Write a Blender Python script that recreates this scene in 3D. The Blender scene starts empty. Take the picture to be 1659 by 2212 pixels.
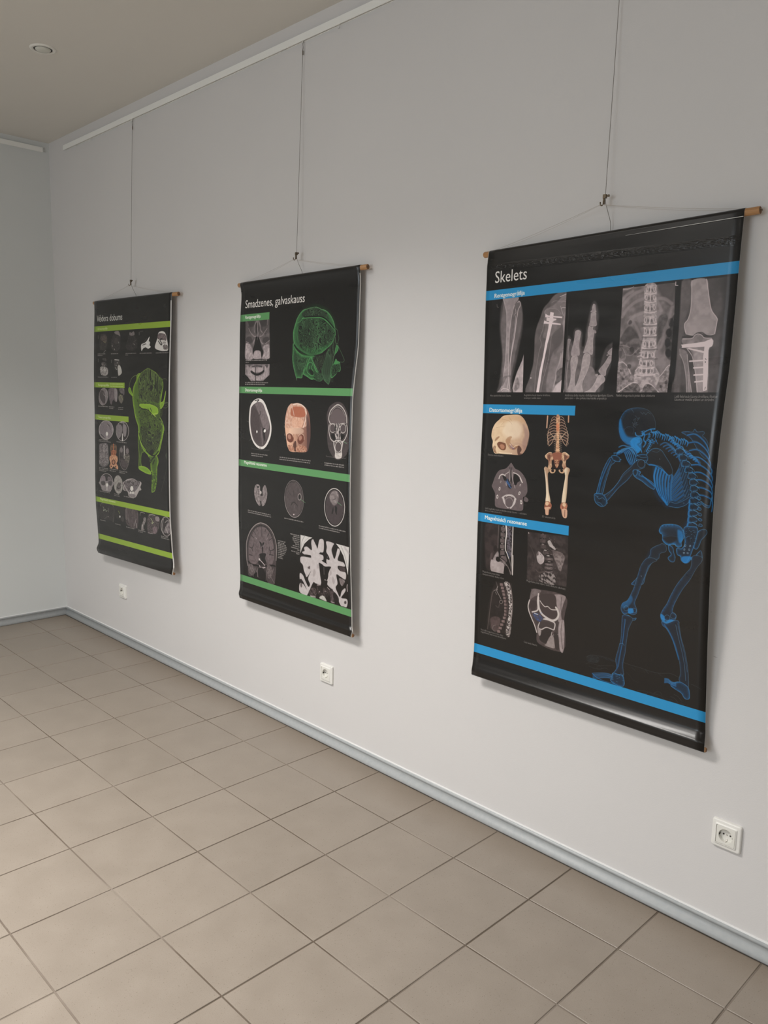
import bpy, bmesh, math
import numpy as np
from mathutils import Vector, Matrix

sc = bpy.context.scene
col = sc.collection

# ---------------------------------------------------------------- camera, world, lights, exposure
cd = bpy.data.cameras.new('camera'); cam = bpy.data.objects.new('camera', cd); col.objects.link(cam)
cd.sensor_fit = 'HORIZONTAL'; cd.sensor_width = 36.0; cd.lens = 1742.9 / 1659 * 36.0
cd.clip_start = .05
cr = Vector((0.70067322, 0.71319068, 0.02039824)); cu = Vector((-0.12229341, 0.0918822, 0.98823174)); cf = Vector((-0.70292344, 0.69492209, -0.15159792))
cam.matrix_world = Matrix(((cr.x, cu.x, -cf.x, 5.2328), (cr.y, cu.y, -cf.y, -2.1934), (cr.z, cu.z, -cf.z, 1.5457), (0, 0, 0, 1)))
sc.camera = cam

world = bpy.data.worlds.new('world'); sc.world = world; world.use_nodes = True
world.node_tree.nodes['Background'].inputs[0].default_value = (.80, .86, 1, 1)
world.node_tree.nodes['Background'].inputs[1].default_value = .3

CEIL = 2.996
def area(name, loc, sx, sy, power, color, spread=180, rot=(0, 0, 0)):
    l = bpy.data.lights.new(name, 'AREA'); l.shape = 'RECTANGLE'; l.size = sx; l.size_y = sy; l.energy = power
    l.color = color; l.spread = math.radians(spread)
    o = bpy.data.objects.new(name, l); o.location = loc; o.rotation_euler = rot; col.objects.link(o); return o
PANELS = [(2.75, -2.2), (3.0, -4.6), (6.6, -2.6), (6.6, -4.8)]
POW = [80, 43, 14, 8]
for (px, py), w in zip(PANELS, POW):
    area('ceiling_panel_light', (px, py, CEIL - .035), 1.15, .55, w, (1, .965, .925), 136)
# soft fill light added in the unseen window opening behind the camera
area('rear_fill_light', (3.6, -6.40, 1.65), 2.3, 1.5, 62, (.86, .94, 1), 160, (math.radians(90), 0, 0))

sc.view_settings.view_transform = 'Standard'; sc.view_settings.look = 'None'
sc.view_settings.exposure = 0.0; sc.view_settings.gamma = 1; sc.view_settings.use_curve_mapping = False

# ---------------------------------------------------------------- helpers
def lin(c):
    c = c / 255.0
    return c / 12.92 if c <= .04045 else ((c + .055) / 1.055) ** 2.4
def L3(r, g, b): return (lin(r), lin(g), lin(b), 1)
def mat(name, color, rough=.5, metal=0, spec=.5):
    m = bpy.data.materials.new(name); m.use_nodes = True
    b = m.node_tree.nodes['Principled BSDF']
    b.inputs['Base Color'].default_value = color; b.inputs['Roughness'].default_value = rough
    b.inputs['Metallic'].default_value = metal; b.inputs['Specular IOR Level'].default_value = spec
    return m
def N(m, t, **kw):
    n = m.node_tree.nodes.new(t)
    for k, v in kw.items(): setattr(n, k, v)
    return n
def K(m, a, b): m.node_tree.links.new(a, b)
def bsdf(m): return m.node_tree.nodes['Principled BSDF']
def noise_color(m, c1, c2, scale, detail=3, lo=.35, hi=.65, coords='Object', bump=0, bscale=None):
    tc = N(m, 'ShaderNodeTexCoord'); nz = N(m, 'ShaderNodeTexNoise'); nz.inputs['Scale'].default_value = scale; nz.inputs['Detail'].default_value = detail
    K(m, tc.outputs[coords], nz.inputs['Vector'])
    r = N(m, 'ShaderNodeValToRGB'); r.color_ramp.elements[0].position = lo; r.color_ramp.elements[1].position = hi
    r.color_ramp.elements[0].color = c1; r.color_ramp.elements[1].color = c2
    K(m, nz.outputs['Fac'], r.inputs[0]); K(m, r.outputs[0], bsdf(m).inputs['Base Color'])
    if bump:
        n2 = N(m, 'ShaderNodeTexNoise'); n2.inputs['Scale'].default_value = bscale or scale; n2.inputs['Detail'].default_value = 2
        K(m, tc.outputs[coords], n2.inputs['Vector'])
        bp = N(m, 'ShaderNodeBump'); bp.inputs['Strength'].default_value = bump; bp.inputs['Distance'].default_value = .002
        K(m, n2.outputs['Fac'], bp.inputs['Height']); K(m, bp.outputs[0], bsdf(m).inputs['Normal'])
    return tc, r
def link_mesh(name, me, m=None, parent=None):
    o = bpy.data.objects.new(name, me); col.objects.link(o)
    if m and not me.materials: me.materials.append(m)
    if parent: o.parent = parent
    return o
def obj(name, bm, m=None, parent=None, smooth=False):
    me = bpy.data.meshes.new(name)
    bmesh.ops.recalc_face_normals(bm, faces=bm.faces); bm.to_mesh(me); bm.free()
    if smooth:
        for f in me.polygons: f.use_smooth = True
    return link_mesh(name, me, m, parent)
def thing(name, label, cat, loc=(0, 0, 0), group=None):
    o = bpy.data.objects.new(name, None); o.empty_display_size = .05; col.objects.link(o); o.location = loc
    return tag(o, label, cat, group)
def tag(o, label, cat, group=None):
    o['label'] = label; o['category'] = cat
    if group: o['group'] = group
    return o
def struct(o, label=None):
    o['kind'] = 'structure'
    if label: o['label'] = label
    return o
def box(bm, x0, y0, z0, x1, y1, z1):
    v = [bm.verts.new(p) for p in ((x0, y0, z0), (x1, y0, z0), (x1, y1, z0), (x0, y1, z0), (x0, y0, z1), (x1, y0, z1), (x1, y1, z1), (x0, y1, z1))]
    for f in ((0, 1, 2, 3), (4, 5, 6, 7), (0, 1, 5, 4), (1, 2, 6, 5), (2, 3, 7, 6), (3, 0, 4, 7)): bm.faces.new([v[i] for i in f])
def bevel(bm, w, seg=2): bmesh.ops.bevel(bm, geom=bm.edges[:], offset=w, segments=seg, affect='EDGES', clamp_overlap=True)
def tube(bm, pts, r, n=8, caps=True):
    pts = [Vector(q) for q in pts]; rings = []
    rs = r if isinstance(r, (list, tuple)) else [r] * len(pts)
    up = Vector((0, 0, 1))
    for i, q in enumerate(pts):
        d = (pts[min(i + 1, len(pts) - 1)] - pts[max(i - 1, 0)]).normalized()
        a = d.cross(up)
        if a.length < .05: a = d.cross(Vector((0, 1, 0)))
        a.normalize(); b = d.cross(a).normalized()
        rings.append([bm.verts.new(q + (a * math.cos(t) + b * math.sin(t)) * rs[i]) for t in [2 * math.pi * k / n for k in range(n)]])
    for A, B in zip(rings, rings[1:]):
        for k in range(n): bm.faces.new((A[k], A[(k + 1) % n], B[(k + 1) % n], B[k]))
    if caps: bm.faces.new(rings[0]); bm.faces.new(rings[-1][::-1])
def extrude_profile(bm, prof, p0, p1, inward, cap=True, mitre0=0, mitre1=0):
    # prof: (distance from wall, z); runs p0 -> p1 along the wall; inward: unit vector into the room
    p0 = Vector(p0); p1 = Vector(p1); d = (p1 - p0).normalized(); w = Vector(inward)
    A = [bm.verts.new(p0 + w * a + Vector((0, 0, z)) + d * a * mitre0) for a, z in prof]
    B = [bm.verts.new(p1 + w * a + Vector((0, 0, z)) - d * a * mitre1) for a, z in prof]
    for i in range(len(prof) - 1): bm.faces.new((A[i], A[i + 1], B[i + 1], B[i]))
    bm.faces.new((A[-1], A[0], B[0], B[-1]))
    if cap: bm.faces.new(A[::-1]); bm.faces.new(B)

# ---------------------------------------------------------------- materials of the room
def wall_mat(name, color, marks=()):
    m = mat(name, color, .62, spec=.3)
    c = Vector(color[:3])
    tc, rmp = noise_color(m, tuple(c * .985) + (1,), tuple(c * 1.01) + (1,), 1.3, 4, .3, .7, bump=.12, bscale=260)
    last = rmp.outputs[0]
    geo = N(m, 'ShaderNodeNewGeometry')
    for (x, z, hx, hz, a) in marks:      # little scuffs on the paint
        mp = N(m, 'ShaderNodeMapping', vector_type='TEXTURE'); mp.inputs['Location'].default_value = (x, 0, z)
        mp.inputs['Rotation'].default_value = (0, a, 0); mp.inputs['Scale'].default_value = (hx, 10, hz)
        K(m, geo.outputs['Position'], mp.inputs['Vector'])
        ln = N(m, 'ShaderNodeVectorMath', operation='LENGTH'); K(m, mp.outputs[0], ln.inputs[0])
        mr = N(m, 'ShaderNodeMapRange'); mr.inputs['From Min'].default_value = .3; mr.inputs['From Max'].default_value = 1.2
        mr.inputs['To Min'].default_value = .55; mr.inputs['To Max'].default_value = 0
        K(m, ln.outputs['Value'], mr.inputs['Value'])
        mx = N(m, 'ShaderNodeMix', data_type='RGBA'); K(m, mr.outputs[0], mx.inputs['Factor']); K(m, last, mx.inputs['A'])
        mx.inputs['B'].default_value = (.22, .21, .20, 1); last = mx.outputs['Result']
    K(m, last, bsdf(m).inputs['Base Color'])
    return m
MARKS = [(4.3443, 0.8214, 0.008, 0.0012, 0.1), (2.932, 0.823, 0.004, 0.001, 0.1), (2.9071, 0.9502, 0.002, 0.001, 0), (3.4611, 0.8165, 0.005, 0.0008, 0.2), (2.367, 0.106, 0.0015, 0.002, 0), (1.849, 0.0777, 0.001, 0.003, 0), (4.3234, 0.9465, 0.0008, 0.001, 0), (0.6337, 0.1261, 0.001, 0.003, 0.3), (4.3784, 1.3684, 0.001, 0.001, 0)]
M_wall = wall_mat('wall_paint', (.67, .655, .65, 1), MARKS)
M_wall2 = wall_mat('wall_paint_plain', (.68, .70, .695, 1))
M_ceil = wall_mat('ceiling_paint', (.70, .675, .625, 1))
M_base = mat('grey_plastic_skirting', L3(150, 156, 160), .38)
noise_color(M_base, L3(166, 170, 172), L3(173, 176, 177), 60, 5, bump=.05, bscale=400)
M_caulk = mat('white_caulk', (.75, .75, .75, 1), .5)
M_rail = mat('painted_rail', (.88, .88, .85, 1), .4)
M_grout = mat('grout', L3(140, 126, 112), .85); noise_color(M_grout, L3(98, 86, 74), L3(145, 135, 125), 2.4, 4, .42, .70)
M_tile = mat('stoneware_tile', L3(178, 165, 150), .42)
def tile_nodes():
    m = M_tile; tc = N(m, 'ShaderNodeTexCoord'); geo = N(m, 'ShaderNodeNewGeometry'); oi = N(m, 'ShaderNodeObjectInfo')
    big = N(m, 'ShaderNodeTexNoise'); big.inputs['Scale'].default_value = 1.1; big.inputs['Detail'].default_value = 3
    mid = N(m, 'ShaderNodeTexNoise'); mid.inputs['Scale'].default_value = 9; mid.inputs['Detail'].default_value = 4
    fine = N(m, 'ShaderNodeTexNoise'); fine.inputs['Scale'].default_value = 420; fine.inputs['Detail'].default_value = 2
    spk = N(m, 'ShaderNodeTexVoronoi'); spk.inputs['Scale'].default_value = 95
    for n in (big, mid, fine, spk): K(m, geo.outputs['Position'], n.inputs['Vector'])
    def mix(a, b, fac, lo, hi):
        mr = N(m, 'ShaderNodeMapRange'); mr.inputs['From Min'].default_value = lo; mr.inputs['From Max'].default_value = hi; K(m, fac, mr.inputs['Value'])
        mx = N(m, 'ShaderNodeMix', data_type='RGBA'); K(m, mr.outputs[0], mx.inputs['Factor'])
        for s, q in ((mx.inputs['A'], a), (mx.inputs['B'], b)):
            if isinstance(q, tuple): s.default_value = q
            else: K(m, q, s)
        return mx.outputs['Result']
    c = mix(TILE_A, TILE_B, mid.outputs['Fac'], .3, .7)
    c = mix(c, TILE_C, fine.outputs['Fac'], .52, .85)
    c = mix(TILE_D, c, spk.outputs['Distance'], .05, .16)
    # each tile a touch different
    hsv = N(m, 'ShaderNodeHueSaturation'); mr = N(m, 'ShaderNodeMapRange'); mr.inputs['To Min'].default_value = .975; mr.inputs['To Max'].default_value = 1.02
    K(m, oi.outputs['Random'], mr.inputs['Value']); K(m, mr.outputs[0], hsv.inputs['Value']); K(m, c, hsv.inputs['Color'])
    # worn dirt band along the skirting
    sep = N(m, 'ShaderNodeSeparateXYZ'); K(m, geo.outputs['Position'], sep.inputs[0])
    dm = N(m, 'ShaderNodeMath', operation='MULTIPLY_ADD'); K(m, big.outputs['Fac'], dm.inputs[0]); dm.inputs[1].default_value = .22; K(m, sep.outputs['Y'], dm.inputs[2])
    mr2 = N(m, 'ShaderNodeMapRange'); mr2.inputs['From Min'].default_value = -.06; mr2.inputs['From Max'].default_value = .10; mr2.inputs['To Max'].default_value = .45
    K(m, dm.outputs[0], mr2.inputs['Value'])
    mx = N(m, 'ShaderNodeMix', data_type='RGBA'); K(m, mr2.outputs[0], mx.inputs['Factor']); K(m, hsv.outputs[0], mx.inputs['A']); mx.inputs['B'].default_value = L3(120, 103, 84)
    K(m, mx.outputs['Result'], bsdf(m).inputs['Base Color'])
    rr = N(m, 'ShaderNodeMapRange'); rr.inputs['To Min'].default_value = .34; rr.inputs['To Max'].default_value = .5; K(m, mid.outputs['Fac'], rr.inputs['Value'])
    K(m, rr.outputs[0], bsdf(m).inputs['Roughness'])
    bp = N(m, 'ShaderNodeBump'); bp.inputs['Strength'].default_value = .15; bp.inputs['Distance'].default_value = .001
    K(m, fine.outputs['Fac'], bp.inputs['Height']); K(m, bp.outputs[0], bsdf(m).inputs['Normal'])
TILE_A = L3(143, 133, 122); TILE_B = L3(150, 140, 129); TILE_C = L3(133, 122, 111); TILE_D = L3(122, 111, 100)
tile_nodes()

# ---------------------------------------------------------------- the room
XM, YM = 8.6, -6.3
def plane_box(name, lo, hi, m):
    bm = bmesh.new(); box(bm, *lo, *hi); return struct(obj(name, bm, m))
wr = plane_box('wall_right', (-.15, 0, -.1), (XM + .15, .15, CEIL + .1), M_wall); wr['label'] = 'pale grey painted wall with the three hanging banners'
wl = plane_box('wall_left', (-.15, YM, -.1), (0, 0, CEIL + .1), M_wall2); wl['label'] = 'pale grey end wall at the far left of the room'
plane_box('wall_far_right', (XM, YM, -.1), (XM + .15, 0, CEIL + .1), M_wall2)
bm = bmesh.new(); WX0, WX1, WZ0, WZ1 = 2.4, 4.8, .9, 2.4
box(bm, -.15, YM - .25, -.1, WX0, YM, CEIL + .1); box(bm, WX1, YM - .25, -.1, XM + .15, YM, CEIL + .1)
box(bm, WX0, YM - .25, -.1, WX1, YM, WZ0); box(bm, WX0, YM - .25, WZ1, WX1, YM, CEIL + .1)
struct(obj('wall_behind_camera', bm, M_wall2))
ce = plane_box('ceiling', (-.15, YM, CEIL), (XM + .15, .15, CEIL + .12), M_ceil); ce['label'] = 'plain painted ceiling'
fl = plane_box('floor', (-.15, YM, -.12), (XM + .15, .15, -.0022), M_grout); fl['label'] = 'beige square floor tiles with darker joints'
# window frame behind the camera
bm = bmesh.new()
for a in ((WX0, WZ0, WX1, WZ0 + .06), (WX0, WZ1 - .06, WX1, WZ1), (WX0, WZ0, WX0 + .06, WZ1), (WX1 - .06, WZ0, WX1, WZ1), (3.57, WZ0, 3.63, WZ1)):
    box(bm, a[0], YM - .09, a[1], a[2], YM - .03, a[3])
struct(obj('window_1', bm, M_rail))

# floor tiles
PIT, GAP = .303, .0050
X0, Y1 = .006, -.259
def seen(x, y):
    d = Vector((x, y, 0)) - cam.matrix_world.translation; z = d.dot(cf)
    if z < .2: return False
    px = d.dot(cr) / z * 1742.9; py = d.dot(cu) / z * 1742.9
    return abs(px) < 830 + 260 and abs(py) < 1106 + 260
def tile_bm(bm, x0, y0, x1, y1, z=0):
    b = .0011; t = .008
    lo = [bm.verts.new((x, y, z - t)) for x, y in ((x0, y0), (x1, y0), (x1, y1), (x0, y1))]
    mi = [bm.verts.new((x, y, z - b)) for x, y in ((x0, y0), (x1, y0), (x1, y1), (x0, y1))]
    hi = [bm.verts.new((x, y, z)) for x, y in ((x0 + b, y0 + b), (x1 - b, y0 + b), (x1 - b, y1 - b), (x0 + b, y1 - b))]
    bm.faces.new(hi)
    for A, B in ((lo, mi), (mi, hi)):
        for k in range(4): bm.faces.new((A[k], A[(k + 1) % 4], B[(k + 1) % 4], B[k]))
h = (PIT - GAP) / 2
bm = bmesh.new(); tile_bm(bm, -h, -h, h, h); full = bpy.data.meshes.new('tile'); bmesh.ops.recalc_face_normals(bm, faces=bm.faces); bm.to_mesh(full); bm.free(); full.materials.append(M_tile)
rowcut = (-.018 + .012, Y1)      # the cut row next to the wall runs under the skirting
bm = bmesh.new(); tile_bm(bm, -h, -.118, h, .118); cut = bpy.data.meshes.new('cut_tile'); bmesh.ops.recalc_face_normals(bm, faces=bm.faces); bm.to_mesh(cut); bm.free(); cut.materials.append(M_tile)
rest = bmesh.new(); nt = 0
rng = np.random.RandomState(4)
j = -1
while True:
    yc = Y1 - GAP / 2 - h - PIT * j if j >= 0 else -.2569 + .118
    if yc - h < YM: break
    i = 0
    while X0 + PIT * i + h < XM:
        xc = X0 + PIT * i + PIT / 2; dz = float(rng.uniform(-.0003, .0003))
        vis = any(seen(xc + a, yc + b) for a in (-.15, .15) for b in (-.15, .15))
        if vis and nt < 296:
            o = bpy.data.objects.new('tile', full if j >= 0 else cut); col.objects.link(o); o.location = (xc, yc, dz); o.parent = fl; nt += 1
        else:
            tile_bm(rest, xc - h, yc - (h if j >= 0 else .118), xc + h, yc + (h if j >= 0 else .118), dz)
        i += 1
    j += 1
o = obj('distant_tiles', rest, M_tile, fl); o['kind'] = 'stuff'
print('tiles', nt)

# skirting
prof = [(0, .0), (.018, .0), (.0195, .004), (.0195, .010), (.0180, .015), (.0140, .0195), (.0080, .0235), (.0050, .028), (.0045, .0335), (.0060, .039), (.0095, .043), (.0110, .0465), (.0098, .050), (.005, .052), (0, .052)]
bm = bmesh.new(); extrude_profile(bm, prof, (0, 0, .0005), (XM, 0, .0005), (0, -1, 0), mitre0=1); b1 = struct(obj('baseboard_right', bm, M_base, smooth=True)); b1['label'] = 'grey moulded skirting along the banner wall'
bm = bmesh.new(); extrude_profile(bm, prof, (0, 0, .0005), (0, YM, .0005), (1, 0, 0), mitre0=1); b2 = struct(obj('baseboard_left', bm, M_base, smooth=True)); b2['label'] = 'grey moulded skirting along the end wall'
for b in (b1, b2):
    b.data.materials[0].use_fake_user = False
cprof = [(0, .052), (.0042, .052), (.0035, .0548), (0, .0556)]
bm = bmesh.new(); extrude_profile(bm, cprof, (0, 0, .0005), (XM, 0, .0005), (0, -1, 0), mitre0=1); obj('sealant_bead', bm, M_caulk, b1)
bm = bmesh.new(); extrude_profile(bm, cprof, (0, 0, .0005), (0, YM, .0005), (1, 0, 0), mitre0=1); obj('sealant_bead', bm, M_caulk, b2)

# picture rails: a shallow U channel open at the bottom with a lip
def rail(name, p0, p1, inward, label):
    prof = [(0, 0), (.0035, 0), (.0035, .021), (.0105, .021), (.0105, -.001), (.0135, -.001), (.0135, .0265), (0, .0265)]
    bm = bmesh.new(); extrude_profile(bm, prof, p0, p1, inward)
    o = struct(obj(name, bm, M_rail)); o['label'] = label; return o
rail('trim_1', (.238, 0, 2.912), (XM, 0, 2.912), (0, -1, 0), 'white picture rail high on the banner wall')
rail('trim_2', (0, -.042, 2.936), (0, YM, 2.936), (1, 0, 0), 'white picture rail high on the end wall')

# ---------------------------------------------------------------- lamps in the ceiling
M_white = mat('lamp_white', (.78, .77, .72, 1), .35); M_dark = mat('lamp_gap', (.03, .03, .025, 1), .4, .6)
M_lens = mat('frosted_lens', (.62, .62, .56, 1), .25)
def ring(bm, prof, n=40):
    R_ = [[bm.verts.new((r * math.cos(2 * math.pi * k / n), r * math.sin(2 * math.pi * k / n), z)) for k in range(n)] for r, z in prof]
    for A, B in zip(R_, R_[1:]):
        for k in range(n): bm.faces.new((A[k], A[(k + 1) % n], B[(k + 1) % n], B[k]))
    return R_
dl = thing('downlight', 'small round recessed spotlight, unlit, in the ceiling above the corner', 'lamp', (1.424, -.604, CEIL))
bm = bmesh.new(); ring(bm, [(.056, 0), (.055, -.003), (.050, -.005), (.041, -.0045), (.039, -.001), (.039, 0)]); obj('trim_ring', bm, M_white, dl, True)
bm = bmesh.new(); ring(bm, [(.0388, -.0005), (.0388, -.0032), (.0335, -.0032), (.0335, -.0005)]); obj('inner_ring', bm, M_dark, dl, True)
bm = bmesh.new(); R_ = ring(bm, [(.0335, -.0015), (.0320, -.006), (.026, -.0095), (.014, -.0115), (.003, -.012)]); bm.faces.new(R_[-1]); obj('lens', bm, M_lens, dl, True)
# fluorescent louvre panels further into the room (they light the wall)
M_emit = mat('lit_diffuser', (1, 1, 1, 1)); e = bsdf(M_emit); e.inputs['Emission Color'].default_value = (1, .96, .9, 1); e.inputs['Emission Strength'].default_value = 3
for k, (px, py) in enumerate(PANELS):
    pn = thing('ceiling_panel', ['lit rectangular ceiling light nearest the banner wall', 'lit rectangular ceiling light by the window wall', 'lit ceiling light to the right near the banner wall', 'lit ceiling light at the right rear of the room'][k], 'lamp', (px, py, CEIL), 'ceiling lights outside the view')
    bm = bmesh.new()
    for a in ((-.62, -.32, .62, -.29), (-.62, .29, .62, .32), (-.62, -.29, -.59, .29), (.59, -.29, .62, .29)): box(bm, a[0], a[1], -.03, a[2], a[3], 0)
    obj('panel_frame', bm, M_white, pn)
    bm = bmesh.new(); box(bm, -.59, -.29, -.012, .59, .29, -.004); obj('diffuser', bm, M_emit, pn)

# ---------------------------------------------------------------- wall sockets
M_pl = mat('white_plastic', (.80, .79, .755, 1), .28); M_pl2 = mat('cream_plastic', (.76, .75, .70, 1), .3)
M_hole = mat('socket_hole', (.03, .025, .02, 1), .6); M_metal = mat('nickel', (.62, .60, .57, 1), .3, 1)
def rsq(h_, r, n=6):
    out = []
    for cx, cy, a0 in ((h_ - r, h_ - r, 0), (-h_ + r, h_ - r, 90), (-h_ + r, -h_ + r, 180), (h_ - r, -h_ + r, 270)):
        for k in range(n + 1):
            a = math.radians(a0 + 90 * k / n); out.append((cx + r * math.cos(a), cy + r * math.sin(a)))
    return out
def loft(bm, rings, close_last=False):      # rings: (points2d, depth) facing -y
    R_ = [[bm.verts.new((x, -d, z)) for x, z in pts] for pts, d in rings]
    n = len(R_[0])
    for A, B in zip(R_, R_[1:]):
        for k in range(n): bm.faces.new((A[k], A[(k + 1) % n], B[(k + 1) % n], B[k]))
    if close_last: bm.faces.new(R_[-1])
def circ(r, n=28): return [(r * math.cos(math.radians(45) * 0 + 2 * math.pi * k / n), r * math.sin(2 * math.pi * k / n)) for k in range(n)]
def make_socket(loc, label):
    t = thing('wall_socket', label, 'socket', loc, 'wall sockets')
    bm = bmesh.new(); loft(bm, [(rsq(.041, .006), 0), (rsq(.041, .006), .006), (rsq(.0400, .006), .0085), (rsq(.038, .005), .0098), (rsq(.0315, .004), .0105), (rsq(.0285, .0035), .0135), (rsq(.0272, .003), .0137), (rsq(.0268, .003), .010), (rsq(.0266, .003), .004)])
    obj('frame', bm, M_pl, t, False)
    bm = bmesh.new()
    loft(bm, [(rsq(.0262, .003), .004), (rsq(.0262, .003), .0120), (rsq(.0252, .003), .0130), (circ(.0200), .0130), (circ(.0192), .0120), (circ(.0188), .0015), (circ(.0004), .0015)], True)
    ins = obj('insert', bm, M_pl2, t, False)
    for s in (-1, 1):
        bm = bmesh.new(); loft(bm, [([(x + s * .0095, z) for x, z in circ(.0026, 12)], .0014), ([(x + s * .0095, z) for x, z in circ(.0026, 12)], .0019)], True); obj('pin_hole', bm, M_hole, ins)
        bm = bmesh.new(); box(bm, -.0018, -.0110, s * .0178 - .0009, .0018, -.0020, s * .0178 + .0009); box(bm, -.0018, -.0032, min(s * .0178, s * .0125), .0018, -.0020, max(s * .0178, s * .0125)); bevel(bm, .0003, 1); obj('earth_clip', bm, M_metal, ins)['label'] = 'bright metal earth contact'
    bm = bmesh.new(); loft(bm, [(circ(.0022, 12), .0015), (circ(.0022, 12), .0022)], True); obj('screw', bm, M_metal, ins)
    for s in (-1, 1):
        bm = bmesh.new(); box(bm, s * .0186 - .0006, -.0112, -.0026, s * .0186 + .0006, -.002, .0026); obj('guide_slot', bm, M_hole, ins)
    return t
make_socket((4.421, 0, .318), 'white wall socket at the lower right, under the blue striped banner')
make_socket((2.686, 0, .319), 'white wall socket under the green striped banner')
make_socket((.820, 0, .318), 'white wall socket near the corner, under the lime striped banner')

# ---------------------------------------------------------------- the print on the banners (drawn here, in millimetres on the sheet)
class Print:
    def __init__(s, w, h, k):
        s.k = k; s.W = int(w * k); s.H = int(h * k); s.a = np.zeros((s.H, s.W, 3), np.float32); s.a[:] = (.062, .053, .050)
        rs = np.random.RandomState(7); s.g = [rs.rand(70, 70).astype(np.float32) for _ in range(3)]
    def vnoise(s, X, Y, i=0):
        g = s.g[i]; X = X % 64; Y = Y % 64; xi = X.astype(int); yi = Y.astype(int); fx = X - xi; fy = Y - yi
        fx = fx * fx * (3 - 2 * fx); fy = fy * fy * (3 - 2 * fy)
        return (g[yi, xi] * (1 - fx) + g[yi, xi + 1] * fx) * (1 - fy) + (g[yi + 1, xi] * (1 - fx) + g[yi + 1, xi + 1] * fx) * fy
    def fbm(s, X, Y, o=3):
        t = 0; a = .5
        for i in range(o): t = t + a * s.vnoise(X * 2 ** i + 5.3 * i, Y * 2 ** i + 9.1 * i, i % 3); a *= .5
        return t / (1 - .5 ** o)
    def box(s, P, m):
        x0 = max(int(P[:, 0].min() - m), 0); x1 = min(int(P[:, 0].max() + m) + 2, s.W); y0 = max(int(P[:, 1].min() - m), 0); y1 = min(int(P[:, 1].max() + m) + 2, s.H)
        return x0, y0, x1, y1
    def edist(s, P, b, D, closed, width=None):
        x0, y0, x1, y1 = b; d = np.full((y1 - y0, x1 - x0), D, np.float32)
        n = len(P); m = n if closed else n - 1
        for i in range(m):
            A = P[i]; B = P[(i + 1) % n]; wa = 0 if width is None else width[i]; wb = 0 if width is None else width[(i + 1) % n]
            M = D + max(wa, wb)
            xa = max(int(min(A[0], B[0]) - M), x0); xb = min(int(max(A[0], B[0]) + M) + 2, x1); ya = max(int(min(A[1], B[1]) - M), y0); yb = min(int(max(A[1], B[1]) + M) + 2, y1)
            if xb <= xa or yb <= ya: continue
            X = np.arange(xa, xb, dtype=np.float32)[None, :] + .5 - A[0]; Y = np.arange(ya, yb, dtype=np.float32)[:, None] + .5 - A[1]
            v = B - A; L = float(v @ v) + 1e-9; t = np.clip((X * v[0] + Y * v[1]) / L, 0, 1)
            dd = np.sqrt((X - t * v[0]) ** 2 + (Y - t * v[1]) ** 2) - (wa * (1 - t) + wb * t)
            sub = d[ya - y0:yb - y0, xa - x0:xb - x0]; np.minimum(sub, dd, out=sub)
        return d
    def inside(s, P, b):
        x0, y0, x1, y1 = b; Y = np.arange(y0, y1) + .5; X = np.arange(x0, x1) + .5
        ins = np.zeros((y1 - y0, x1 - x0), bool); n = len(P)
        for i in range(n):
            A = P[i]; B = P[(i + 1) % n]
            if A[1] == B[1]: continue
            m = (A[1] <= Y) != (B[1] <= Y)
            if not m.any(): continue
            xc = A[0] + (Y[m] - A[1]) * (B[0] - A[0]) / (B[1] - A[1])
            ins[m] ^= X[None, :] < xc[:, None]
        return ins
    def put(s, b, m, c):
        x0, y0, x1, y1 = b; r = s.a[y0:y1, x0:x1]; r += m[..., None] * (c - r)
    def smooth(s, P, closed, n=5):
        N_ = len(P)
        if N_ < 3: return P
        out = []
        for i in range(N_ if closed else N_ - 1):
            g = lambda j: P[j % N_] if closed else P[min(max(j, 0), N_ - 1)]
            a, b, c, d = g(i - 1), g(i), g(i + 1), g(i + 2)
            for k in range(n):
                t = k / n; out.append(.5 * (2 * b + (c - a) * t + (2 * a - 5 * b + 4 * c - d) * t * t + (3 * b - a - 3 * c + d) * t ** 3))
        if not closed: out.append(P[-1])
        return np.array(out)
    def shape(s, kind, c, al, f, P, opt):
        k = s.k; P = np.array(P, float).reshape(-1, 2) * k; f = max(f * k, .9); c = np.array(c, np.float32) / 255
        if kind == 'l':       # stroke: opt = (width0, width1, smooth)
            if opt[2]: P = s.smooth(P, False)
            w = np.linspace(opt[0], opt[1], len(P)) * k / 2; b = s.box(P, w.max() + f + 1)
            if b[2] <= b[0] or b[3] <= b[1]: return
            fa = 1
            if w.max() < .3: fa = .75
            d = s.edist(P, b, f + 1, False, w); s.put(b, np.clip(.5 - d / f, 0, 1) * al * fa, c); return
        if 's' in kind: P = s.smooth(P, True)
        D = f
        if 'b' in kind: D = max(f, opt[1] * k * 3, opt[0] * k * 2)
        b = s.box(P, f + 2)
        if b[2] <= b[0] or b[3] <= b[1]: return
        ins = s.inside(P, b); d = s.edist(P, b, D, True)
        d = np.where(ins, d, -d); m = np.clip(.5 + d / f, 0, 1) * al
        if 'b' in kind:       # engraved bone: dark inside, glowing rim, fine light outline. opt = (outline w, glow w, dark color, light color, directional)
            x0, y0, x1, y1 = b; dk = np.array(opt[2], np.float32) / 255; lt = np.array(opt[3], np.float32) / 255
            X, Y = np.meshgrid(np.arange(x0, x1), np.arange(y0, y1)); n = s.fbm(X / k / 5., Y / k / 5.)
            sp = (X - x0) / max(x1 - x0, 1)
            g = np.exp(-np.maximum(d, 0) / (opt[1] * k)) * (1 - opt[4] * sp) * (.45 + 1.1 * n)
            g = np.clip(g, 0, 1)[..., None]
            col_ = dk + (c - dk) * g; s.put(b, m, col_)
            o = np.clip(1 - np.abs(d) / (opt[0] * k), 0, 1) * .75 * al; s.put(b, o, lt); return
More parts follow.
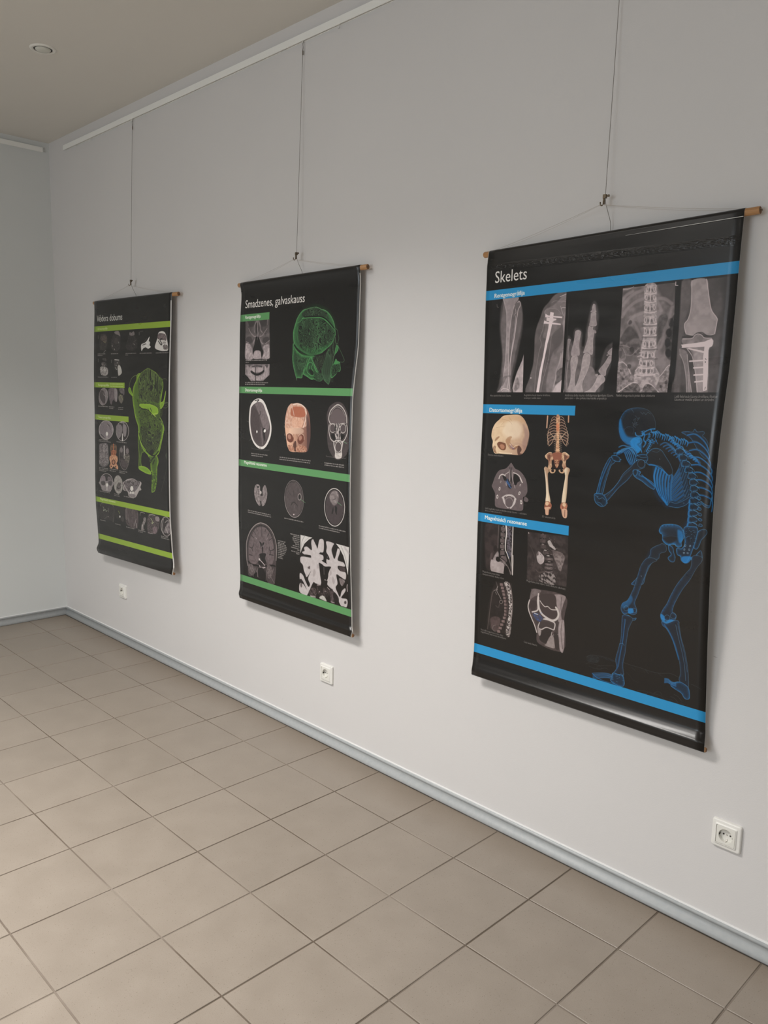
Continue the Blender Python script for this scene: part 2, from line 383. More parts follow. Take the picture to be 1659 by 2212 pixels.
        if 'n' in kind:       # mottled tissue: opt = (scale mm, second color, contrast, stretch angle/ratio)
            x0, y0, x1, y1 = b; X, Y = np.meshgrid(np.arange(x0, x1) / k, np.arange(y0, y1) / k)
            an, ra = opt[3]; ca, sa = math.cos(an), math.sin(an); U = (X * ca + Y * sa) / ra; V = -X * sa + Y * ca
            n = s.fbm(U / opt[0], V / opt[0]); t = np.clip(.5 + (n - .5) * opt[2], 0, 1)[..., None]
            c = c + (np.array(opt[1], np.float32) / 255 - c) * t
        if 'v' in kind:       # convoluted ridges: opt = (scale mm, second color, line sharpness, (angle, ratio))
            x0, y0, x1, y1 = b; X, Y = np.meshgrid(np.arange(x0, x1) / k, np.arange(y0, y1) / k)
            an, ra = opt[3]; ca, sa = math.cos(an), math.sin(an); U = (X * ca + Y * sa) / ra / opt[0]; V = (-X * sa + Y * ca) / opt[0]
            wx = s.fbm(U * .8 + 3, V * .8, 2); wy = s.fbm(U * .8, V * .8 + 17, 2)
            n = s.fbm(U + 1.7 * wx, V + 1.7 * wy, 2); t = np.abs(((n * opt[2]) % 1) - .5) * 2
            w_ = np.clip((t - .38) / .12, 0, 1)[..., None]; ed = np.clip(1 - np.abs(t - .46) / .16, 0, 1)[..., None]
            sh = s.fbm(U * .35 + 4, V * .35, 2)[..., None]; c2 = np.array(opt[1], np.float32) / 255
            c = c + (c2 - c) * w_ * (.10 + .55 * sh); c = c + (c2 - c) * ed * .8
        if 'g' in kind:       # linear gradient: opt = (second color, x0, y0, x1, y1)
            x0, y0, x1, y1 = b; X, Y = np.meshgrid(np.arange(x0, x1) / k, np.arange(y0, y1) / k)
            vx, vy = opt[3] - opt[1], opt[4] - opt[2]; t = np.clip(((X - opt[1]) * vx + (Y - opt[2]) * vy) / (vx * vx + vy * vy), 0, 1)[..., None]
            c = c + (np.array(opt[0], np.float32) / 255 - c) * t
        s.put(b, m, c)
    def grain(s, x0, y0, x1, y1, amp):
        k = s.k; b = [int(v * k) for v in (x0, y0, x1, y1)]; r = s.a[b[1]:b[3], b[0]:b[2]]
        r *= (1 + amp * (np.random.RandomState(3).rand(*r.shape[:2], 1) - .5)).astype(np.float32)
    def text(s, body, x, y, w, cap, c, bold, al=1):
        # letters come from Blender's own font outline, flattened to triangles and filled in
        cu_ = bpy.data.curves.new('t', 'FONT'); cu_.body = body; cu_.resolution_u = 3; 
        ob = bpy.data.objects.new('t', cu_); col.objects.link(ob); bpy.context.view_layer.update()
        e = ob.evaluated_get(bpy.context.evaluated_depsgraph_get()); me = e.to_mesh(); me.calc_loop_triangles()
        V = np.array([v.co[:2] for v in me.vertices]); T = [tuple(t.vertices) for t in me.loop_triangles]
        e.to_mesh_clear(); bpy.data.objects.remove(ob); bpy.data.curves.remove(cu_)
        if not len(T): return
        if cap < 9: c = tuple(v * .96 for v in c)
        k = s.k; S = 4; sx = w * k / (V[:, 0].max() - V[:, 0].min()); sy = cap * k / .70
        V = np.stack([x * k + (V[:, 0] - V[:, 0].min()) * sx, y * k - V[:, 1] * sy], 1)
        b = s.box(V, 2); m = np.zeros(((b[3] - b[1]) * S, (b[2] - b[0]) * S), bool)
        Q = (V - np.array([b[0], b[1]])) * S
        for t in T:
            A = Q[list(t)]; xa, ya = np.maximum(np.floor(A.min(0)).astype(int), 0); xb, yb = np.ceil(A.max(0)).astype(int) + 1
            X = np.arange(xa, xb)[None, :] + .5; Y = np.arange(ya, yb)[:, None] + .5
            e0 = [(A[(i + 1) % 3][0] - A[i][0]) * (Y - A[i][1]) - (A[(i + 1) % 3][1] - A[i][1]) * (X - A[i][0]) for i in range(3)]
            ins = ((e0[0] >= 0) & (e0[1] >= 0) & (e0[2] >= 0)) | ((e0[0] <= 0) & (e0[1] <= 0) & (e0[2] <= 0))
            sub = m[ya:yb, xa:xb]; sub |= ins[:sub.shape[0], :sub.shape[1]]
        nb = int(round(bold * S * k))
        if nb:
            q = m.copy()
            for i in range(1, nb + 1): q[:, i:] |= m[:, :-i]
            m = q; m[1:] |= q[:-1]
        m = m.reshape(b[3] - b[1], S, b[2] - b[0], S).mean((1, 3)).astype(np.float32)
        s.put(b, m * al, np.array(c, np.float32) / 255)
    def image(s, name):
        im = bpy.data.images.new(name, s.W, s.H, alpha=False)
        out = np.ones((s.H, s.W, 4), np.float32); out[..., :3] = np.clip(s.a[::-1], 0, 1)
        im.pixels.foreach_set(out.ravel()); im.update(); im.pack(); return im
# lettering too small to read: a row of little upright ticks in word groups
def ticks(pr, P, h, c, al, seed):
    k = pr.k; x0, y0 = P[0] * k; x1, y1 = P[1] * k; rs = np.random.RandomState(seed); n = max(int(x1 - x0), 2); hh = max(h * k, 2)
    g = rs.rand(n) * .55 + .45; i = 0
    while i < n:
        i += rs.randint(8, 20); g[i:i + 2] = .06; i += 2
    asc = rs.rand(n) < .3
    for j in range(n):
        x = int(x0 + j); yb = y0 + (y1 - y0) * j / n; yt = yb - hh * (1 if asc[j] else .72)
        if not 0 <= x < pr.W: continue
        for y in range(max(int(yt), 0), min(int(yb) + 1, pr.H)):
            m = al * g[j] * max(0, min(1, y + 1 - yt)) * max(0, min(1, yb - y)); pr.a[y, x] += m * (np.array(c, np.float32) / 255 - pr.a[y, x])
def rgb(h): h = int(h); return (h >> 16, h >> 8 & 255, h & 255)
def draw(pr, data):
    # one mark per line: kind | colour | opacity | edge softness | first point then steps (mm) | options
    for ln in data.strip().split('\n'):
        q = ln.split('|')
        if q[0] == 't': pr.text(q[1], *[float(v) for v in q[2].split()], rgb(q[3]), float(q[4]), float(q[5])); continue
        if q[0] == 'c': v = [float(w) for w in q[4].split()]; ticks(pr, np.array(v[:4]).reshape(2, 2), float(q[3]), rgb(q[1]), float(q[2]), int(v[4])); continue
        P = np.cumsum(np.array(q[4].replace(' ', ',').split(','), float).reshape(-1, 2), 0); o = q[5].split() if len(q) > 5 else []
        n = int(q[0])      # 0 stroke, odd numbers filled outlines: +2 rounded, +4 mottled, +8 convoluted, +16 graded, +32 engraved bone
        kind = 'l' if n == 0 else 'p' + ''.join(ch for bit, ch in ((2, 's'), (4, 'n'), (8, 'v'), (16, 'g'), (32, 'b')) if n & bit)
        f = [float(v) for v in o]
        if n == 0: opt = (f[0], f[1], int(f[2]))
        elif n & 32: opt = (f[0], f[1], rgb(o[2]), rgb(o[3]), f[4])
        elif n & 12: opt = (f[0], rgb(o[1]), f[2], (f[3], f[4]))
        elif n & 16: opt = (rgb(o[0]), *f[1:5])
        else: opt = None
        pr.shape(kind, rgb(q[1]), float(q[2]), float(q[3]), P, opt)

ART1 = """
7|4604225|0.9|7|64,176 -3,56 2,29 11,66 -1,38 -7,57 -7,37 63,0 -6,-36 11,-38 12,-55 11,-55 5,-37 -3,-36 -12,-38 -33,-15 -30,4|25 6248537 2 0 1
7|7366761|0.85|5|73,177 -7,56 2,28 9,66 1,38 -1,57 6,37 34,0 -2,-36 3,-38 15,-74 12,-46 6,-45 -3,-33 -10,-23 -31,-15 -30,10|18 8682108 2.2 0 1
7|9866125|0.95|1.2|73,145 7,27 7,25 3,37 -1,56 -1,57 -5,49 -3,27 -10,19 -14,17 59,0 -4,-17 -5,-38 -3,-38 -1,-56 1,-56 6,-56 11,-26 13,-21|14 11576229 2 0 1
0|13483712|0.9|0.8|73,145 7,27 7,25 3,56 0,75 -7,72|1.2 1.2 1
0|14601936|0.9|0.8|118,175 -9,31 -6,48 -1,56 1,56 3,34 5,42|1.6 1.6 1
0|13483712|0.85|0.8|131,167 5,-3 4,4 1,9 -7,12 -3,15 -4,25 -5,44 -10,56 -6,56 -1,30 -4,23|2.6 2.6 1
0|14141386|0.85|0.8|122,186 3,14 -4,3 3,11 -1,19 -2,22 -4,27 -6,47 -4,37|1.3 1.3 1
0|14996694|0.85|0.8|131,204 -3,25 -2,26 -6,39 -7,40 -2,32 0,38 0,38|1.2 1.2 1
0|12497074|0.8|0.8|83,396 6,-15 12,-8 4,10 -5,21|1 1 1
7|5261899|0.55|3|83,402 -6,26 5,2 9,-15 7,-11 12,0 3,28 8,0 -3,-32|8 7235175 2 0 1
0|15456988|0.8|0.8|75,446 10,-6 17,2 7,4|2.2 2.2 1
0|13483712|0.8|0.8|82,450 8,-5 15,3 6,8|1.2 1.2 1
5|11707815|0.95|1.5|162,331 -5,18 -20,40 -10,30 -5,19 6,21 37,0|10 13483712 2 0 1
7|6248537|0.7|4|130,434 10,-30 11,25 -6,13 -12,5|8 9208451 2 0 1
0|12497074|0.8|0.8|48,166 1,9 6,1|1.1 1.1 0
0|7235175|0.8|0.8|52,382 -5,4 1,5 4,2 3,-5 -2,-6|0.5 0.5 1
7|6445916|0.95|4|273,154 -26,23 -17,16 -11,28 -11,26 -6,30 0,55 -3,36 -10,37 -6,54 138,-1 0,-175 -4,-128|22 7761262 2 0 1
7|8419192|0.85|4|315,155 -16,5 -18,16 -17,11 -29,13 3,19 23,61 16,-16 25,-17 6,32 -7,25 -30,30 -12,54 -4,36 9,34 57,0 -6,-192 2,-87|16 9866125 2 0 1
3|6314330|0.6|5|274,313 -1,11 7,11 12,-16 9,-22 -5,-41 -20,16 -10,10
7|7761262|0.7|2|241,194 11,0 21,2 18,12 9,18 -2,25 -22,16 -13,10 -8,10 -22,-6 7,-28 -8,-17 6,-28|12 9076865 2 0 1
0|11050141|0.75|0.8|234,241 -4,20 -8,21 6,20 -6,20 -5,29 -5,45 -1,63|1.3 1.3 1
0|11313057|0.75|0.8|264,282 -2,25 -4,41 -10,40 -7,27 -6,43|1.3 1.3 1
0|10523798|0.7|0.8|249,343 -6,37 -8,44 -2,34|0.9 0.9 1
0|11839401|0.6|0.8|235,208 6,-10 22,-2 19,5 14,15|1 1 1
0|14470350|0.8|0.8|288,163 15,-4 12,-3|2 2 1
0|10852763|0.7|0.8|260,178 12,-4 21,3 17,-4|1.5 1.5 1
0|12497074|0.8|0.8|292,191 5,14 7,15|1.8 1.8 1
0|13483712|0.8|0.8|295,198 6,-2 12,2|2.4 2.4 1
0|11839401|0.8|0.8|294,180 10,-2 10,2|1.5 1.5 1
7|10392212|0.75|4|317,207 -7,-1 -5,24 -1,18 6,35 1,35 -13,35 -4,35 -7,18 -8,36 -1,16 43,0 -4,-175|12 11970987 2 0 1
0|13483712|0.5|3|302,334 -2,23 -11,30 -2,30 -5,16|2.5 2.5 1
7|5130313|0.85|3|312,378 -20,10 -1,18 -5,24 13,-8 18,-8|9 7235175 2.5 0 1
7|13155004|0.9|2|317,415 -18,9 -12,13 -5,21 39,0|9 14141386 2 0 1
1|15522781|1|0.8|256,206 13,3 -2,22 -11,56 -5,16 -1,7 -13,68 -9,81 -11,0 9,-72 10,-45 6,-39 9,-48
1|15259610|1|0.8|238,210 11,6 51,7 0,5 -51,-7 -11,0
1|14996694|1|0.8|243,221 36,7 0,4 -10,2 0,3 -26,-5
1|15259610|1|0.8|235,230 11,5 50,9 0,4 -52,-7 -11,-1
3|15456988|1|0.8|196,407 0,1 -1,0 -1,1 -1,-1 -1,0 0,-1 0,-1 1,-1 1,0 1,0 1,1
7|4077882|0.9|6|329,454 -3,-95 -2,-73 12,2 7,9 0,-25 8,-12 18,5 7,17 0,29 7,0 4,-53 7,-40 5,-23 9,-10 10,9 9,31 0,36 -6,30 4,81 0,16 14,-8 7,-28 11,-30 18,-13 15,-9 1,24 -6,29 -13,40 -11,30 -15,31|14 5393485 2 0 1
7|6577502|0.8|6|329,454 -2,-95 0,-63 13,11 8,11 3,-45 16,-4 3,19 3,37 12,-1 6,-45 6,-48 7,-32 10,1 7,32 -4,48 0,61 0,35 17,27 16,0 -3,40 -15,11|14 8221813 2 0 1
7|8419192|0.85|3|390,447 1,-45 10,-23 11,-3 11,10 4,16 7,7 -11,26 -18,12|12 9537160 2 0 1
7|10392212|0.95|1.2|406,194 6,3 2,15 3,5 -9,1 -10,-2 5,-5 0,-8|7 11839401 2 0 1
0|13483712|0.6|1|406,194 6,3 2,15 3,5 -9,1 -10,-2 5,-5 0,-8 3,-9|1.3 1.3 1
7|10392212|0.95|1.2|400,221 8,-2 8,2 1,15 4,20 -12,2 -12,-3 3,-16|7 11839401 2 0 1
0|13483712|0.6|1|400,221 8,-2 8,2 1,15 4,20 -12,2 -12,-3 3,-16 0,-18|1.3 1.3 1
7|10655384|0.95|1.2|396,257 8,5 6,-2 -1,7 6,9 -3,24 2,37 -8,3 -8,-6 -15,1 1,-7 10,-33 -1,-24|7 12102572 2 0 1
0|13483712|0.6|1|396,257 8,5 6,-2 -1,7 6,9 -3,24 2,37 -8,3 -8,-6 -15,1 1,-7 10,-33 -1,-24 3,-14|1.3 1.3 1
3|9866125|1|0.8|416,269 6,7 -3,4 -5,-5
7|11050141|0.95|1.2|385,339 10,-2 10,6 2,18 -6,25 -14,32 -1,17 3,19 -33,0 12,-32 9,-35 3,-31|7 12497074 2 0 1
0|13944263|0.6|1|385,339 10,-2 10,6 2,18 -6,25 -14,32 -1,17 3,19 -33,0 12,-32 9,-35 3,-31 5,-17|1.3 1.3 1
7|10392212|0.95|1.2|351,269 9,-2 9,6 -1,11 -3,26 4,25 -3,7 -13,-2 -11,2 -2,-12 7,-33 2,-20|7 11839401 2 0 1
0|13483712|0.6|1|351,269 9,-2 9,6 -1,11 -3,26 4,25 -3,7 -13,-2 -11,2 -2,-12 7,-33 2,-20 2,-8|1.3 1.3 1
7|10655384|0.95|1.2|344,344 16,-1 4,17 -4,21 -3,25 4,29 5,19 -30,0 7,-42 -2,-32 -2,-21|7 12102572 2 0 1
0|13681091|0.6|1|344,344 16,-1 4,17 -4,21 -3,25 4,29 5,19 -30,0 7,-42 -2,-32 -2,-21 5,-15|1.3 1.3 1
7|8550522|0.95|1.2|325,292 10,2 -3,11 -3,25 5,21 -6,1 -3,-35|7 9997710 2 0 1
0|11181727|0.6|1|325,292 10,2 -3,11 -3,25 5,21 -6,1 -3,-35 0,-25|1.3 1.3 1
7|8221813|0.95|1.2|328,361 3,1 -2,39 7,53 -7,0 -2,-53|7 9668746 2 0 1
0|10852763|0.6|1|328,361 3,1 -2,39 7,53 -7,0 -2,-53 1,-40|1.3 1.3 1
7|9866125|0.95|1.2|488,319 2,13 -7,14 -11,-2 -8,-7 12,-12|7 11313057 2 0 1
0|13483712|0.6|1|488,319 2,13 -7,14 -11,-2 -8,-7 12,-12 12,-6|1.3 1.3 1
3|9208451|1|0.8|460,344 6,-3 1,4 -4,2
7|9866125|0.95|1.2|469,347 9,2 0,10 -9,18 -6,12 -1,14 -10,0 -13,-11 2,-8 15,-17|7 11313057 2 0 1
0|13483712|0.6|1|469,347 9,2 0,10 -9,18 -6,12 -1,14 -10,0 -13,-11 2,-8 15,-17 13,-20|1.3 1.3 1
7|11313057|0.95|1.2|436,405 9,-4 13,6 3,12 -11,10 -14,16 -9,9 -36,0 23,-11 15,-20|7 12760246 2 0 1
0|14075849|0.6|1|436,405 9,-4 13,6 3,12 -11,10 -14,16 -9,9 -36,0 23,-11 15,-20 7,-18|1.3 1.3 1
3|11050141|1|0.8|428,399 8,-1 1,4 -4,4 -5,-3
1|7761262|1|0.8|498,158 157,0 17,296 -169,-1
5|6906210|0.9|0.8|498,158 157,0 17,296 -169,-1|22 9866125 2.4 0 1
3|4735555|0.7|10|605,159 50,0 1,34 -6,25 -32,-28
3|5261899|0.7|8|499,168 54,-7 11,11 -32,-5 -27,13
0|13155004|0.8|0.8|498,161 14,2 15,-4 6,-3|1.6 1.6 1
0|11313057|0.55|4|502,207 16,-18 21,-14 25,-7|9 9 1
0|11313057|0.55|4|503,238 13,-20 25,-18 23,-7|9 9 1
0|11313057|0.55|4|608,196 20,2 22,15|9 9 1
0|11313057|0.55|4|524,255 14,-15 16,-6 13,-3|9 9 1
0|11313057|0.55|4|606,202 15,27|9 9 1
0|11313057|0.55|4|499,193 12,-15 19,-9|9 9 1
7|4472639|0.85|5|501,305 8,-20 12,-15 12,-3 17,17 10,16 -17,1 -19,9|9 5919572 2 0 1
7|4998727|0.8|4|500,316 33,-4 30,1 1,33 -28,1 -31,9|8 7892848 3 0 1
7|4604225|0.85|5|616,246 20,-6 10,23 -10,22 -14,25 -7,11 -1,-34|9 6445916 2 0 1
7|2762535|0.9|4|661,245 -9,11 -2,22 -8,24 0,24 4,27 17,8 -2,-68|8 4932934 2.4 0 1
3|1973020|0.8|3|661,264 -1,5 -2,4 -5,2 -4,-2 -3,-4 -2,-6 0,-6 3,-4 4,-1 5,1 3,5
3|1973020|0.8|3|657,291 0,6 -3,4 -4,2 -4,-2 -4,-5 -2,-5 1,-6 3,-4 4,-2 4,2 4,5
3|1973020|0.8|3|656,318 -1,5 -3,4 -4,2 -4,-2 -4,-4 -1,-6 0,-6 3,-4 4,-2 5,2 3,5
3|1973020|0.8|3|660,346 0,6 -3,4 -4,1 -4,-2 -4,-4 -2,-6 1,-6 3,-4 4,-1 4,2 4,4
0|10523798|0.5|4|651,222 -4,26 -4,18 -9,19 0,26 -6,18|8 8 1
0|9866125|0.6|3|529,240 12,18 15,22 11,24|8 8 1
3|3814710|0.8|3|548,332 0,4 -3,3 -3,1 -4,-2 -3,-3 -1,-4 0,-3 3,-3 3,-1 4,1 3,3
3|4604225|0.8|3|534,258 -3,2 -2,1 -3,0 -2,-2 0,-3 1,-3 2,-3 3,-1 2,1 2,2 1,3
3|5261899|0.6|3|522,311 -1,3 -2,2 -2,1 -3,-1 -2,-2 -1,-3 0,-3 2,-2 3,-1 3,1 2,2
0|11510436|0.6|2|502,318 21,3 11,5|2 2 1
0|11510436|0.6|2|518,345 22,2 12,-9 10,-9|2 2 1
0|11510436|0.6|2|510,325 12,20 -1,13|2 2 1
7|7366761|0.95|2|505,453 -5,-83 10,-8 19,10 13,20 12,28 -30,33|6 10852763 2.4 0 1
7|7761262|0.95|2|672,453 -6,-77 -9,2 -11,13 -12,18 -5,14 5,21 5,9|6 11050141 2.4 0 1
0|14141386|0.8|0.8|502,368 13,-2 15,12 13,22|2.4 2.4 1
0|14141386|0.8|0.8|665,376 -12,5 -12,17 -11,13|2.4 2.4 1
3|4077882|0.7|2.5|543,379 -1,3 -2,2 -3,1 -4,-1 -2,-2 -1,-4 0,-3 2,-2 4,-1 3,1 3,2
3|4077882|0.7|2.5|671,387 -1,4 -2,2 -3,1 -4,-1 -3,-2 -1,-4 1,-3 2,-3 3,-1 4,1 3,3
3|4077882|0.7|2.5|658,425 -1,2 -1,2 -2,0 -3,0 -2,-2 0,-2 0,-3 1,-1 3,-1 2,1 2,2
3|4077882|0.7|2.5|643,436 0,2 -2,2 -2,0 -2,0 -1,-2 -1,-2 0,-2 1,-2 2,0 3,0 1,2
3|4077882|0.7|2.5|664,414 0,1 -1,1 -2,1 -1,-1 -2,-1 0,-2 0,-1 1,-1 2,-1 1,1 2,1
3|4077882|0.7|2.5|524,414 -1,2 -1,1 -2,1 -2,-1 -2,-1 0,-2 0,-2 1,-2 2,0 2,0 2,2
3|4077882|0.7|2.5|534,442 0,2 -2,1 -2,1 -2,-1 -2,-1 -1,-2 0,-3 2,-1 2,-1 2,1 2,1
3|4077882|0.7|2.5|514,390 0,2 -1,1 -2,0 -2,0 -1,-2 -1,-1 0,-2 1,-1 2,-1 2,1 1,1
3|4077882|0.7|2.5|569,444 -1,2 -2,2 -2,1 -3,-1 -3,-2 -1,-2 1,-3 2,-2 2,-1 3,1 3,2
7|9866125|0.92|2|568,155 32,1 5,40 6,68 1,36 4,33 -3,15 2,29 16,25 -2,23 -17,28 -37,0 -19,-29 -1,-29 11,-24 2,-29 2,-25 3,-19 -2,-48 -4,-57|7 13155004 2.8 0 1
0|14865108|0.75|1.4|570,178 10,3 12,1 9,-2|3.2 3.2 1
0|13681091|0.6|1.4|568,157 16,2 16,0|2.2 2.2 1
0|14601936|0.75|1.3|577,168 0,4 -2,2 -2,0 -1,-3 0,-4 1,-3 1,-3 2,1 1,2 0,4|2.2 2.2 1
3|9208451|0.8|0.8|576,167 0,2 -1,2 0,0 -1,-1 -1,-1 0,-2 0,-2 0,-2 1,0 1,0 0,2
0|14601936|0.75|1.3|599,170 -1,4 -1,2 -2,-1 -1,-2 0,-4 1,-3 2,-2 1,0 1,3 0,3|2.2 2.2 1
3|9208451|0.8|0.8|597,169 0,2 0,2 -1,0 -1,-1 -1,-1 0,-2 0,-2 1,-2 0,0 1,0 1,2
0|14601936|0.8|1.4|585,162 0,6 0,9|3.6 3.6 1
3|6314330|0.7|1.6|583,170 0,3 -1,1 -1,1 -1,-1 -1,-2 0,-2 0,-2 0,-2 2,0 1,0 1,2
3|6314330|0.7|1.6|592,171 0,2 -1,2 -1,1 -1,-1 -1,-2 -1,-2 0,-2 1,-2 1,-1 1,1 1,2
0|14865108|0.75|1.4|570,201 10,3 13,1 10,-2|3.2 3.2 1
0|13681091|0.6|1.4|568,179 17,3 17,0|2.2 2.2 1
0|14601936|0.75|1.3|576,190 -1,4 -2,2 -1,-1 -2,-2 0,-4 1,-4 2,-2 2,1 1,2 0,4|2.2 2.2 1
3|9208451|0.8|0.8|576,190 0,2 -1,1 0,1 -1,-1 -1,-1 0,-2 0,-3 0,-1 1,-1 1,1 1,2
0|14601936|0.75|1.3|600,193 1,4 -1,2 -2,0 -2,-2 -1,-4 -1,-4 1,-2 2,0 2,2 1,4|2.2 2.2 1
3|9208451|0.8|0.8|599,192 0,2 -1,1 -1,1 0,-1 -1,-1 -1,-3 0,-2 1,-1 1,-1 1,1 0,2
0|14601936|0.8|1.4|585,185 1,6 0,9|3.6 3.6 1
3|6314330|0.7|1.6|584,193 0,2 -1,2 -1,0 -2,0 -1,-2 0,-2 0,-3 1,-1 1,-1 1,1 1,2
3|6314330|0.7|1.6|593,194 0,2 -1,2 -1,0 -2,0 -1,-2 0,-3 0,-2 1,-1 1,-1 1,1 1,2
0|14865108|0.75|1.4|570,229 11,3 14,1 11,-2|3.2 3.2 1
0|13681091|0.6|1.4|568,208 18,2 18,0|2.2 2.2 1
0|14601936|0.75|1.3|578,218 -1,3 -1,3 -2,-1 -2,-2 -1,-4 1,-4 1,-2 2,0 2,3 1,4|2.2 2.2 1
3|9208451|0.8|0.8|577,218 -1,2 0,2 -1,0 -1,0 -1,-2 0,-2 0,-2 0,-2 1,0 1,1 1,1
0|14601936|0.75|1.3|602,218 0,4 -1,3 -2,0 -2,-3 -1,-3 0,-4 1,-3 2,0 2,3 1,3|2.2 2.2 1
3|9208451|0.8|0.8|601,220 0,2 -1,2 -1,0 -1,0 0,-2 -1,-2 0,-2 1,-2 1,0 1,1 0,1
0|14601936|0.8|1.4|586,213 1,6 0,9|3.6 3.6 1
3|6314330|0.7|1.6|585,222 0,2 -1,1 -1,1 -2,-1 -1,-1 0,-3 0,-2 1,-2 1,0 1,1 1,1
3|6314330|0.7|1.6|595,222 -1,3 0,1 -2,1 -1,-1 -1,-2 -1,-2 0,-2 1,-2 2,0 1,0 1,2
0|14865108|0.75|1.4|571,262 12,3 15,1 12,-2|3.2 3.2 1
0|13681091|0.6|1.4|569,240 20,3 19,0|2.2 2.2 1
0|14601936|0.75|1.3|579,252 -1,4 -1,2 -3,0 -1,-3 -1,-4 1,-3 2,-2 2,0 2,3 0,3|2.2 2.2 1
3|9208451|0.8|0.8|578,251 0,2 -1,1 -1,1 -1,-1 0,-1 -1,-2 0,-3 1,-1 1,-1 1,1 1,2
0|14601936|0.75|1.3|605,253 0,4 -1,2 -2,1 -2,-3 -1,-3 -1,-4 1,-3 2,0 2,2 2,4|2.2 2.2 1
3|9208451|0.8|0.8|604,253 0,2 0,1 -1,1 -1,-1 -1,-2 0,-2 0,-2 0,-1 1,-1 1,1 1,1
0|14601936|0.8|1.4|589,246 1,6 -1,9|3.6 3.6 1
3|6314330|0.7|1.6|587,254 0,2 -1,2 -1,0 -2,0 -1,-2 -1,-2 1,-3 0,-1 2,-1 1,1 2,2
3|6314330|0.7|1.6|598,255 -1,2 0,2 -2,0 -1,-1 -2,-1 0,-3 0,-2 1,-1 1,-1 2,1 1,1
0|14865108|0.75|1.4|573,294 12,2 15,1 12,-2|3.2 3.2 1
0|13681091|0.6|1.4|571,272 20,2 19,0|2.2 2.2 1
0|14601936|0.75|1.3|582,281 0,4 -1,2 -2,1 -2,-3 -2,-3 0,-4 0,-3 2,0 3,2 2,4|2.2 2.2 1
3|9208451|0.8|0.8|580,282 0,3 -1,1 0,1 -1,-1 -1,-2 -1,-2 0,-2 1,-1 1,-1 1,1 1,1
0|14601936|0.75|1.3|609,283 0,4 -1,2 -2,0 -2,-2 -2,-4 0,-4 1,-2 2,0 2,2 2,4|2.2 2.2 1
3|9208451|0.8|0.8|607,284 -1,2 0,2 -1,0 -1,-1 -1,-1 0,-2 0,-2 0,-2 1,0 1,0 1,2
0|14601936|0.8|1.4|591,277 1,6 0,9|3.6 3.6 1
3|6314330|0.7|1.6|589,286 0,2 -1,2 -1,0 -2,-1 -1,-1 -1,-3 1,-2 1,-2 1,0 2,1 1,1
3|6314330|0.7|1.6|600,286 0,2 -1,2 -2,1 -1,-1 -1,-2 -1,-2 0,-2 1,-2 2,-1 1,1 1,2
0|14865108|0.75|1.4|572,328 13,3 17,1 12,-3|3.2 3.2 1
0|13681091|0.6|1.4|571,307 21,2 20,-1|2.2 2.2 1
0|14601936|0.75|1.3|583,318 0,4 -1,2 -3,0 -2,-2 -1,-4 0,-4 1,-2 2,0 2,2 2,4|2.2 2.2 1
3|9208451|0.8|0.8|580,317 0,2 0,2 -1,0 -2,-1 0,-1 -1,-2 0,-2 1,-2 1,0 1,0 1,2
0|14601936|0.75|1.3|611,319 -1,3 -1,3 -3,-1 -1,-2 -1,-4 1,-4 1,-2 2,0 2,3 1,4|2.2 2.2 1
3|9208451|0.8|0.8|608,318 0,2 0,2 -1,0 -1,0 -1,-2 -1,-2 0,-2 1,-2 1,0 1,1 1,1
0|14601936|0.8|1.4|592,312 1,6 0,9|3.6 3.6 1
3|6314330|0.7|1.6|590,320 0,2 -1,2 -2,1 -1,-1 -2,-2 0,-2 0,-2 1,-2 2,-1 1,1 1,2
3|6314330|0.7|1.6|601,321 0,2 -1,1 -1,1 -2,-1 -1,-1 -1,-3 0,-2 1,-2 2,0 1,1 2,1
0|14865108|0.75|1.4|570,358 13,3 17,0 13,-2|3.2 3.2 1
0|13681091|0.6|1.4|568,336 22,2 21,0|2.2 2.2 1
0|14601936|0.75|1.3|579,348 0,4 -2,2 -2,0 -2,-2 -1,-4 1,-4 2,-2 2,0 2,2 0,4|2.2 2.2 1
3|9208451|0.8|0.8|578,347 0,2 0,1 -1,1 -2,-1 0,-1 -1,-2 0,-3 1,-1 1,-1 1,1 1,2
0|14601936|0.75|1.3|610,349 0,4 -2,2 -2,0 -2,-2 -1,-4 0,-4 1,-2 2,0 2,2 2,4|2.2 2.2 1
3|9208451|0.8|0.8|607,348 0,2 -1,1 -1,1 -1,-1 -1,-1 0,-2 0,-3 1,-1 1,-1 1,1 1,2
0|14601936|0.8|1.4|590,341 1,6 0,9|3.6 3.6 1
3|6314330|0.7|1.6|588,350 0,2 -1,2 -1,0 -2,0 -1,-2 -1,-2 0,-3 1,-1 2,-1 1,1 2,1
3|6314330|0.7|1.6|600,350 0,2 -1,2 -2,1 -2,-1 -1,-2 0,-2 0,-2 1,-2 1,-1 2,1 1,2
0|14865108|0.75|1.4|566,382 14,3 19,0 14,-2|3.2 3.2 1
0|13681091|0.6|1.4|564,360 24,2 23,-1|2.2 2.2 1
0|14601936|0.75|1.3|576,369 0,4 -1,3 -2,0 -3,-2 -2,-4 0,-4 1,-2 3,-1 2,2 2,4|2.2 2.2 1
3|9208451|0.8|0.8|575,371 0,2 -1,1 -1,1 -1,-1 -1,-1 -1,-2 0,-3 1,-1 1,-1 1,1 1,2
0|14601936|0.75|1.3|607,371 0,4 -2,2 -2,0 -3,-2 0,-4 0,-4 2,-2 2,0 3,2 0,4|2.2 2.2 1
3|9208451|0.8|0.8|607,372 0,2 -1,1 -1,1 -1,-1 -1,-1 -1,-3 0,-2 1,-1 1,-1 1,1 1,1
0|14601936|0.8|1.4|588,365 1,6 0,9|3.6 3.6 1
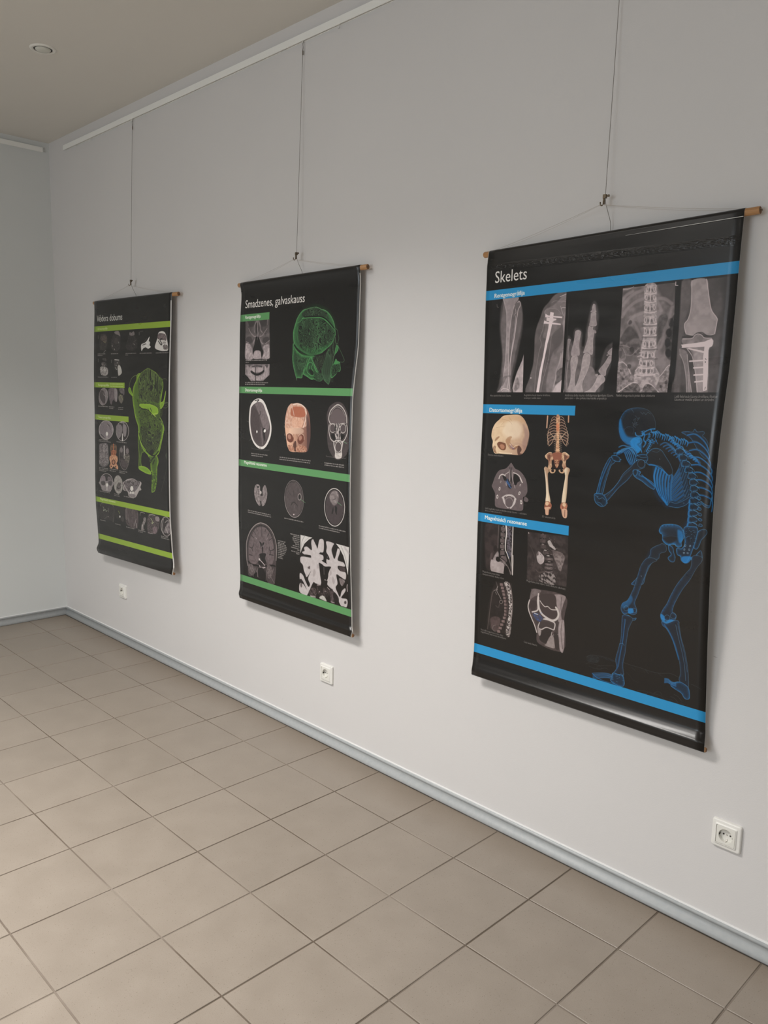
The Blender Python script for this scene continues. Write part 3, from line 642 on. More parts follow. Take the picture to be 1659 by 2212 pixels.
3|6314330|0.7|1.6|586,374 0,2 -1,2 -2,0 -2,0 -1,-2 -1,-2 0,-3 1,-1 2,-1 2,1 1,1
3|6314330|0.7|1.6|599,374 -1,2 -1,2 -1,1 -2,-1 -2,-2 0,-2 0,-2 1,-2 2,-1 2,1 1,2
0|14865108|0.75|1.4|566,403 16,2 20,0 15,-2|3.2 3.2 1
0|13681091|0.6|1.4|564,381 26,1 25,0|2.2 2.2 1
0|14601936|0.75|1.3|576,391 0,4 -2,3 -2,0 -3,-2 -1,-4 0,-4 1,-3 3,0 3,3 1,3|2.2 2.2 1
3|9208451|0.8|0.8|576,391 -1,2 0,2 -2,0 -1,0 -1,-2 -1,-2 0,-2 1,-2 1,0 2,0 1,2
0|14601936|0.75|1.3|612,393 -1,4 -1,2 -3,0 -3,-2 -1,-4 1,-4 1,-3 3,1 2,2 2,4|2.2 2.2 1
3|9208451|0.8|0.8|610,392 0,2 -1,1 -1,1 -1,-1 -1,-1 -1,-2 0,-2 1,-2 1,0 2,0 1,2
0|14601936|0.8|1.4|590,386 1,5 0,10|3.6 3.6 1
3|6314330|0.7|1.6|588,394 -1,2 -1,2 -2,1 -2,-1 -1,-2 -1,-2 0,-2 1,-2 2,-1 2,1 2,2
3|6314330|0.7|1.6|601,394 0,3 -1,1 -2,1 -2,-1 -1,-2 -1,-2 0,-2 1,-2 2,0 2,0 2,2
3|6248537|0.55|2.4|570,266 40,2 0,3 -40,-1
3|6248537|0.55|2.4|573,297 40,1 0,4 -40,-1
3|6248537|0.55|2.4|576,332 40,0 0,4 -40,-1
3|6248537|0.55|2.4|578,358 40,0 0,4 -40,0
0|14799315|0.85|0.8|506,453 17,-11 21,-14 12,-4 11,2|2.4 2.4 1
0|14470350|0.85|0.8|593,426 16,4 16,14 12,9|2.4 2.4 1
7|4604225|0.8|2|520,453 24,-21 24,-4 7,25|6 7892848 3 0 1
7|4604225|0.8|2|586,453 6,-23 17,2 21,19|6 8221813 3 0 1
0|14141386|0.7|1.4|560,352 11,-2 9,6|3 3 1
0|14141386|0.7|1.4|564,342 12,-3|3 3 1
0|14141386|0.7|1.4|557,391 14,-12 17,-1|3 3 1
0|14141386|0.7|1.4|614,356 -7,-4|3 3 1
0|14141386|0.7|1.4|554,404 17,-5 22,4 33,-3|3 3 1
0|14141386|0.7|1.4|559,412 17,-3|3 3 1
5|4472639|1|2|674,156 128,1 4,43 0,64 1,79 1,65 -4,47 -134,0 7,-49 -1,-134|25 6051158 2 0 1
7|6445916|0.8|6|674,156 28,1 2,51 -11,48 -3,41 -3,25 9,133 -17,0 -1,-150 -3,-67|16 7761262 2 0 1
3|3025451|0.7|12|786,157 18,1 4,58 -1,64 0,96 0,64 -11,-81 -2,-112
7|10195089|0.97|1.2|702,157 40,0 7,30 8,35 7,19 15,19 1,10 -4,30 -18,3 -23,-8 -13,7 -24,-6 -6,-17 0,-11 8,-11 5,-25 -1,-41|16 11576229 2.4 0 1
0|13944263|0.85|0.8|702,157 2,34 1,41 -5,25 -8,11 0,11 6,17|2 2 1
0|14141386|0.85|0.8|742,157 7,30 8,35 7,19 15,19 1,10 -3,30|2.2 2.2 1
0|13483712|0.7|0.8|698,297 24,4 9,-6 11,0 18,8 16,-2|1.6 1.6 1
3|11181727|0.5|10|722,251 29,3 15,12 3,27 -28,-1 -20,-18
0|2959658|0.8|1.5|688,304 27,0 13,-8 14,-1 14,8 16,2|2.4 2.4 1
7|8221813|0.95|1.2|690,308 25,1 7,-8 10,-3 9,3 9,8 21,3 4,11 -6,11 -4,24 10,97 -28,0 -11,-48 -13,-50 -14,-21 -19,-15|14 10523798 2.2 0 1
0|13483712|0.85|0.8|690,309 25,0 8,-8 9,-3 10,4 8,7 19,2|2 2 1
7|10523798|0.9|3|730,347 20,1 11,107 -14,0 -15,-65 -8,-30|10 11707815 2 0 1
0|13483712|0.85|0.8|706,338 14,17 7,22 9,30 11,48|2.2 2.2 1
7|8419192|0.9|1.4|682,337 3,-2 16,6 7,12 3,20 10,42 10,40 -14,0 -8,-40 -11,-42 -13,-24|10 9866125 2 0 1
0|12497074|0.7|0.8|685,349 13,24 12,42 7,40|1.8 1.8 1
0|13155004|0.7|0.8|706,351 4,19 10,45 11,40|2 2 1
0|12826039|0.6|0.8|715,406 9,49|2 2 1
1|14733522|1|0.8|686,324 34,-2 31,-3 19,-7 5,6 0,8 -2,6 -7,3 -2,7 3,32 5,72 -10,3 -2,-9 -9,-82 1,-25 -34,0 -29,0 0,-5
1|14470350|1|0.8|700,335 12,-1 41,10 -1,5 -26,-7
1|9208451|1|1|728,333 24,-1 0,11
0|14733522|1|0.8|715,369 37,-1|4 4 0
0|14733522|1|0.8|728,387 25,-1|4 4 0
0|14733522|1|0.8|731,406 24,-1|4 4 0
0|14733522|1|0.8|736,424 22,-2|4 4 0
0|3946296|1|0.8|757,363 3,3|1.2 1.2 1
3|3288623|1|0.8|760,372 0,1 -1,1 0,0 -1,0 0,-1 -1,-1 1,-1 0,0 0,0 1,0 1,1
0|3946296|1|0.8|767,438 -1,6|1.2 1.2 1
0|14141386|0.9|0.8|657,156 0,9 7,1|2 2 0
1|1051916|1|0.5|0,452 825,0 0,48 -825,0
1|1051916|1|0.5|154,140 1,0 0,1 -1,0
1|1051916|0|0.5|157,150 6,0 0,40 -6,0
1|1051916|1|0.5|311,150 10,0 0,303 -10,0
1|1051916|1|0.5|478,150 21,0 0,303 -21,0
1|1051916|1|0.5|660,175 12,0 0,278 -12,0
1|1051916|1|0.5|663,150 9,0 0,26 -9,0
1|1051916|1|0.5|806,150 19,0 0,303 -19,0
0|14141386|0.9|0.8|657,156 0,9 7,1|2 2 0
1|2396876|1|0.5|0,120 825,0 0,31 -825,0
1|2396876|1|0.5|0,492 368,0 0,30 -368,0
1|2396876|1|0.5|0,1332 825,0 0,32 -825,0
t|Skelets|36.4 97.5 125.0 37.0|15657702|0.5|1
t|Rentgenogrāfija|36.5 144.8 119.3 13.5|15657702|1.1|1
t|Abu apakšstilba kaulu lūzums|30.2 465.6 87.3 6.2|13485763|0|0.9
t|Augšdelma kaula lūzuma ārstēšana,|170.7 463.7 101.9 6.2|13485763|0|0.9
t|ievietojot metāla stieni|171.2 472.6 65.3 6.2|13485763|0|0.9
t|Atkārtota darba trauma: rādītājpirksta šķembains lūzums,|326.9 464.1 167.6 7.0|13485763|0|0.95
t|pirms tam — divu pirkstu traumatiska amputācija|327.6 472.4 144.7 7.0|13485763|0|0.95
t|Neliels mugurkaula jostas daļas izliekums|503.7 464.0 120.8 7.0|13485763|0|0.95
t|Lielā liela kaula lūzuma ārstēšana, fiksējot|683.6 465.9 119.7 7.4|13485763|0|0.95
t|lūzumu ar metāla plāksni un skrūvēm|683.8 474.4 111.3 7.4|13485763|0|0.95
t|Datortomogrāfija|29.5 516.8 137.0 13.5|15657702|1.1|1
19|15519916|1|1|44,599 2,-22 11,-21 18,-15 16,-12 29,-4 33,-1 20,10 15,18 10,20 3,20 -5,21 -2,13 -6,13 -10,11 -16,5 -40,0 -40,0 -22,-1 -10,-23 1,-16|11701368 87 576 198 613
7|15520434|0.35|2|44,599 6,-27 25,-31 45,-16 46,6 32,41 3,20 -6,31 -36,-9 -52,3 -51,-3|12 13544072 1.6 0 1
3|13475958|0.4|7|84,534 43,-8 39,5 14,16 -39,-2 -39,4 -27,1
3|16180428|0.55|12|109,549 45,-1 18,25 -14,26 -39,2 -28,-20
3|9860720|0.55|8|174,555 23,22 3,20 -6,26 -9,13 -10,-22 8,-24
3|8541240|0.6|2|62,614 17,-14 -6,-2 -11,8
3|7356974|0.9|2|70,622 13,-8 20,3 6,13 -4,11 -15,1 -13,-8
3|12881008|0.8|2|82,626 12,-3 9,7 -5,9 -10,-2
0|16441790|0.8|0.8|63,619 8,-4 9,-1 23,3|2 2 1
3|10514510|0.55|3|106,612 6,-11 13,-6 7,3 -6,8 2,13 16,7 16,-4 -12,16 -20,-1 -12,-10
0|16442564|0.8|0.8|124,620 15,11 8,-5 13,-4|2 2 1
0|7883830|0.8|0.8|135,637 16,-5 9,-7|2 2 1
0|6445206|0.8|0.8|122,624 12,10 13,-3|1.2 1.2 1
0|6445206|0.8|0.8|127,619 5,7 -4,7|1.2 1.2 1
0|6445206|0.8|0.8|134,626 9,13|1.2 1.2 1
3|4597794|0.8|2|160,625 8,2 6,10 -6,11 10,2 -16,5 -6,-17
3|7884344|0.7|2|57,630 8,2 -1,11 6,11 -10,-3 -7,-10
0|16443597|0.8|2|82,650 7,2 46,-1|2.5 2.5 1
0|16310980|0.7|0.8|54,620 5,16 -1,10|2 2 1
0|9856064|0.5|0.8|85,540 30,5 14,11|0.7 0.7 1
0|9856064|0.5|0.8|95,549 -12,11|0.7 0.7 1
0|9856064|0.5|0.8|63,569 37,-7|0.7 0.7 1
0|9856064|0.5|0.8|114,533 14,13|0.7 0.7 1
t|Deniņu kaula lūzums|32.8 664.2 66.9 6.2|13485763|0|0.85
7|6444632|1|1|134,682 9,9 9,9 20,7 20,17 11,22 3,26 -8,15 -8,5 3,26 -7,18 -53,1 -52,-1 -8,-18 -1,-27 -10,-16 -6,-10 5,-11 10,-25 15,-18 26,-8 13,-11|10 7102048 2 0 1
3|6444632|1|0.8|195,791 7,-3 10,8 -2,7 -8,2 -8,-4
0|8418420|0.6|0.8|134,682 9,9 9,9 20,7 20,17 11,22 3,26|1.2 1.2 1
0|8418420|0.6|0.8|134,682 -9,10 -13,11 -26,8 -15,18 -10,25|1.2 1.2 1
3|1578004|1|1.2|150,718 10,1 12,12 2,7 -10,7 -4,8 -7,0 -6,-18
3|1972763|1|1.2|100,727 10,0 7,6 1,8 -8,2 -6,-7
0|14077128|0.9|0.8|146,714 14,3 13,8 11,18|3.5 3.5 1
0|14077128|0.9|0.8|86,738 4,-10 10,-5 12,4|4 4 1
0|14077128|0.9|0.8|175,730 9,13|4 4 1
0|14077128|0.9|0.8|110,723 10,-6 6,-4|2 2 1
0|14077128|0.9|0.8|129,705 3,26 -1,11|1.5 1.5 1
0|14077128|0.9|0.8|139,705 3,26 6,18|1.5 1.5 1
0|14077128|0.9|0.8|119,759 -2,-8 4,-8|1.6 1.6 1
0|14077128|0.9|0.8|152,755 4,9|1.6 1.6 1
0|2235934|0.9|0.8|130,697 3,24 3,23|2.2 2.2 1
0|2235934|0.9|0.8|138,697 0,23 4,27|2.2 2.2 1
0|2235934|0.9|0.8|137,731 2,21|2.2 2.2 1
3|2106416|0.9|1.4|121,735 8,5 8,15 5,5 -6,8 -10,-4 -4,-13 -6,-8
0|4091050|0.9|0.8|115,744 13,4 4,13|2 2 1
0|4091050|0.9|0.8|121,738 4,15 14,12|2 2 1
0|4091050|0.9|0.8|118,749 17,6|2 2 1
3|14077128|1|0.8|94,773 -1,3 -2,2 -2,1 -1,-1 -1,-2 0,-4 1,-3 2,-2 1,-1 2,1 1,2
3|3945012|0.8|0.8|92,773 -1,1 0,1 -1,1 -1,-1 0,-1 0,-1 0,-2 1,-1 1,-1 1,1 0,1
3|14077128|1|0.8|178,780 -1,3 -3,2 -2,0 -1,-1 -1,-3 1,-3 1,-3 3,-2 2,0 1,1 1,3
3|3945012|0.8|0.8|176,779 -1,2 -1,1 -1,0 0,0 -1,-2 1,-1 1,-2 1,-1 1,0 0,1 1,1
3|14077128|1|0.8|178,753 -1,2 -1,1 -1,0 -1,-1 0,-1 0,-2 1,-2 1,-1 2,0 1,1 0,1
3|3945012|0.8|0.8|177,753 0,1 -1,0 0,0 -1,0 0,-1 0,-1 1,0 0,-1 1,0 0,0 0,1
3|14077128|1|0.8|96,748 -1,2 -1,1 -1,1 0,-1 -1,-1 0,-2 1,-2 1,-1 1,-1 0,1 1,1
3|3945012|0.8|0.8|95,748 0,1 -1,1 0,0 -1,0 0,-1 0,-1 0,-1 1,-1 0,0 1,0 0,1
3|14077128|1|0.8|87,800 -1,4 -2,2 -2,1 -2,-1 -1,-2 0,-4 0,-3 2,-3 2,-1 2,1 1,3
3|3945012|0.8|0.8|85,800 -1,2 -1,1 0,1 -1,-1 -1,-1 0,-2 0,-1 1,-2 1,0 1,0 0,2
3|14077128|1|0.8|187,807 0,4 -1,3 -2,1 -2,-1 -2,-2 -1,-3 0,-4 1,-3 2,-1 2,0 2,3
3|3945012|0.8|0.8|185,808 0,1 -1,2 0,0 -1,0 -1,-1 -1,-2 0,-2 1,-1 0,-1 1,1 1,1
0|13156028|0.9|0.8|104,801 13,-8 14,-3 16,0 14,10|5 5 1
0|13550786|0.9|0.8|109,803 6,13 15,14|8 8 1
0|13550786|0.9|0.8|158,801 -3,13 -14,16|8 8 1
3|6444632|1|0.8|149,813 -1,8 -6,7 -8,3 -8,-2 -6,-5 -2,-7 1,-8 6,-6 8,-3 8,1 6,5
0|12498098|0.5|0.8|151,812 -2,8 -4,6 -7,4 -7,1 -8,-3 -5,-5 -2,-7 1,-7 5,-6 7,-4 7,-1 7,2 5,6 3,6|2 2 1
0|14800852|0.8|0.8|121,796 11,-7 14,5|2 2 1
t|Labā augšžokļa kaula priekšējās sienas lūzums — asiņošana|32.2 847.3 175.1 6.2|13485763|0|0.85
t|deguna blakusdobumos|31.9 855.9 73.9 6.2|13485763|0|0.85
0|11570810|0.95|0.8|302,530 -9,-3 -8,6 -1,6|2.6 1.8 1
0|7883838|0.9|0.8|303,531 -8,1 -8,10|1.6 1.6 1
0|11570810|0.95|0.8|303,538 -11,-2 -10,7 0,5|2.6 1.8 1
0|7883838|0.9|0.8|303,539 -9,3 -9,10|1.6 1.6 1
0|11570810|0.95|0.8|304,546 -12,-1 -12,7 -1,6|2.6 1.8 1
0|7883838|0.9|0.8|304,547 -11,4 -10,11|1.6 1.6 1
0|11570810|0.95|0.8|305,555 -14,-1 -14,8 0,6|2.6 1.8 1
0|7883838|0.9|0.8|305,556 -12,5 -12,11|1.6 1.6 1
0|11570810|0.95|0.8|305,563 -15,0 -15,8 -1,7|2.6 1.8 1
0|7883838|0.9|0.8|305,564 -13,6 -13,11|1.6 1.6 1
0|11570810|0.95|0.8|306,571 -17,1 -17,9 0,6|2.6 1.8 1
0|7883838|0.9|0.8|306,572 -15,7 -14,12|1.6 1.6 1
0|11570810|0.95|0.8|307,580 -17,0 -17,10 4,7|2.6 1.8 1
0|7883838|0.9|0.8|307,581 -15,8 -15,12|1.6 1.6 1
0|11570810|0.95|0.8|308,588 -18,1 -16,11 3,7|2.6 1.8 1
0|7883838|0.9|0.8|308,589 -15,9 -15,13|1.6 1.6 1
0|11570810|0.95|0.8|308,597 -17,1 -16,11 3,7|2.6 1.8 1
0|7883838|0.9|0.8|308,597 -14,11 -15,12|1.6 1.6 1
0|13480086|0.9|0.8|306,597 -12,-9 -13,-12|2.4 2.4 1
0|12887436|0.9|0.8|302,583 -11,25 -9,10|2.4 2.4 1
0|12887436|0.9|0.8|276,574 -2,20 7,22|2.4 2.4 1
0|11570810|0.95|0.8|311,530 8,-4 10,6 1,5|2.6 1.8 1
0|7883838|0.9|0.8|311,531 8,1 9,9|1.6 1.6 1
0|11570810|0.95|0.8|311,538 11,-3 11,6 1,6|2.6 1.8 1
0|7883838|0.9|0.8|312,539 9,2 10,10|1.6 1.6 1
0|11570810|0.95|0.8|312,546 12,-2 13,6 1,6|2.6 1.8 1
0|7883838|0.9|0.8|312,547 11,3 12,10|1.6 1.6 1
0|11570810|0.95|0.8|313,554 13,-1 15,6 1,6|2.6 1.8 1
0|7883838|0.9|0.8|313,555 13,4 13,10|1.6 1.6 1
0|11570810|0.95|0.8|314,563 15,-2 16,8 1,6|2.6 1.8 1
0|7883838|0.9|0.8|314,564 14,5 15,10|1.6 1.6 1
0|11570810|0.95|0.8|314,571 17,-1 18,8 1,6|2.6 1.8 1
0|7883838|0.9|0.8|314,572 16,6 16,10|1.6 1.6 1
0|11570810|0.95|0.8|315,579 17,0 18,8 -3,7|2.6 1.8 1
0|7883838|0.9|0.8|315,580 16,7 16,11|1.6 1.6 1
0|11570810|0.95|0.8|316,588 17,0 17,8 -2,7|2.6 1.8 1
0|7883838|0.9|0.8|316,589 16,7 16,11|1.6 1.6 1
0|11570810|0.95|0.8|317,596 16,0 18,9 -2,8|2.6 1.8 1
0|7883838|0.9|0.8|317,597 16,9 15,11|1.6 1.6 1
0|13480086|0.9|0.8|318,597 11,-11 11,-12|2.4 2.4 1
0|12887436|0.9|0.8|320,582 15,24 10,9|2.4 2.4 1
0|12887436|0.9|0.8|344,571 6,19 -5,23|2.4 2.4 1
0|14857366|0.9|0.8|268,526 0,18 0,18|5 5 1
0|13803650|0.9|0.8|346,524 1,18|5 5 1
7|11171934|1|1|301,525 12,0 4,47 0,25 5,44 -14,1 0,-45 -3,-24|4 14857356 3 0 1
3|14451290|0.7|3|303,551 9,-3 2,19 -7,3
0|15254684|0.9|0.8|303,578 9,0 7,-1|1.6 1.6 1
0|13150870|0.8|0.8|298,580 6,-1|1.8 1.8 1
0|13150870|0.8|0.8|319,579 6,0|1.8 1.8 1
0|15254684|0.9|0.8|304,584 8,0 8,-1|1.6 1.6 1
0|13150870|0.8|0.8|298,586 6,-1|1.8 1.8 1
0|13150870|0.8|0.8|320,584 6,1|1.8 1.8 1
0|15254684|0.9|0.8|304,590 9,0 7,-1|1.6 1.6 1
0|13150870|0.8|0.8|299,592 6,-1|1.8 1.8 1
0|13150870|0.8|0.8|321,590 5,1|1.8 1.8 1
0|15254684|0.9|0.8|305,595 8,1 8,-1|1.6 1.6 1
0|13150870|0.8|0.8|299,598 6,-1|1.8 1.8 1
0|13150870|0.8|0.8|321,596 6,0|1.8 1.8 1
0|15254684|0.9|0.8|305,601 9,1 7,-1|1.6 1.6 1
0|13150870|0.8|0.8|299,604 6,-1|1.8 1.8 1
0|13150870|0.8|0.8|321,602 6,0|1.8 1.8 1
0|15254684|0.9|0.8|306,607 8,1 8,-2|1.6 1.6 1
0|13150870|0.8|0.8|300,610 6,-1|1.8 1.8 1
0|13150870|0.8|0.8|322,608 6,0|1.8 1.8 1
0|15254684|0.9|0.8|306,613 9,1 7,-2|1.6 1.6 1
0|13150870|0.8|0.8|300,615 6,0|1.8 1.8 1
0|13150870|0.8|0.8|322,614 6,0|1.8 1.8 1
0|15254684|0.9|0.8|307,619 8,1 8,-2|1.6 1.6 1
0|13150870|0.8|0.8|301,621 6,0|1.8 1.8 1
0|13150870|0.8|0.8|323,620 6,0|1.8 1.8 1
0|15254684|0.9|0.8|307,625 8,1 8,-2|1.6 1.6 1
0|13150870|0.8|0.8|301,627 6,0|1.8 1.8 1
0|13150870|0.8|0.8|323,626 6,0|1.8 1.8 1
0|15254684|0.9|0.8|307,631 9,0 7,-1|1.6 1.6 1
0|13150870|0.8|0.8|302,633 6,-1|1.8 1.8 1
0|13150870|0.8|0.8|324,632 6,0|1.8 1.8 1
0|15254684|0.9|0.8|308,637 8,0 8,-1|1.6 1.6 1
0|13150870|0.8|0.8|302,639 6,-1|1.8 1.8 1
0|13150870|0.8|0.8|324,637 6,1|1.8 1.8 1
3|9854024|1|1.5|297,640 37,-2 -1,22 -18,6 -13,-4
7|14597272|1|1|294,640 -11,-2 -15,12 5,9 8,5 2,14 -2,11 9,4 8,-13 -3,-12 5,-11|8 9856078 2.2 0 1
3|6306352|0.75|2|287,646 -10,5 7,12 4,3
0|15783604|0.9|0.8|294,640 -11,-1 -14,11|2 2 1
3|13543558|1|0.8|302,691 -12,1 -2,6 9,6 12,-4 2,-9
3|2233364|1|0.8|306,695 0,2 -2,2 -3,1 -3,-1 -2,-1 -1,-2 1,-3 2,-1 2,-1 3,0 2,2
7|14597272|1|1|333,638 10,-3 16,9 -3,10 -7,5 0,15 3,9 -8,6 -10,-12 2,-12 -7,-10|8 9856078 2.2 0 1
3|6306352|0.75|2|340,642 11,5 -5,12 -4,3
0|15783604|0.9|0.8|333,638 10,-3 15,9|2 2 1
3|13543558|1|0.8|332,689 12,-1 3,6 -8,7 -12,-2 -4,-8
3|2233364|1|0.8|339,692 0,3 -2,1 -3,1 -2,0 -2,-2 -1,-2 0,-2 2,-2 3,-1 2,1 2,1
19|15521980|1|0.8|267,690 6,-6 11,7 2,10 -3,8 6,47 9,40 -18,2 0,-28 -4,-38 -6,-30|12228218 277 745 290 741
19|15258808|1|0.8|344,689 7,-8 10,2 3,7 -5,18 -1,42 -4,42 -14,2 3,-43 5,-38 -2,-12|12228218 349 738 360 738
0|15786702|0.7|2|271,700 10,34 5,45 0,16|3 3 1
7|9196610|1|0.8|280,795 13,-1 10,9 -1,10 -4,6 -20,2 -2,-12|5 12878436 2.5 0 1
3|14859932|1|0.8|292,800 -1,4 -2,2 -3,2 -4,-1 -2,-2 -1,-3 1,-4 2,-2 3,-1 4,0 2,2
3|14594710|0.95|0.8|278,814 21,-3 -4,8 -2,17 -11,1 -3,-16
0|8540226|1|0.8|294,817 -1,18|2 2 1
7|9196610|1|0.8|340,793 16,-2 6,8 -2,10 2,10 -19,0 -8,-14|5 12878436 2.5 0 1
3|14859932|1|0.8|356,797 -1,3 -2,3 -3,1 -4,-1 -2,-2 -1,-3 0,-3 3,-3 3,-1 3,1 3,2
3|14594710|0.95|0.8|341,814 19,-2 1,25 -14,0
0|8540226|1|0.8|353,815 0,20|2 2 1
3|2627092|0.85|2|297,662 17,4 16,-6 5,10 -6,13 -13,6 -14,-4 -7,-10
7|13541500|1|0.8|305,662 17,-1 0,15 -7,10 -6,-7|4 9855050 3 0 1
3|4596766|1|0.8|311,667 -1,0 0,1 -1,0 -1,0 -1,0 0,-1 0,-1 1,-1 1,0 1,0 0,1
3|4596766|1|0.8|321,666 0,1 -1,0 -1,1 -1,0 0,-1 -1,-1 0,-1 1,0 1,-1 1,0 0,1
3|4596766|1|0.8|311,673 0,1 -1,0 -1,1 0,-1 -1,0 0,-1 0,-1 0,-1 1,0 1,0 1,1
3|4596766|1|0.8|321,672 0,1 -1,1 0,0 -1,0 -1,-1 0,-1 0,-1 0,0 1,-1 1,1 1,0
t|3D rekonstrukcija|268.1 847.2 50.8 6.2|13485763|0|0.85
7|2892836|0.9|8|37,899 65,-6 -5,52 -4,62 -19,45 -28,4 -9,-68|14 4076082 2.4 0 1
7|9207936|0.9|3|67,1053 6,-37 17,-28 7,4 3,22 24,10 -4,37 -42,7|12 11839656 2 0 1
3|1972248|0.8|3|89,978 -2,5 -3,4 -4,2 -4,-2 -2,-3 0,-6 2,-5 3,-4 4,-2 4,2 2,4
3|1446418|0.95|2|101,1009 2,4 1,4 -3,3 -3,2 -5,0 -4,-2 -3,-3 0,-4 2,-4 4,-1 5,-1
3|6312530|0.6|4|71,1008 -2,7 -3,6 -3,2 -3,-2 -1,-5 1,-8 2,-7 3,-5 3,-2 2,2 1,5
3|2366492|0.8|5|71,925 -1,4 -3,4 -4,2 -4,-1 -4,-3 -1,-4 1,-5 3,-4 4,-2 4,1 3,3
0|7892590|0.7|2|94,897 -1,41 0,36|3 3 1
5|6049872|1|0.8|104,900 19,-1 -1,15 -18,-1|5 7102560 2 0 1
3|1183246|1|0.8|104,895 19,0 0,4 -9,1 -10,-1
3|9865864|1|0.8|119,897 -1,0 -2,1 -3,1 -2,-1 -3,0 0,-1 1,-1 2,0 3,-1 2,0 2,1
5|6049872|1|0.8|103,919 19,0 -1,15 -18,-1|5 7102560 2 0 1
3|1183246|1|0.8|103,915 19,0 0,4 -9,1 -10,-1
3|9865864|1|0.8|118,916 -1,1 -2,1 -3,0 -2,0 -3,0 0,-1 1,-1 2,-1 3,0 2,0 2,0
5|6049872|1|0.8|102,940 19,-1 -1,15 -18,0|5 7102560 2 0 1
3|1183246|1|0.8|102,936 19,-2 0,5 -9,2 -10,-1
3|9865864|1|0.8|117,937 -1,1 -2,1 -3,0 -2,0 -2,0 -1,-1 1,-1 2,-1 3,0 2,0 3,0
5|6049872|1|0.8|102,961 18,-2 0,15 -18,0|5 7102560 2 0 1
3|1183246|1|0.8|102,956 18,-1 1,4 -10,2 -9,-1
3|9865864|1|0.8|117,957 -1,1 -2,1 -3,0 -3,0 -2,0 -1,-1 1,-1 2,-1 3,0 3,0 2,0
5|6049872|1|0.8|104,980 18,-1 -1,15 -18,0|5 7102560 2 0 1
3|1183246|1|0.8|104,976 17,-1 1,4 -9,2 -9,-1
3|9865864|1|0.8|118,977 -1,1 -2,1 -3,0 -2,0 -2,0 -1,-1 1,-1 2,-1 3,0 3,0 2,0
7|5918286|1|0.8|103,995 18,-4 12,20 -9,10 -16,-14|5 6970974 2 0 1
0|1314832|1|0.8|106,1000 15,-4|5 5 1
3|7891562|1|0.8|118,999 0,1 -2,2 -3,1 -2,0 -2,0 -1,-1 0,-1 2,-1 3,-1 2,-1 2,0
0|13155514|0.8|0.8|106,1010 18,12 20,20 6,13|2.5 2.5 1
0|1578004|0.9|0.8|110,1007 17,8 20,16|2.5 2.5 1
0|14998744|0.95|0.8|125,893 3,26 -3,28 0,27 8,15 14,31 3,18|6 2 1
7|2630180|1|1.5|131,893 18,-1 3,78 -4,28 -9,-10 -8,-15 -1,-54|4 6445666 4 0 1
0|7236730|0.7|0.8|134,902 7,2 -3,6|2 2 1
0|7236730|0.7|0.8|134,912 8,2 -3,6|2 2 1
0|7236730|0.7|0.8|134,922 8,1 -3,7|2 2 1
0|7236730|0.7|0.8|135,931 7,2 -3,6|2 2 1
0|7236730|0.7|0.8|135,941 8,2 -3,6|2 2 1
0|7236730|0.7|0.8|135,951 8,1 -3,7|2 2 1
0|7236730|0.7|0.8|136,961 7,1 -3,7|2 2 1
0|7236730|0.7|0.8|136,970 8,2 -3,6|2 2 1
0|7236730|0.7|0.8|136,980 8,2 -3,6|2 2 1
0|13485248|0.95|0.8|154,892 0,51 -1,54 3,57|4.5 4.5 1
0|5271200|0.8|0.8|132,984 7,7 4,10|2 2 1
7|10392208|1|2|65,1020 24,3 24,-1 9,15 -3,21 -51,2|12 11708070 2 0 1
0|4339768|0.8|0.8|95,1019 24,4 3,14 -2,20|2 2 1
3|920331|1|1.5|125,1032 12,0 8,13 -4,13 -19,1 0,-17
0|7892074|0.8|0.8|104,1009 27,17 12,15 6,15|4 4 1
0|13156026|0.9|0.8|157,990 1,24 -1,43|3.5 3.5 1
0|4603456|0.8|0.8|142,1007 8,20 2,26|5 5 1
3|1183246|1|1.6|101,1007 3,4 0,3 -2,4 -4,2 -5,0 -4,-2 -3,-3 0,-4 2,-4 4,-2 5,0
1|1051916|1|0.5|12,1060 160,0 0,26 -160,0
t|Mugurkaula jostas daļas|29.7 1069.5 74.6 6.2|13485763|0|0.85
t|starpskriemeļu disku trūce|30.0 1078.7 92.3 6.2|13485763|0|0.85
5|1972504|1|3|89,1093 67,-7 5,72 -8,109 -101,4 6,-92 11,-47|12 2629921 2 0 1
0|6050384|0.8|2|89,1093 6,17 -8,12 -12,12 -6,38 -6,46 -5,49|3 3 1
0|5129282|0.8|2|82,1120 -9,31 -7,41 -1,61|1.5 1.5 1
0|11182238|0.8|0.8|97,1107 -4,16 9,13 9,12|2.5 2.5 1
0|9208448|0.8|0.8|87,1129 6,8|2.5 2.5 1
0|9866378|0.8|0.8|81,1125 16,-6|2 2 1
0|9207934|0.8|0.8|119,1158 -1,3 -2,3 -4,2 -3,-1 -2,-1 -1,-3 1,-4 2,-2 3,-2 3,0 3,2 1,3|2.4 2.4 1
0|4602940|0.9|2|91,1177 10,4 5,-12|4 4 1
7|4733498|0.9|3|69,1227 21,-12 21,5 -5,36 6,11 -36,-2 -6,-18|8 5917258 2 0 1
0|7892074|0.7|0.8|91,1268 -3,0 -3,0 -2,-2 -2,-1 -1,-3 -1,-2 0,-3 2,-3 1,-3 3,-2 3,-2 3,-1|3 3 1
1|8416362|0.95|1.4|105,1095 13,-2 1,9 -13,2
0|2629664|1|0.8|106,1104 12,-1|1.2 1.2 1
1|8416362|0.95|1.4|110,1106 13,-2 0,9 -13,2
0|2629664|1|0.8|111,1115 11,-1|1.2 1.2 1
1|8416362|0.95|1.4|114,1116 13,-1 0,9 -13,1
0|2629664|1|0.8|115,1126 11,-1|1.2 1.2 1
1|8416362|0.95|1.4|117,1127 13,-1 1,9 -13,1
0|2629664|1|0.8|118,1137 12,-1|1.2 1.2 1
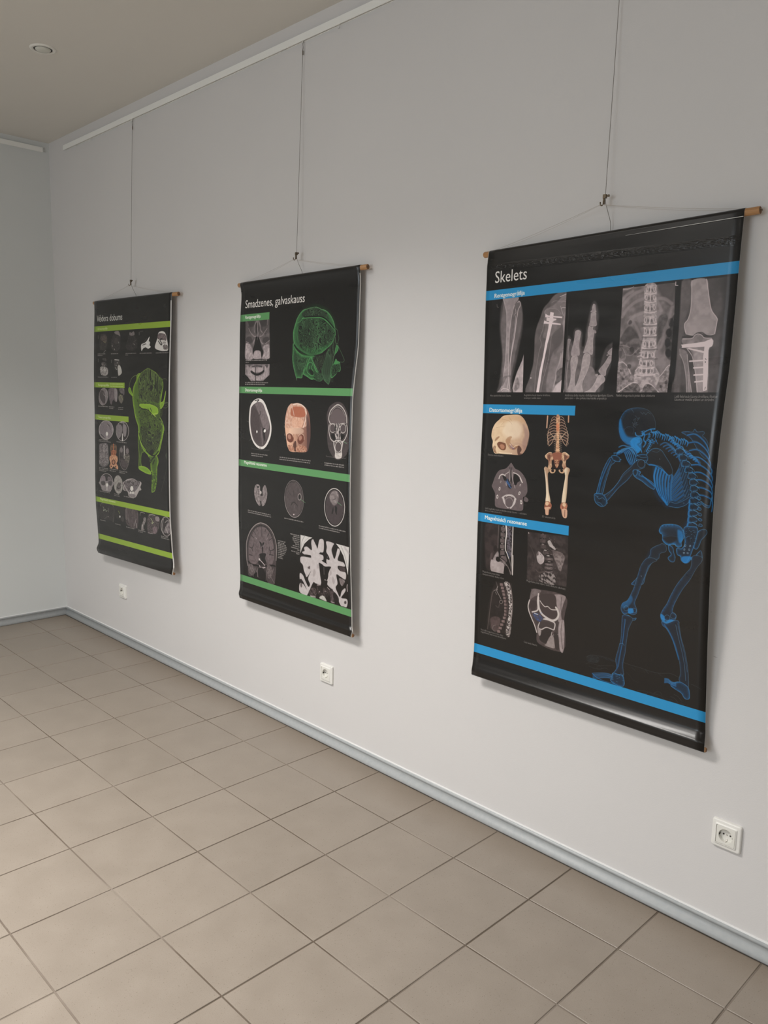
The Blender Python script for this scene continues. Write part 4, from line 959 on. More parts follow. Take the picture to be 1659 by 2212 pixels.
1|8416362|0.95|1.4|121,1139 13,-2 0,9 -13,1
0|2629664|1|0.8|122,1148 11,-1|1.2 1.2 1
1|8416362|0.95|1.4|123,1150 13,-2 0,9 -12,2
0|2629664|1|0.8|124,1159 11,-1|1.2 1.2 1
1|8416362|0.95|1.4|125,1161 13,-1 0,9 -13,1
0|2629664|1|0.8|126,1170 11,-1|1.2 1.2 1
1|8416362|0.95|1.4|126,1173 13,-2 0,9 -13,2
0|2629664|1|0.8|127,1182 11,-1|1.2 1.2 1
1|8416362|0.95|1.4|126,1184 13,-1 0,9 -12,1
0|2629664|1|0.8|127,1194 11,-1|1.2 1.2 1
1|8416362|0.95|1.4|126,1196 13,-1 0,9 -13,1
0|2629664|1|0.8|127,1206 11,-2|1.2 1.2 1
1|8416362|0.95|1.4|121,1209 13,-2 1,9 -13,2
0|2629664|1|0.8|122,1218 11,-1|1.2 1.2 1
1|8416362|0.95|1.4|116,1222 13,-2 1,9 -13,2
0|2629664|1|0.8|117,1231 11,-1|1.2 1.2 1
1|8416362|0.95|1.4|111,1235 13,-2 0,9 -13,2
0|2629664|1|0.8|112,1245 11,-2|1.2 1.2 1
1|8416362|0.95|1.4|105,1248 13,-1 0,9 -13,1
0|2629664|1|0.8|106,1258 11,-2|1.2 1.2 1
1|8416362|0.95|1.4|99,1262 12,-2 1,9 -13,2
0|2629664|1|0.8|99,1271 12,-1|1.2 1.2 1
0|4339254|0.9|0.8|121,1090 10,25 8,35 0,37 -2,37 -4,40|3.4 3.4 1
0|1314832|0.9|0.8|117,1091 9,25 8,35 1,37 -2,37 -5,40|1.6 1.6 1
7|3813938|1|1.4|124,1089 21,-1 13,46 2,36 -7,97 -18,-1 8,-56 2,-49 -8,-42|5 12498096 5 0.6 0.5
0|13550784|0.75|0.8|133,1093 12,4|2.6 2.6 1
0|13550784|0.75|0.8|135,1105 11,4|2.6 2.6 1
0|13550784|0.75|0.8|137,1116 11,5|2.6 2.6 1
0|13550784|0.75|0.8|139,1128 10,4|2.6 2.6 1
0|13550784|0.75|0.8|142,1140 9,4|2.6 2.6 1
0|13550784|0.75|0.8|144,1152 8,4|2.6 2.6 1
0|13550784|0.75|0.8|146,1163 8,5|2.6 2.6 1
0|13550784|0.75|0.8|146,1175 8,5|2.6 2.6 1
0|13550784|0.75|0.8|146,1188 9,4|2.6 2.6 1
0|13550784|0.75|0.8|145,1200 8,5|2.6 2.6 1
0|13550784|0.75|0.8|143,1213 8,4|2.6 2.6 1
0|13550784|0.75|0.8|141,1226 8,4|2.6 2.6 1
0|13550784|0.75|0.8|139,1238 8,5|2.6 2.6 1
0|13550784|0.75|0.8|137,1251 8,5|2.6 2.6 1
0|7892074|0.9|0.8|145,1088 10,27 5,43 -1,36 -6,38 -3,36|3.4 3.4 1
t|Normāls mugurkaula krūšu daļas|28.8 1278.5 95.3 6.2|13485763|0|0.85
t|magnētiskās rezonanses izmeklējums|29.1 1286.6 107.9 6.2|13485763|0|0.85
5|2893093|0.9|2|214,902 155,-6 1,120 -153,27|16 4339768 2.6 0 1
5|2893093|0.9|2|215,981 155,-25 -3,102 -152,5|14 4471354 2.6 0 1
0|13813956|1|0.8|218,904 1,3|2 2 1
7|11181212|1|1.4|251,970 8,-10 13,7 9,9 -1,16 -12,10 -11,-6 -5,-13|8 12892344 2 0 1
0|5260870|0.8|0.8|267,968 5,10 -3,8|3 3 1
7|10524308|1|1.4|293,922 9,-4 11,14 11,9 -3,5 -12,-5 -9,-4 -5,-7|8 12234926 2 0 1
7|6444630|0.95|2|312,948 12,0 24,4 8,17 -6,27 -7,16 -14,-23 -10,-14|7 8418418 2.4 0 1
7|3945524|0.9|4|323,915 21,0 6,12 -11,4|8 4734526 2 0 1
5|4602940|1|1.4|265,901 21,-1 0,13 -21,1|6 5786700 2.4 0 1
0|1446418|1|0.8|264,901 23,-2|3 3 1
3|8550518|1|0.8|278,901 -1,0 -1,1 -2,0 -2,0 -1,-1 -1,0 1,0 1,-1 2,0 2,0 1,0
5|4602940|1|1.4|264,917 21,-1 0,13 -21,1|6 5786700 2.4 0 1
0|1446418|1|0.8|263,917 23,-2|3 3 1
3|8550518|1|0.8|277,916 -1,1 -1,0 -2,0 -2,0 -1,0 -1,0 1,-1 1,0 2,0 2,0 1,0
5|4602940|1|1.4|266,935 21,-2 0,14 -20,1|6 5786700 2.4 0 1
0|1446418|1|0.8|266,935 22,-2|3 3 1
3|8550518|1|0.8|281,934 -1,1 -2,1 -3,0 -3,0 -2,-1 -1,0 1,-1 2,-1 3,0 3,0 2,1
5|4602940|1|1.4|276,953 21,-2 0,13 -21,2|6 5786700 2.4 0 1
0|1446418|1|0.8|275,953 22,-2|3 3 1
3|12366510|1|0.8|291,952 -1,1 -2,1 -3,0 -3,0 -2,0 -1,-1 1,-1 2,-1 3,0 3,0 2,1
5|4602940|1|1.4|287,970 21,-2 0,13 -20,2|6 5786700 2.4 0 1
0|1446418|1|0.8|287,969 22,-2|3 3 1
3|12366510|1|0.8|302,969 -1,1 -2,0 -3,1 -3,-1 -2,0 -1,-1 1,-1 2,0 3,-1 3,0 3,1
5|4602940|1|1.4|293,988 20,-2 0,13 -20,2|6 5786700 2.4 0 1
0|1446418|1|0.8|292,988 22,-2|3 3 1
3|8550518|1|0.8|307,987 -1,1 -2,1 -3,0 -3,0 -2,0 -1,-1 1,-1 3,-1 3,0 3,0 2,1
5|4602940|1|1.4|292,1007 20,-2 0,13 -20,2|6 5786700 2.4 0 1
0|1446418|1|0.8|291,1006 22,-2|3 3 1
3|8550518|1|0.8|306,1006 0,1 -3,0 -3,1 -3,0 -2,-1 -1,-1 1,0 3,-1 3,-1 3,0 2,1
5|4602940|1|1.4|291,1025 20,-2 0,13 -20,2|6 5786700 2.4 0 1
0|1446418|1|0.8|290,1025 22,-2|3 3 1
3|8550518|1|0.8|306,1024 -1,1 -3,1 -3,0 -3,0 -2,0 -1,-1 1,-1 3,-1 3,0 3,0 2,0
0|12168366|0.7|0.8|315,962 -1,0|1.5 1.5 1
0|9142658|0.7|0.8|316,1005 -2,1|1.5 1.5 1
0|12234159|0.7|0.8|284,965 1,0|1.5 1.5 1
0|9076866|0.7|0.8|295,1018 3,-1|1.5 1.5 1
0|11708072|0.7|0.8|318,921 1,0|1.5 1.5 1
0|7958898|0.7|0.8|273,939 0,-1|1.5 1.5 1
0|7629933|0.7|0.8|278,950 -1,-1|1.5 1.5 1
0|12365745|0.7|0.8|302,1024 -1,0|1.5 1.5 1
0|8550522|0.7|0.8|318,912 1,-1|1.5 1.5 1
0|9800588|0.7|0.8|302,917 2,-2|1.5 1.5 1
0|11905194|0.7|0.8|309,1022 0,-2|1.5 1.5 1
0|8748157|0.7|0.8|299,961 -2,1|1.5 1.5 1
0|11050142|0.7|0.8|302,1022 -1,0|1.5 1.5 1
0|11510693|0.7|0.8|306,963 2,-1|1.5 1.5 1
0|7695470|0.7|0.8|302,982 0,0|1.5 1.5 1
0|10261139|0.7|0.8|301,918 1,-1|1.5 1.5 1
0|9734795|0.7|0.8|298,953 1,-1|1.5 1.5 1
0|11707815|0.7|0.8|313,1018 0,-1|1.5 1.5 1
0|9866125|0.7|0.8|306,947 -1,0|1.5 1.5 1
0|11576229|0.7|0.8|309,949 1,1|1.5 1.5 1
0|12234159|0.7|0.8|299,1010 1,1|1.5 1.5 1
0|8682364|0.7|0.8|300,933 -1,1|1.5 1.5 1
0|10721177|0.7|0.8|310,929 1,0|1.5 1.5 1
0|9537416|0.7|0.8|306,992 -2,0|1.5 1.5 1
0|12365745|0.7|0.8|304,997 -1,1|1.5 1.5 1
0|8156021|0.7|0.8|308,916 -2,0|1.5 1.5 1
0|7564140|0.7|0.8|277,962 -1,0|1.5 1.5 1
0|9340038|0.7|0.8|300,911 -1,0|1.5 1.5 1
0|8748157|0.7|0.8|302,1021 0,-1|1.5 1.5 1
0|11510436|0.7|0.8|309,1019 1,-1|1.5 1.5 1
0|9734539|0.7|0.8|309,963 -1,0|1.5 1.5 1
0|7235175|0.7|0.8|296,981 -1,1|1.5 1.5 1
0|9471623|0.7|0.8|293,949 2,0|1.5 1.5 1
0|12234159|0.7|0.8|327,940 2,-1|1.5 1.5 1
0|7300968|0.7|0.8|315,993 -1,-1|1.5 1.5 1
0|7827312|0.7|0.8|315,965 -1,0|1.5 1.5 1
0|9274244|0.7|0.8|320,936 -2,-1|1.5 1.5 1
0|9800332|0.7|0.8|305,938 0,-1|1.5 1.5 1
0|10589847|0.7|0.8|312,942 1,0|1.5 1.5 1
0|10918556|0.7|0.8|283,915 -2,0|1.5 1.5 1
0|10326675|0.7|0.8|284,966 0,1|1.5 1.5 1
0|10787227|0.7|0.8|299,974 0,-1|1.5 1.5 1
0|10918556|0.7|0.8|314,997 0,1|1.5 1.5 1
0|10787226|0.7|0.8|323,1005 1,0|1.5 1.5 1
0|7235175|0.7|0.8|311,962 1,-1|1.5 1.5 1
0|8090227|0.7|0.8|312,983 0,-1|1.5 1.5 1
0|3945524|0.7|6|228,919 23,36 5,46|10 10 1
0|5260870|0.6|3|225,945 21,37 -3,32|3 3 1
7|10852504|0.95|1.6|254,975 21,-4 2,14 -6,14 -11,0 -6,-10|7 12498098 2 0 1
7|6576216|0.9|2|321,964 36,-6 -4,28 -12,24 -11,-16|7 9207934 3 0 1
7|4997698|1|1.4|288,975 23,-2 1,8 -24,3|6 6839388 3 0 1
0|1578004|1|0.8|287,974 26,-3|2.6 2.6 1
0|9207934|0.7|0.8|295,980 10,-1|3 3 1
7|4997698|1|1.4|287,993 24,-2 1,9 -24,3|6 6839388 3 0 1
0|1578004|1|0.8|286,993 26,-3|2.6 2.6 1
0|9207934|0.7|0.8|294,998 11,-1|3 3 1
7|4997698|1|1.4|286,1005 24,-3 1,9 -24,4|6 6839388 3 0 1
0|1578004|1|0.8|285,1004 26,-3|2.6 2.6 1
0|9207934|0.7|0.8|293,1010 11,-1|3 3 1
7|4997698|1|1.4|287,1019 23,-3 1,9 -24,3|6 6839388 3 0 1
0|1578004|1|0.8|286,1018 26,-3|2.6 2.6 1
0|9207934|0.7|0.8|293,1024 11,-1|3 3 1
7|2630178|0.95|2|272,1030 45,-6 9,35 -61,-2|4 9866378 5 0.8 2
0|6050384|0.7|2|250,1022 11,7 22,-6|3 3 1
0|6906467|0.5|0.8|320,1050 2,-1|1 1 1
0|5590864|0.5|0.8|297,1009 1,-1|1 1 1
0|5525071|0.5|0.8|230,1069 0,0|1 1 1
0|7629933|0.5|0.8|279,1036 -1,-2|1 1 1
0|8024435|0.5|0.8|337,1006 1,3|1 1 1
0|5525070|0.5|0.8|283,1019 -1,2|1 1 1
0|6314586|0.5|0.8|251,1044 1,2|1 1 1
0|5261899|0.5|0.8|302,1012 -1,1|1 1 1
0|7827312|0.5|0.8|234,1055 0,-1|1 1 1
0|7893105|0.5|0.8|349,1005 0,1|1 1 1
0|5459278|0.5|0.8|263,1063 0,-2|1 1 1
0|8419192|0.5|0.8|255,1059 -1,3|1 1 1
0|5327692|0.5|0.8|343,1023 0,-3|1 1 1
0|7235175|0.5|0.8|270,1042 -2,3|1 1 1
0|5656657|0.5|0.8|286,1029 -1,3|1 1 1
0|8945536|0.5|0.8|297,1036 -1,2|1 1 1
0|8813950|0.5|0.8|283,1051 0,-2|1 1 1
0|8550778|0.5|0.8|291,1019 0,-1|1 1 1
0|6709088|0.5|0.8|263,1062 1,2|1 1 1
0|9011329|0.5|0.8|323,1021 0,1|1 1 1
0|5919829|0.5|0.8|272,1013 2,-2|1 1 1
0|7169382|0.5|0.8|229,1021 -1,-2|1 1 1
0|6445916|0.5|0.8|353,1032 0,-1|1 1 1
0|5985622|0.5|0.8|353,1045 0,0|1 1 1
0|7103589|0.5|0.8|313,1008 1,2|1 1 1
0|7892849|0.5|0.8|299,1012 1,2|1 1 1
0|6446173|0.5|0.8|226,1068 -1,1|1 1 1
0|5854035|0.5|0.8|228,1020 0,2|1 1 1
0|9142659|0.5|0.8|332,1018 0,-2|1 1 1
0|7695470|0.5|0.8|225,1058 1,1|1 1 1
0|6643295|0.5|0.8|350,1035 0,-3|1 1 1
0|5919829|0.5|0.8|231,1072 0,2|1 1 1
0|6314330|0.5|0.8|250,1017 0,2|1 1 1
0|5327949|0.5|0.8|287,1033 0,-3|1 1 1
0|8024691|0.5|0.8|340,1043 0,3|1 1 1
0|7893105|0.5|0.8|255,1057 -1,0|1 1 1
0|8550522|0.5|0.8|313,1030 0,-3|1 1 1
0|5985622|0.5|0.8|285,1043 1,3|1 1 1
0|8879743|0.5|0.8|320,1037 -1,-2|1 1 1
0|5525071|0.5|0.8|332,1005 2,-2|1 1 1
0|6906467|0.5|0.8|325,1035 0,-1|1 1 1
0|8221813|0.5|0.8|330,1029 -1,-3|1 1 1
0|5788243|0.5|0.8|319,1050 2,0|1 1 1
0|5722450|0.5|0.8|290,1049 0,0|1 1 1
0|9076865|0.5|0.8|297,1032 1,1|1 1 1
0|8024434|0.5|0.8|315,1018 0,-1|1 1 1
0|8287606|0.5|0.8|334,1047 1,-3|1 1 1
0|8945280|0.5|0.8|276,1051 -2,-1|1 1 1
0|8287607|0.5|0.8|239,1018 -1,2|1 1 1
0|8419192|0.5|0.8|222,1022 0,-2|1 1 1
0|7169639|0.5|0.8|301,1023 -1,-2|1 1 1
0|5327692|0.5|0.8|266,1014 1,1|1 1 1
0|6248537|0.5|0.8|239,1069 1,-1|1 1 1
0|6051158|0.5|0.8|354,998 0,-2|1 1 1
0|9077122|0.5|0.8|272,1020 0,-2|1 1 1
0|8222070|0.5|0.8|259,1046 1,-3|1 1 1
0|6117208|0.5|0.8|283,1032 -1,0|1 1 1
0|5854036|0.5|0.8|305,1014 -1,2|1 1 1
0|8616315|0.5|0.8|289,1034 -2,-2|1 1 1
0|6182744|0.5|0.8|318,1014 -2,3|1 1 1
t|Mugurkaula jostas daļas 5 veidu izliekums (skolioze)|214.7 1068.4 148.4 6.4|13485763|0|0.9
7|4339768|1|1.2|242,1088 122,1 -2,73 0,107 -94,0 -11,-41 -25,-47 -9,-27 5,-29 10,-24|14 5523528 2 0 1
7|7234146|0.9|2|238,1090 33,-2 -8,15 -21,14 -11,12 -5,15 2,-19|8 8418420 2 0 1
7|9207422|0.95|2|325,1091 39,-2 -7,28 -7,31 3,27 -13,1 -4,-41 -11,-25|10 10523282 2 0 1
7|9865352|0.95|2|345,1177 17,-2 0,94 -14,0 -7,-56|8 11312798 2 0 1
3|4076596|1|1.4|269,1102 53,-10 10,30 -1,19 -18,1 -22,-5 -13,-4 -11,-11
3|4471097|1|1.4|270,1156 5,-24 19,7 19,6 21,-3 6,13 -11,14 -15,4 -24,-2 -14,-7
3|3813424|1|1.4|232,1131 10,-4 14,1 -1,19 -9,14 -10,0 -6,-13
3|4339768|1|1.4|269,1194 18,-5 19,-1 17,2 2,12 -10,4 -19,-2 -21,12 -9,-9
3|2893093|1|1.4|280,1222 13,-12 22,-1 2,9 -10,21 -12,22 -25,-8
0|13550784|0.95|1.2|263,1101 -3,24 2,21 -3,12 -19,9|5 5 1
0|13550784|0.95|1.2|262,1113 3,32 11,19 19,10 21,5 16,-7 8,-15 -3,-15 -7,-9|7 7 1
0|13550784|0.95|1.2|269,1123 10,10 10,6 10,-3 14,7 21,-3|3 3 1
0|13550784|0.95|1.2|228,1129 -5,20 4,19 11,21 12,21 9,22|4 4 1
0|13550784|0.95|1.2|287,1181 19,0 21,5 -1,18 -3,5|4 4 1
0|13550784|0.95|1.2|269,1197 -5,17 13,4 19,-11 24,2|3.4 3.4 1
0|13550784|0.95|1.2|282,1182 13,-4 5,0|4 4 1
0|13550784|0.95|1.2|324,1226 15,-5|3 3 1
0|13550784|0.95|1.2|317,1218 -2,10|2 2 1
7|9865864|0.95|2|261,1215 14,6 -1,17 -7,2|6 11181724 2 0 1
7|9207934|0.95|2|297,1261 10,-22 13,-12 9,24 -2,19 -35,-1|8 10523794 2 0 1
3|3419180|0.95|2|325,1216 16,8 4,44 -13,1 -6,-29
7|4735564|1|2|243,1169 14,-1 16,6 11,5 -13,15 -13,-2 -12,-9|5 3688560 3 0 1
0|4615870|0.8|0.8|267,1174 0,-2|1.3 1.3 1
0|4615870|0.8|0.8|271,1172 0,1|1.3 1.3 1
0|4615870|0.8|0.8|270,1173 2,2|1.3 1.3 1
0|4615870|0.8|0.8|266,1188 -3,0|1.3 1.3 1
0|4615870|0.8|0.8|257,1171 -2,-1|1.3 1.3 1
0|4615870|0.8|0.8|249,1179 2,-2|1.3 1.3 1
0|4615870|0.8|0.8|274,1183 2,0|1.3 1.3 1
0|4615870|0.8|0.8|260,1180 -3,-2|1.3 1.3 1
0|4615870|0.8|0.8|267,1168 1,0|1.3 1.3 1
0|4615870|0.8|0.8|270,1165 2,0|1.3 1.3 1
0|4615870|0.8|0.8|262,1179 0,1|1.3 1.3 1
0|4615870|0.8|0.8|260,1186 1,3|1.3 1.3 1
0|4615870|0.8|0.8|263,1167 -3,0|1.3 1.3 1
0|4615870|0.8|0.8|275,1164 2,-3|1.3 1.3 1
0|4615870|0.8|0.8|255,1168 2,1|1.3 1.3 1
0|4615870|0.8|0.8|272,1187 0,3|1.3 1.3 1
0|13159895|0.9|0.8|249,1170 13,1|3 3 1
0|3945010|0.7|1.6|350,1095 -1,37 6,31 -4,47 7,54|2 2 1
1|1051916|1|0.5|0,855 370,0 0,8 -370,0
1|2396876|1|0.5|0,862 370,0 0,31 -370,0
t|Magnētiskā rezonanse|32.4 882.6 176.5 13.5|15657702|1.1|1
t|Ceļa kaula lūzums|209.6 1279.4 51.7 6.4|13485763|0|0.9
0|666708|0.55|9|523,532 -1,21 10,29 21,17 28,19|9 9 1
0|666708|0.55|9|503,647 -21,38 -13,51 -7,25|9 9 1
0|666708|0.55|9|649,725 20,27 26,15|9 9 1
0|666708|0.55|9|747,813 10,-25 -5,-39|9 9 1
0|666708|0.55|9|671,837 9,-16|9 9 1
0|666708|0.55|9|649,897 -15,33 -18,46|9 9 1
0|666708|0.55|9|810,644 5,43 1,55|9 9 1
35|1336485|1|0.8|715,559 16,-3 15,1 6,-8 8,7 15,-2 6,5 -5,7 9,7 8,12 0,16 6,16 -1,8 -10,0 -19,-17 -24,-32 -19,-11|0.7 2 1120290 6332621 0.9
0|664122|0.95|1|732,568 23,-4 26,16 13,18 3,11|5.5 4.5 1
0|1603774|0.85|1.6|732,567 23,-4 25,16 14,18 2,11|2.6 2 1
0|6332621|0.65|0.8|732,565 23,-4 25,15 14,19 2,11|0.8 0.8 1
0|664122|0.95|1|738,588 23,-4 25,15 14,19 1,10|5.5 4.5 1
0|1603774|0.85|1.6|738,587 23,-3 24,14 15,19 1,11|2.6 2 1
0|6332621|0.65|0.8|737,584 23,-3 25,15 14,18 2,11|0.8 0.8 1
0|664122|0.95|1|743,608 23,-3 24,14 15,18 1,11|5.5 4.5 1
0|1603774|0.85|1.6|743,607 23,-3 24,14 15,18 1,11|2.6 2 1
0|6332621|0.65|0.8|742,604 24,-3 24,14 15,19 1,11|0.8 0.8 1
0|664122|0.95|1|747,627 24,-2 24,13 16,18 0,11|5.5 4.5 1
0|1603774|0.85|1.6|747,627 24,-3 24,13 16,18 0,11|2.6 2 1
0|6332621|0.65|0.8|747,624 23,-2 25,13 15,18 0,11|0.8 0.8 1
0|664122|0.95|1|752,647 23,-2 25,13 14,18 0,11|5.5 4.5 1
0|1603774|0.85|1.6|752,646 23,-2 25,13 14,18 0,11|2.6 2 1
0|6332621|0.65|0.8|752,644 23,-2 24,12 15,18 0,11|0.8 0.8 1
0|664122|0.95|1|757,667 23,-2 25,12 11,18 0,11|5.5 4.5 1
0|1603774|0.85|1.6|757,666 23,-2 24,12 12,18 0,12|2.6 2 1
0|6332621|0.65|0.8|757,664 23,-2 24,12 12,18 0,11|0.8 0.8 1
0|664122|0.95|1|762,687 23,-2 24,11 9,19 0,11|5.5 4.5 1
0|1603774|0.85|1.6|762,686 23,-2 24,12 9,18 0,11|2.6 2 1
0|6332621|0.65|0.8|762,683 23,-1 24,11 9,19 -1,11|0.8 0.8 1
0|664122|0.95|1|767,706 23,-1 24,11 6,19 -1,11|5.5 4.5 1
0|1603774|0.85|1.6|767,706 23,-1 24,10 6,19 -1,11|2.6 2 1
0|6332621|0.65|0.8|766,703 24,-1 24,11 5,18 0,12|0.8 0.8 1
0|664122|0.95|1|771,726 24,0 23,9 3,20 -1,11|5.5 4.5 1
0|1603774|0.85|1.6|771,725 24,0 23,10 3,19 -1,11|2.6 2 1
0|6332621|0.65|0.8|771,723 23,-1 24,10 3,19 -1,11|0.8 0.8 1
35|1603774|1|0.8|788,740 11,7 14,3 1,-8 4,-17 -4,29 -12,1 -9,-6|0.7 2 1120290 6332621 0.3
0|1603774|0.85|1.2|627,559 5,5 -1,11|4.5 3 1
0|6332621|0.8|0.8|626,558 7,5 0,9|0.8 0.8 1
0|528926|0.8|0.8|630,565 0,11|1.8 1.8 1
0|1603774|0.85|1.2|635,563 5,5 -2,11|4.5 3 1
0|6332621|0.8|0.8|634,561 7,5 -1,10|0.8 0.8 1
0|528926|0.8|0.8|638,569 -1,11|1.8 1.8 1
0|1603774|0.85|1.2|641,561 5,6 -1,10|4.5 3 1
0|6332621|0.8|0.8|641,560 6,5 0,9|0.8 0.8 1
0|528926|0.8|0.8|645,567 -1,11|1.8 1.8 1
0|1603774|0.85|1.2|648,561 5,6 -1,10|4.5 3 1
0|6332621|0.8|0.8|647,560 7,5 0,9|0.8 0.8 1
0|528926|0.8|0.8|651,567 0,11|1.8 1.8 1
0|1603774|0.85|1.2|656,566 5,5 -2,11|4.5 3 1
0|6332621|0.8|0.8|655,565 7,5 -1,9|0.8 0.8 1
0|528926|0.8|0.8|659,572 -1,11|1.8 1.8 1
0|1603774|0.85|1.2|663,568 5,5 -2,11|4.5 3 1
0|6332621|0.8|0.8|662,567 7,5 -1,9|0.8 0.8 1
0|528926|0.8|0.8|666,574 -1,11|1.8 1.8 1
0|1603774|0.85|1.2|669,566 5,5 -1,11|4.5 3 1
0|6332621|0.8|0.8|669,565 6,5 0,9|0.8 0.8 1
0|528926|0.8|0.8|672,572 0,11|1.8 1.8 1
0|1603774|0.85|1.2|676,568 5,5 -1,10|4.5 3 1
0|6332621|0.8|0.8|675,566 7,5 0,9|0.8 0.8 1
0|528926|0.8|0.8|679,574 0,10|1.8 1.8 1
0|1603774|0.85|1.2|684,572 4,6 -1,10|4.5 3 1
0|6332621|0.8|0.8|683,571 6,5 0,9|0.8 0.8 1
0|528926|0.8|0.8|687,578 -1,11|1.8 1.8 1
0|1603774|0.85|1.2|690,573 5,5 -1,10|4.5 3 1
0|6332621|0.8|0.8|690,572 6,4 0,9|0.8 0.8 1
0|528926|0.8|0.8|693,579 0,10|1.8 1.8 1
0|1603774|0.85|1.2|697,571 5,5 -2,11|4.5 3 1
0|6332621|0.8|0.8|696,570 7,5 0,9|0.8 0.8 1
0|528926|0.8|0.8|700,577 -1,11|1.8 1.8 1
0|1603774|0.85|1.2|704,574 5,6 -2,10|4.5 3 1
0|6332621|0.8|0.8|703,573 7,5 0,9|0.8 0.8 1
0|528926|0.8|0.8|707,580 -1,11|1.8 1.8 1
0|1603774|0.85|1.2|711,578 5,6 -2,10|4.5 3 1
0|6332621|0.8|0.8|710,577 7,5 0,9|0.8 0.8 1
0|528926|0.8|0.8|714,584 -1,11|1.8 1.8 1
0|1603774|0.85|1.2|717,577 5,5 -1,11|4.5 3 1
0|6332621|0.8|0.8|717,576 6,5 0,9|0.8 0.8 1
0|528926|0.8|0.8|721,583 -1,11|1.8 1.8 1
0|1603774|0.85|1.2|724,577 5,5 -1,10|4.5 3 1
0|6332621|0.8|0.8|723,575 7,5 0,9|0.8 0.8 1
0|528926|0.8|0.8|727,583 -1,10|1.8 1.8 1
0|1603774|0.85|1.2|731,581 5,5 -2,10|4.5 3 1
0|6332621|0.8|0.8|730,580 7,4 0,9|0.8 0.8 1
0|528926|0.8|0.8|734,587 -1,10|1.8 1.8 1
0|1603774|0.85|1.2|680,582 8,-5 8,12|5 3 1
0|6332621|0.8|0.8|680,580 8,-5 9,11|0.8 0.8 1
0|1336485|0.85|1.2|686,586 10,1 6,6|5 3 1
0|6332621|0.8|0.8|686,584 9,-1 8,7|0.8 0.8 1
0|1603774|0.85|1.2|693,590 9,1 7,7|5 3 1
0|6332621|0.8|0.8|693,589 9,-3 8,8|0.8 0.8 1
0|1603774|0.85|1.2|699,594 9,-3 7,11|5 3 1
0|6332621|0.8|0.8|699,593 9,-4 8,9|0.8 0.8 1
0|1336485|0.85|1.2|706,598 9,4 7,4|5 3 1
0|6332621|0.8|0.8|706,597 8,-3 9,9|0.8 0.8 1
0|1336485|0.85|1.2|712,603 9,-5 7,12|5 3 1
0|6332621|0.8|0.8|712,601 9,-3 8,9|0.8 0.8 1
0|1603774|0.85|1.2|719,607 9,1 6,6|5 3 1
0|6332621|0.8|0.8|719,605 8,-1 8,7|0.8 0.8 1
0|1336485|0.85|1.2|725,611 9,0 7,7|5 3 1
0|6332621|0.8|0.8|725,609 9,-3 8,9|0.8 0.8 1
0|1336485|0.85|1.2|731,615 10,2 6,5|5 3 1
0|6332621|0.8|0.8|731,614 9,-5 8,10|0.8 0.8 1
0|1336485|0.85|1.2|738,619 8,-4 7,11|5 3 1
0|6332621|0.8|0.8|738,618 8,-4 8,9|0.8 0.8 1
0|1603774|0.85|1.2|744,623 9,-2 7,10|5 3 1
0|6332621|0.8|0.8|744,622 9,-2 7,7|0.8 0.8 1
0|1336485|0.85|1.2|750,627 9,-3 7,11|5 3 1
0|6332621|0.8|0.8|750,626 9,-2 8,7|0.8 0.8 1
0|1603774|0.85|1.2|757,631 8,-2 7,10|5 3 1
0|6332621|0.8|0.8|757,630 8,-3 8,8|0.8 0.8 1
0|1336485|0.85|1.2|763,635 9,1 6,7|5 3 1
0|6332621|0.8|0.8|763,634 8,-4 8,9|0.8 0.8 1
0|798286|0.9|1|656,597 15,-7 23,11 17,21|3.8 3.8 1
0|1603774|0.7|1.4|656,597 15,-7 23,11 17,21|1.6 1.6 1
0|6332621|0.7|0.8|656,594 15,-6 23,10 17,22|0.8 0.8 1
0|798286|0.9|1|665,602 15,-6 20,13 16,23|3.8 3.8 1
0|1603774|0.7|1.4|665,602 15,-6 20,13 16,23|1.6 1.6 1
0|6332621|0.7|0.8|665,600 14,-6 21,12 15,23|0.8 0.8 1
0|798286|0.9|1|674,607 14,-5 18,15 14,24|3.8 3.8 1
0|1603774|0.7|1.4|674,607 14,-5 18,15 14,24|1.6 1.6 1
0|6332621|0.7|0.8|673,605 15,-5 18,14 14,24|0.8 0.8 1
0|798286|0.9|1|682,613 14,-5 17,17 12,25|3.8 3.8 1
0|1603774|0.7|1.4|682,613 14,-5 17,17 12,25|1.6 1.6 1
0|6332621|0.7|0.8|682,610 14,-5 16,18 12,25|0.8 0.8 1
0|798286|0.9|1|691,618 13,-4 15,19 10,27|3.8 3.8 1
0|1603774|0.7|1.4|691,618 13,-4 15,19 10,27|1.6 1.6 1
0|6332621|0.7|0.8|690,615 14,-4 14,20 11,26|0.8 0.8 1
0|798286|0.9|1|699,623 13,-4 13,22 8,28|3.8 3.8 1
0|1603774|0.7|1.4|699,623 13,-4 13,22 8,28|1.6 1.6 1
0|6332621|0.7|0.8|699,621 13,-4 13,22 8,27|0.8 0.8 1
0|798286|0.9|1|707,628 13,-3 11,24 7,29|3.8 3.8 1
0|1603774|0.7|1.4|707,628 13,-3 11,24 7,29|1.6 1.6 1
0|6332621|0.7|0.8|707,626 13,-3 11,24 7,28|0.8 0.8 1
0|798286|0.9|1|716,633 12,-2 9,26 5,30|3.8 3.8 1
0|1603774|0.7|1.4|716,633 12,-2 9,26 5,30|1.6 1.6 1
0|6332621|0.7|0.8|715,631 13,-3 9,27 5,30|0.8 0.8 1
0|796222|0.95|1|725,630 -6,29 -17,32 -17,30 -13,15|9 6 1
0|1332876|0.85|2.4|719,659 -17,32 -17,30 -13,15|4.6 5 1
0|6332621|0.75|0.8|723,627 -6,29 -17,32 -18,31 -13,14|0.8 0.8 1
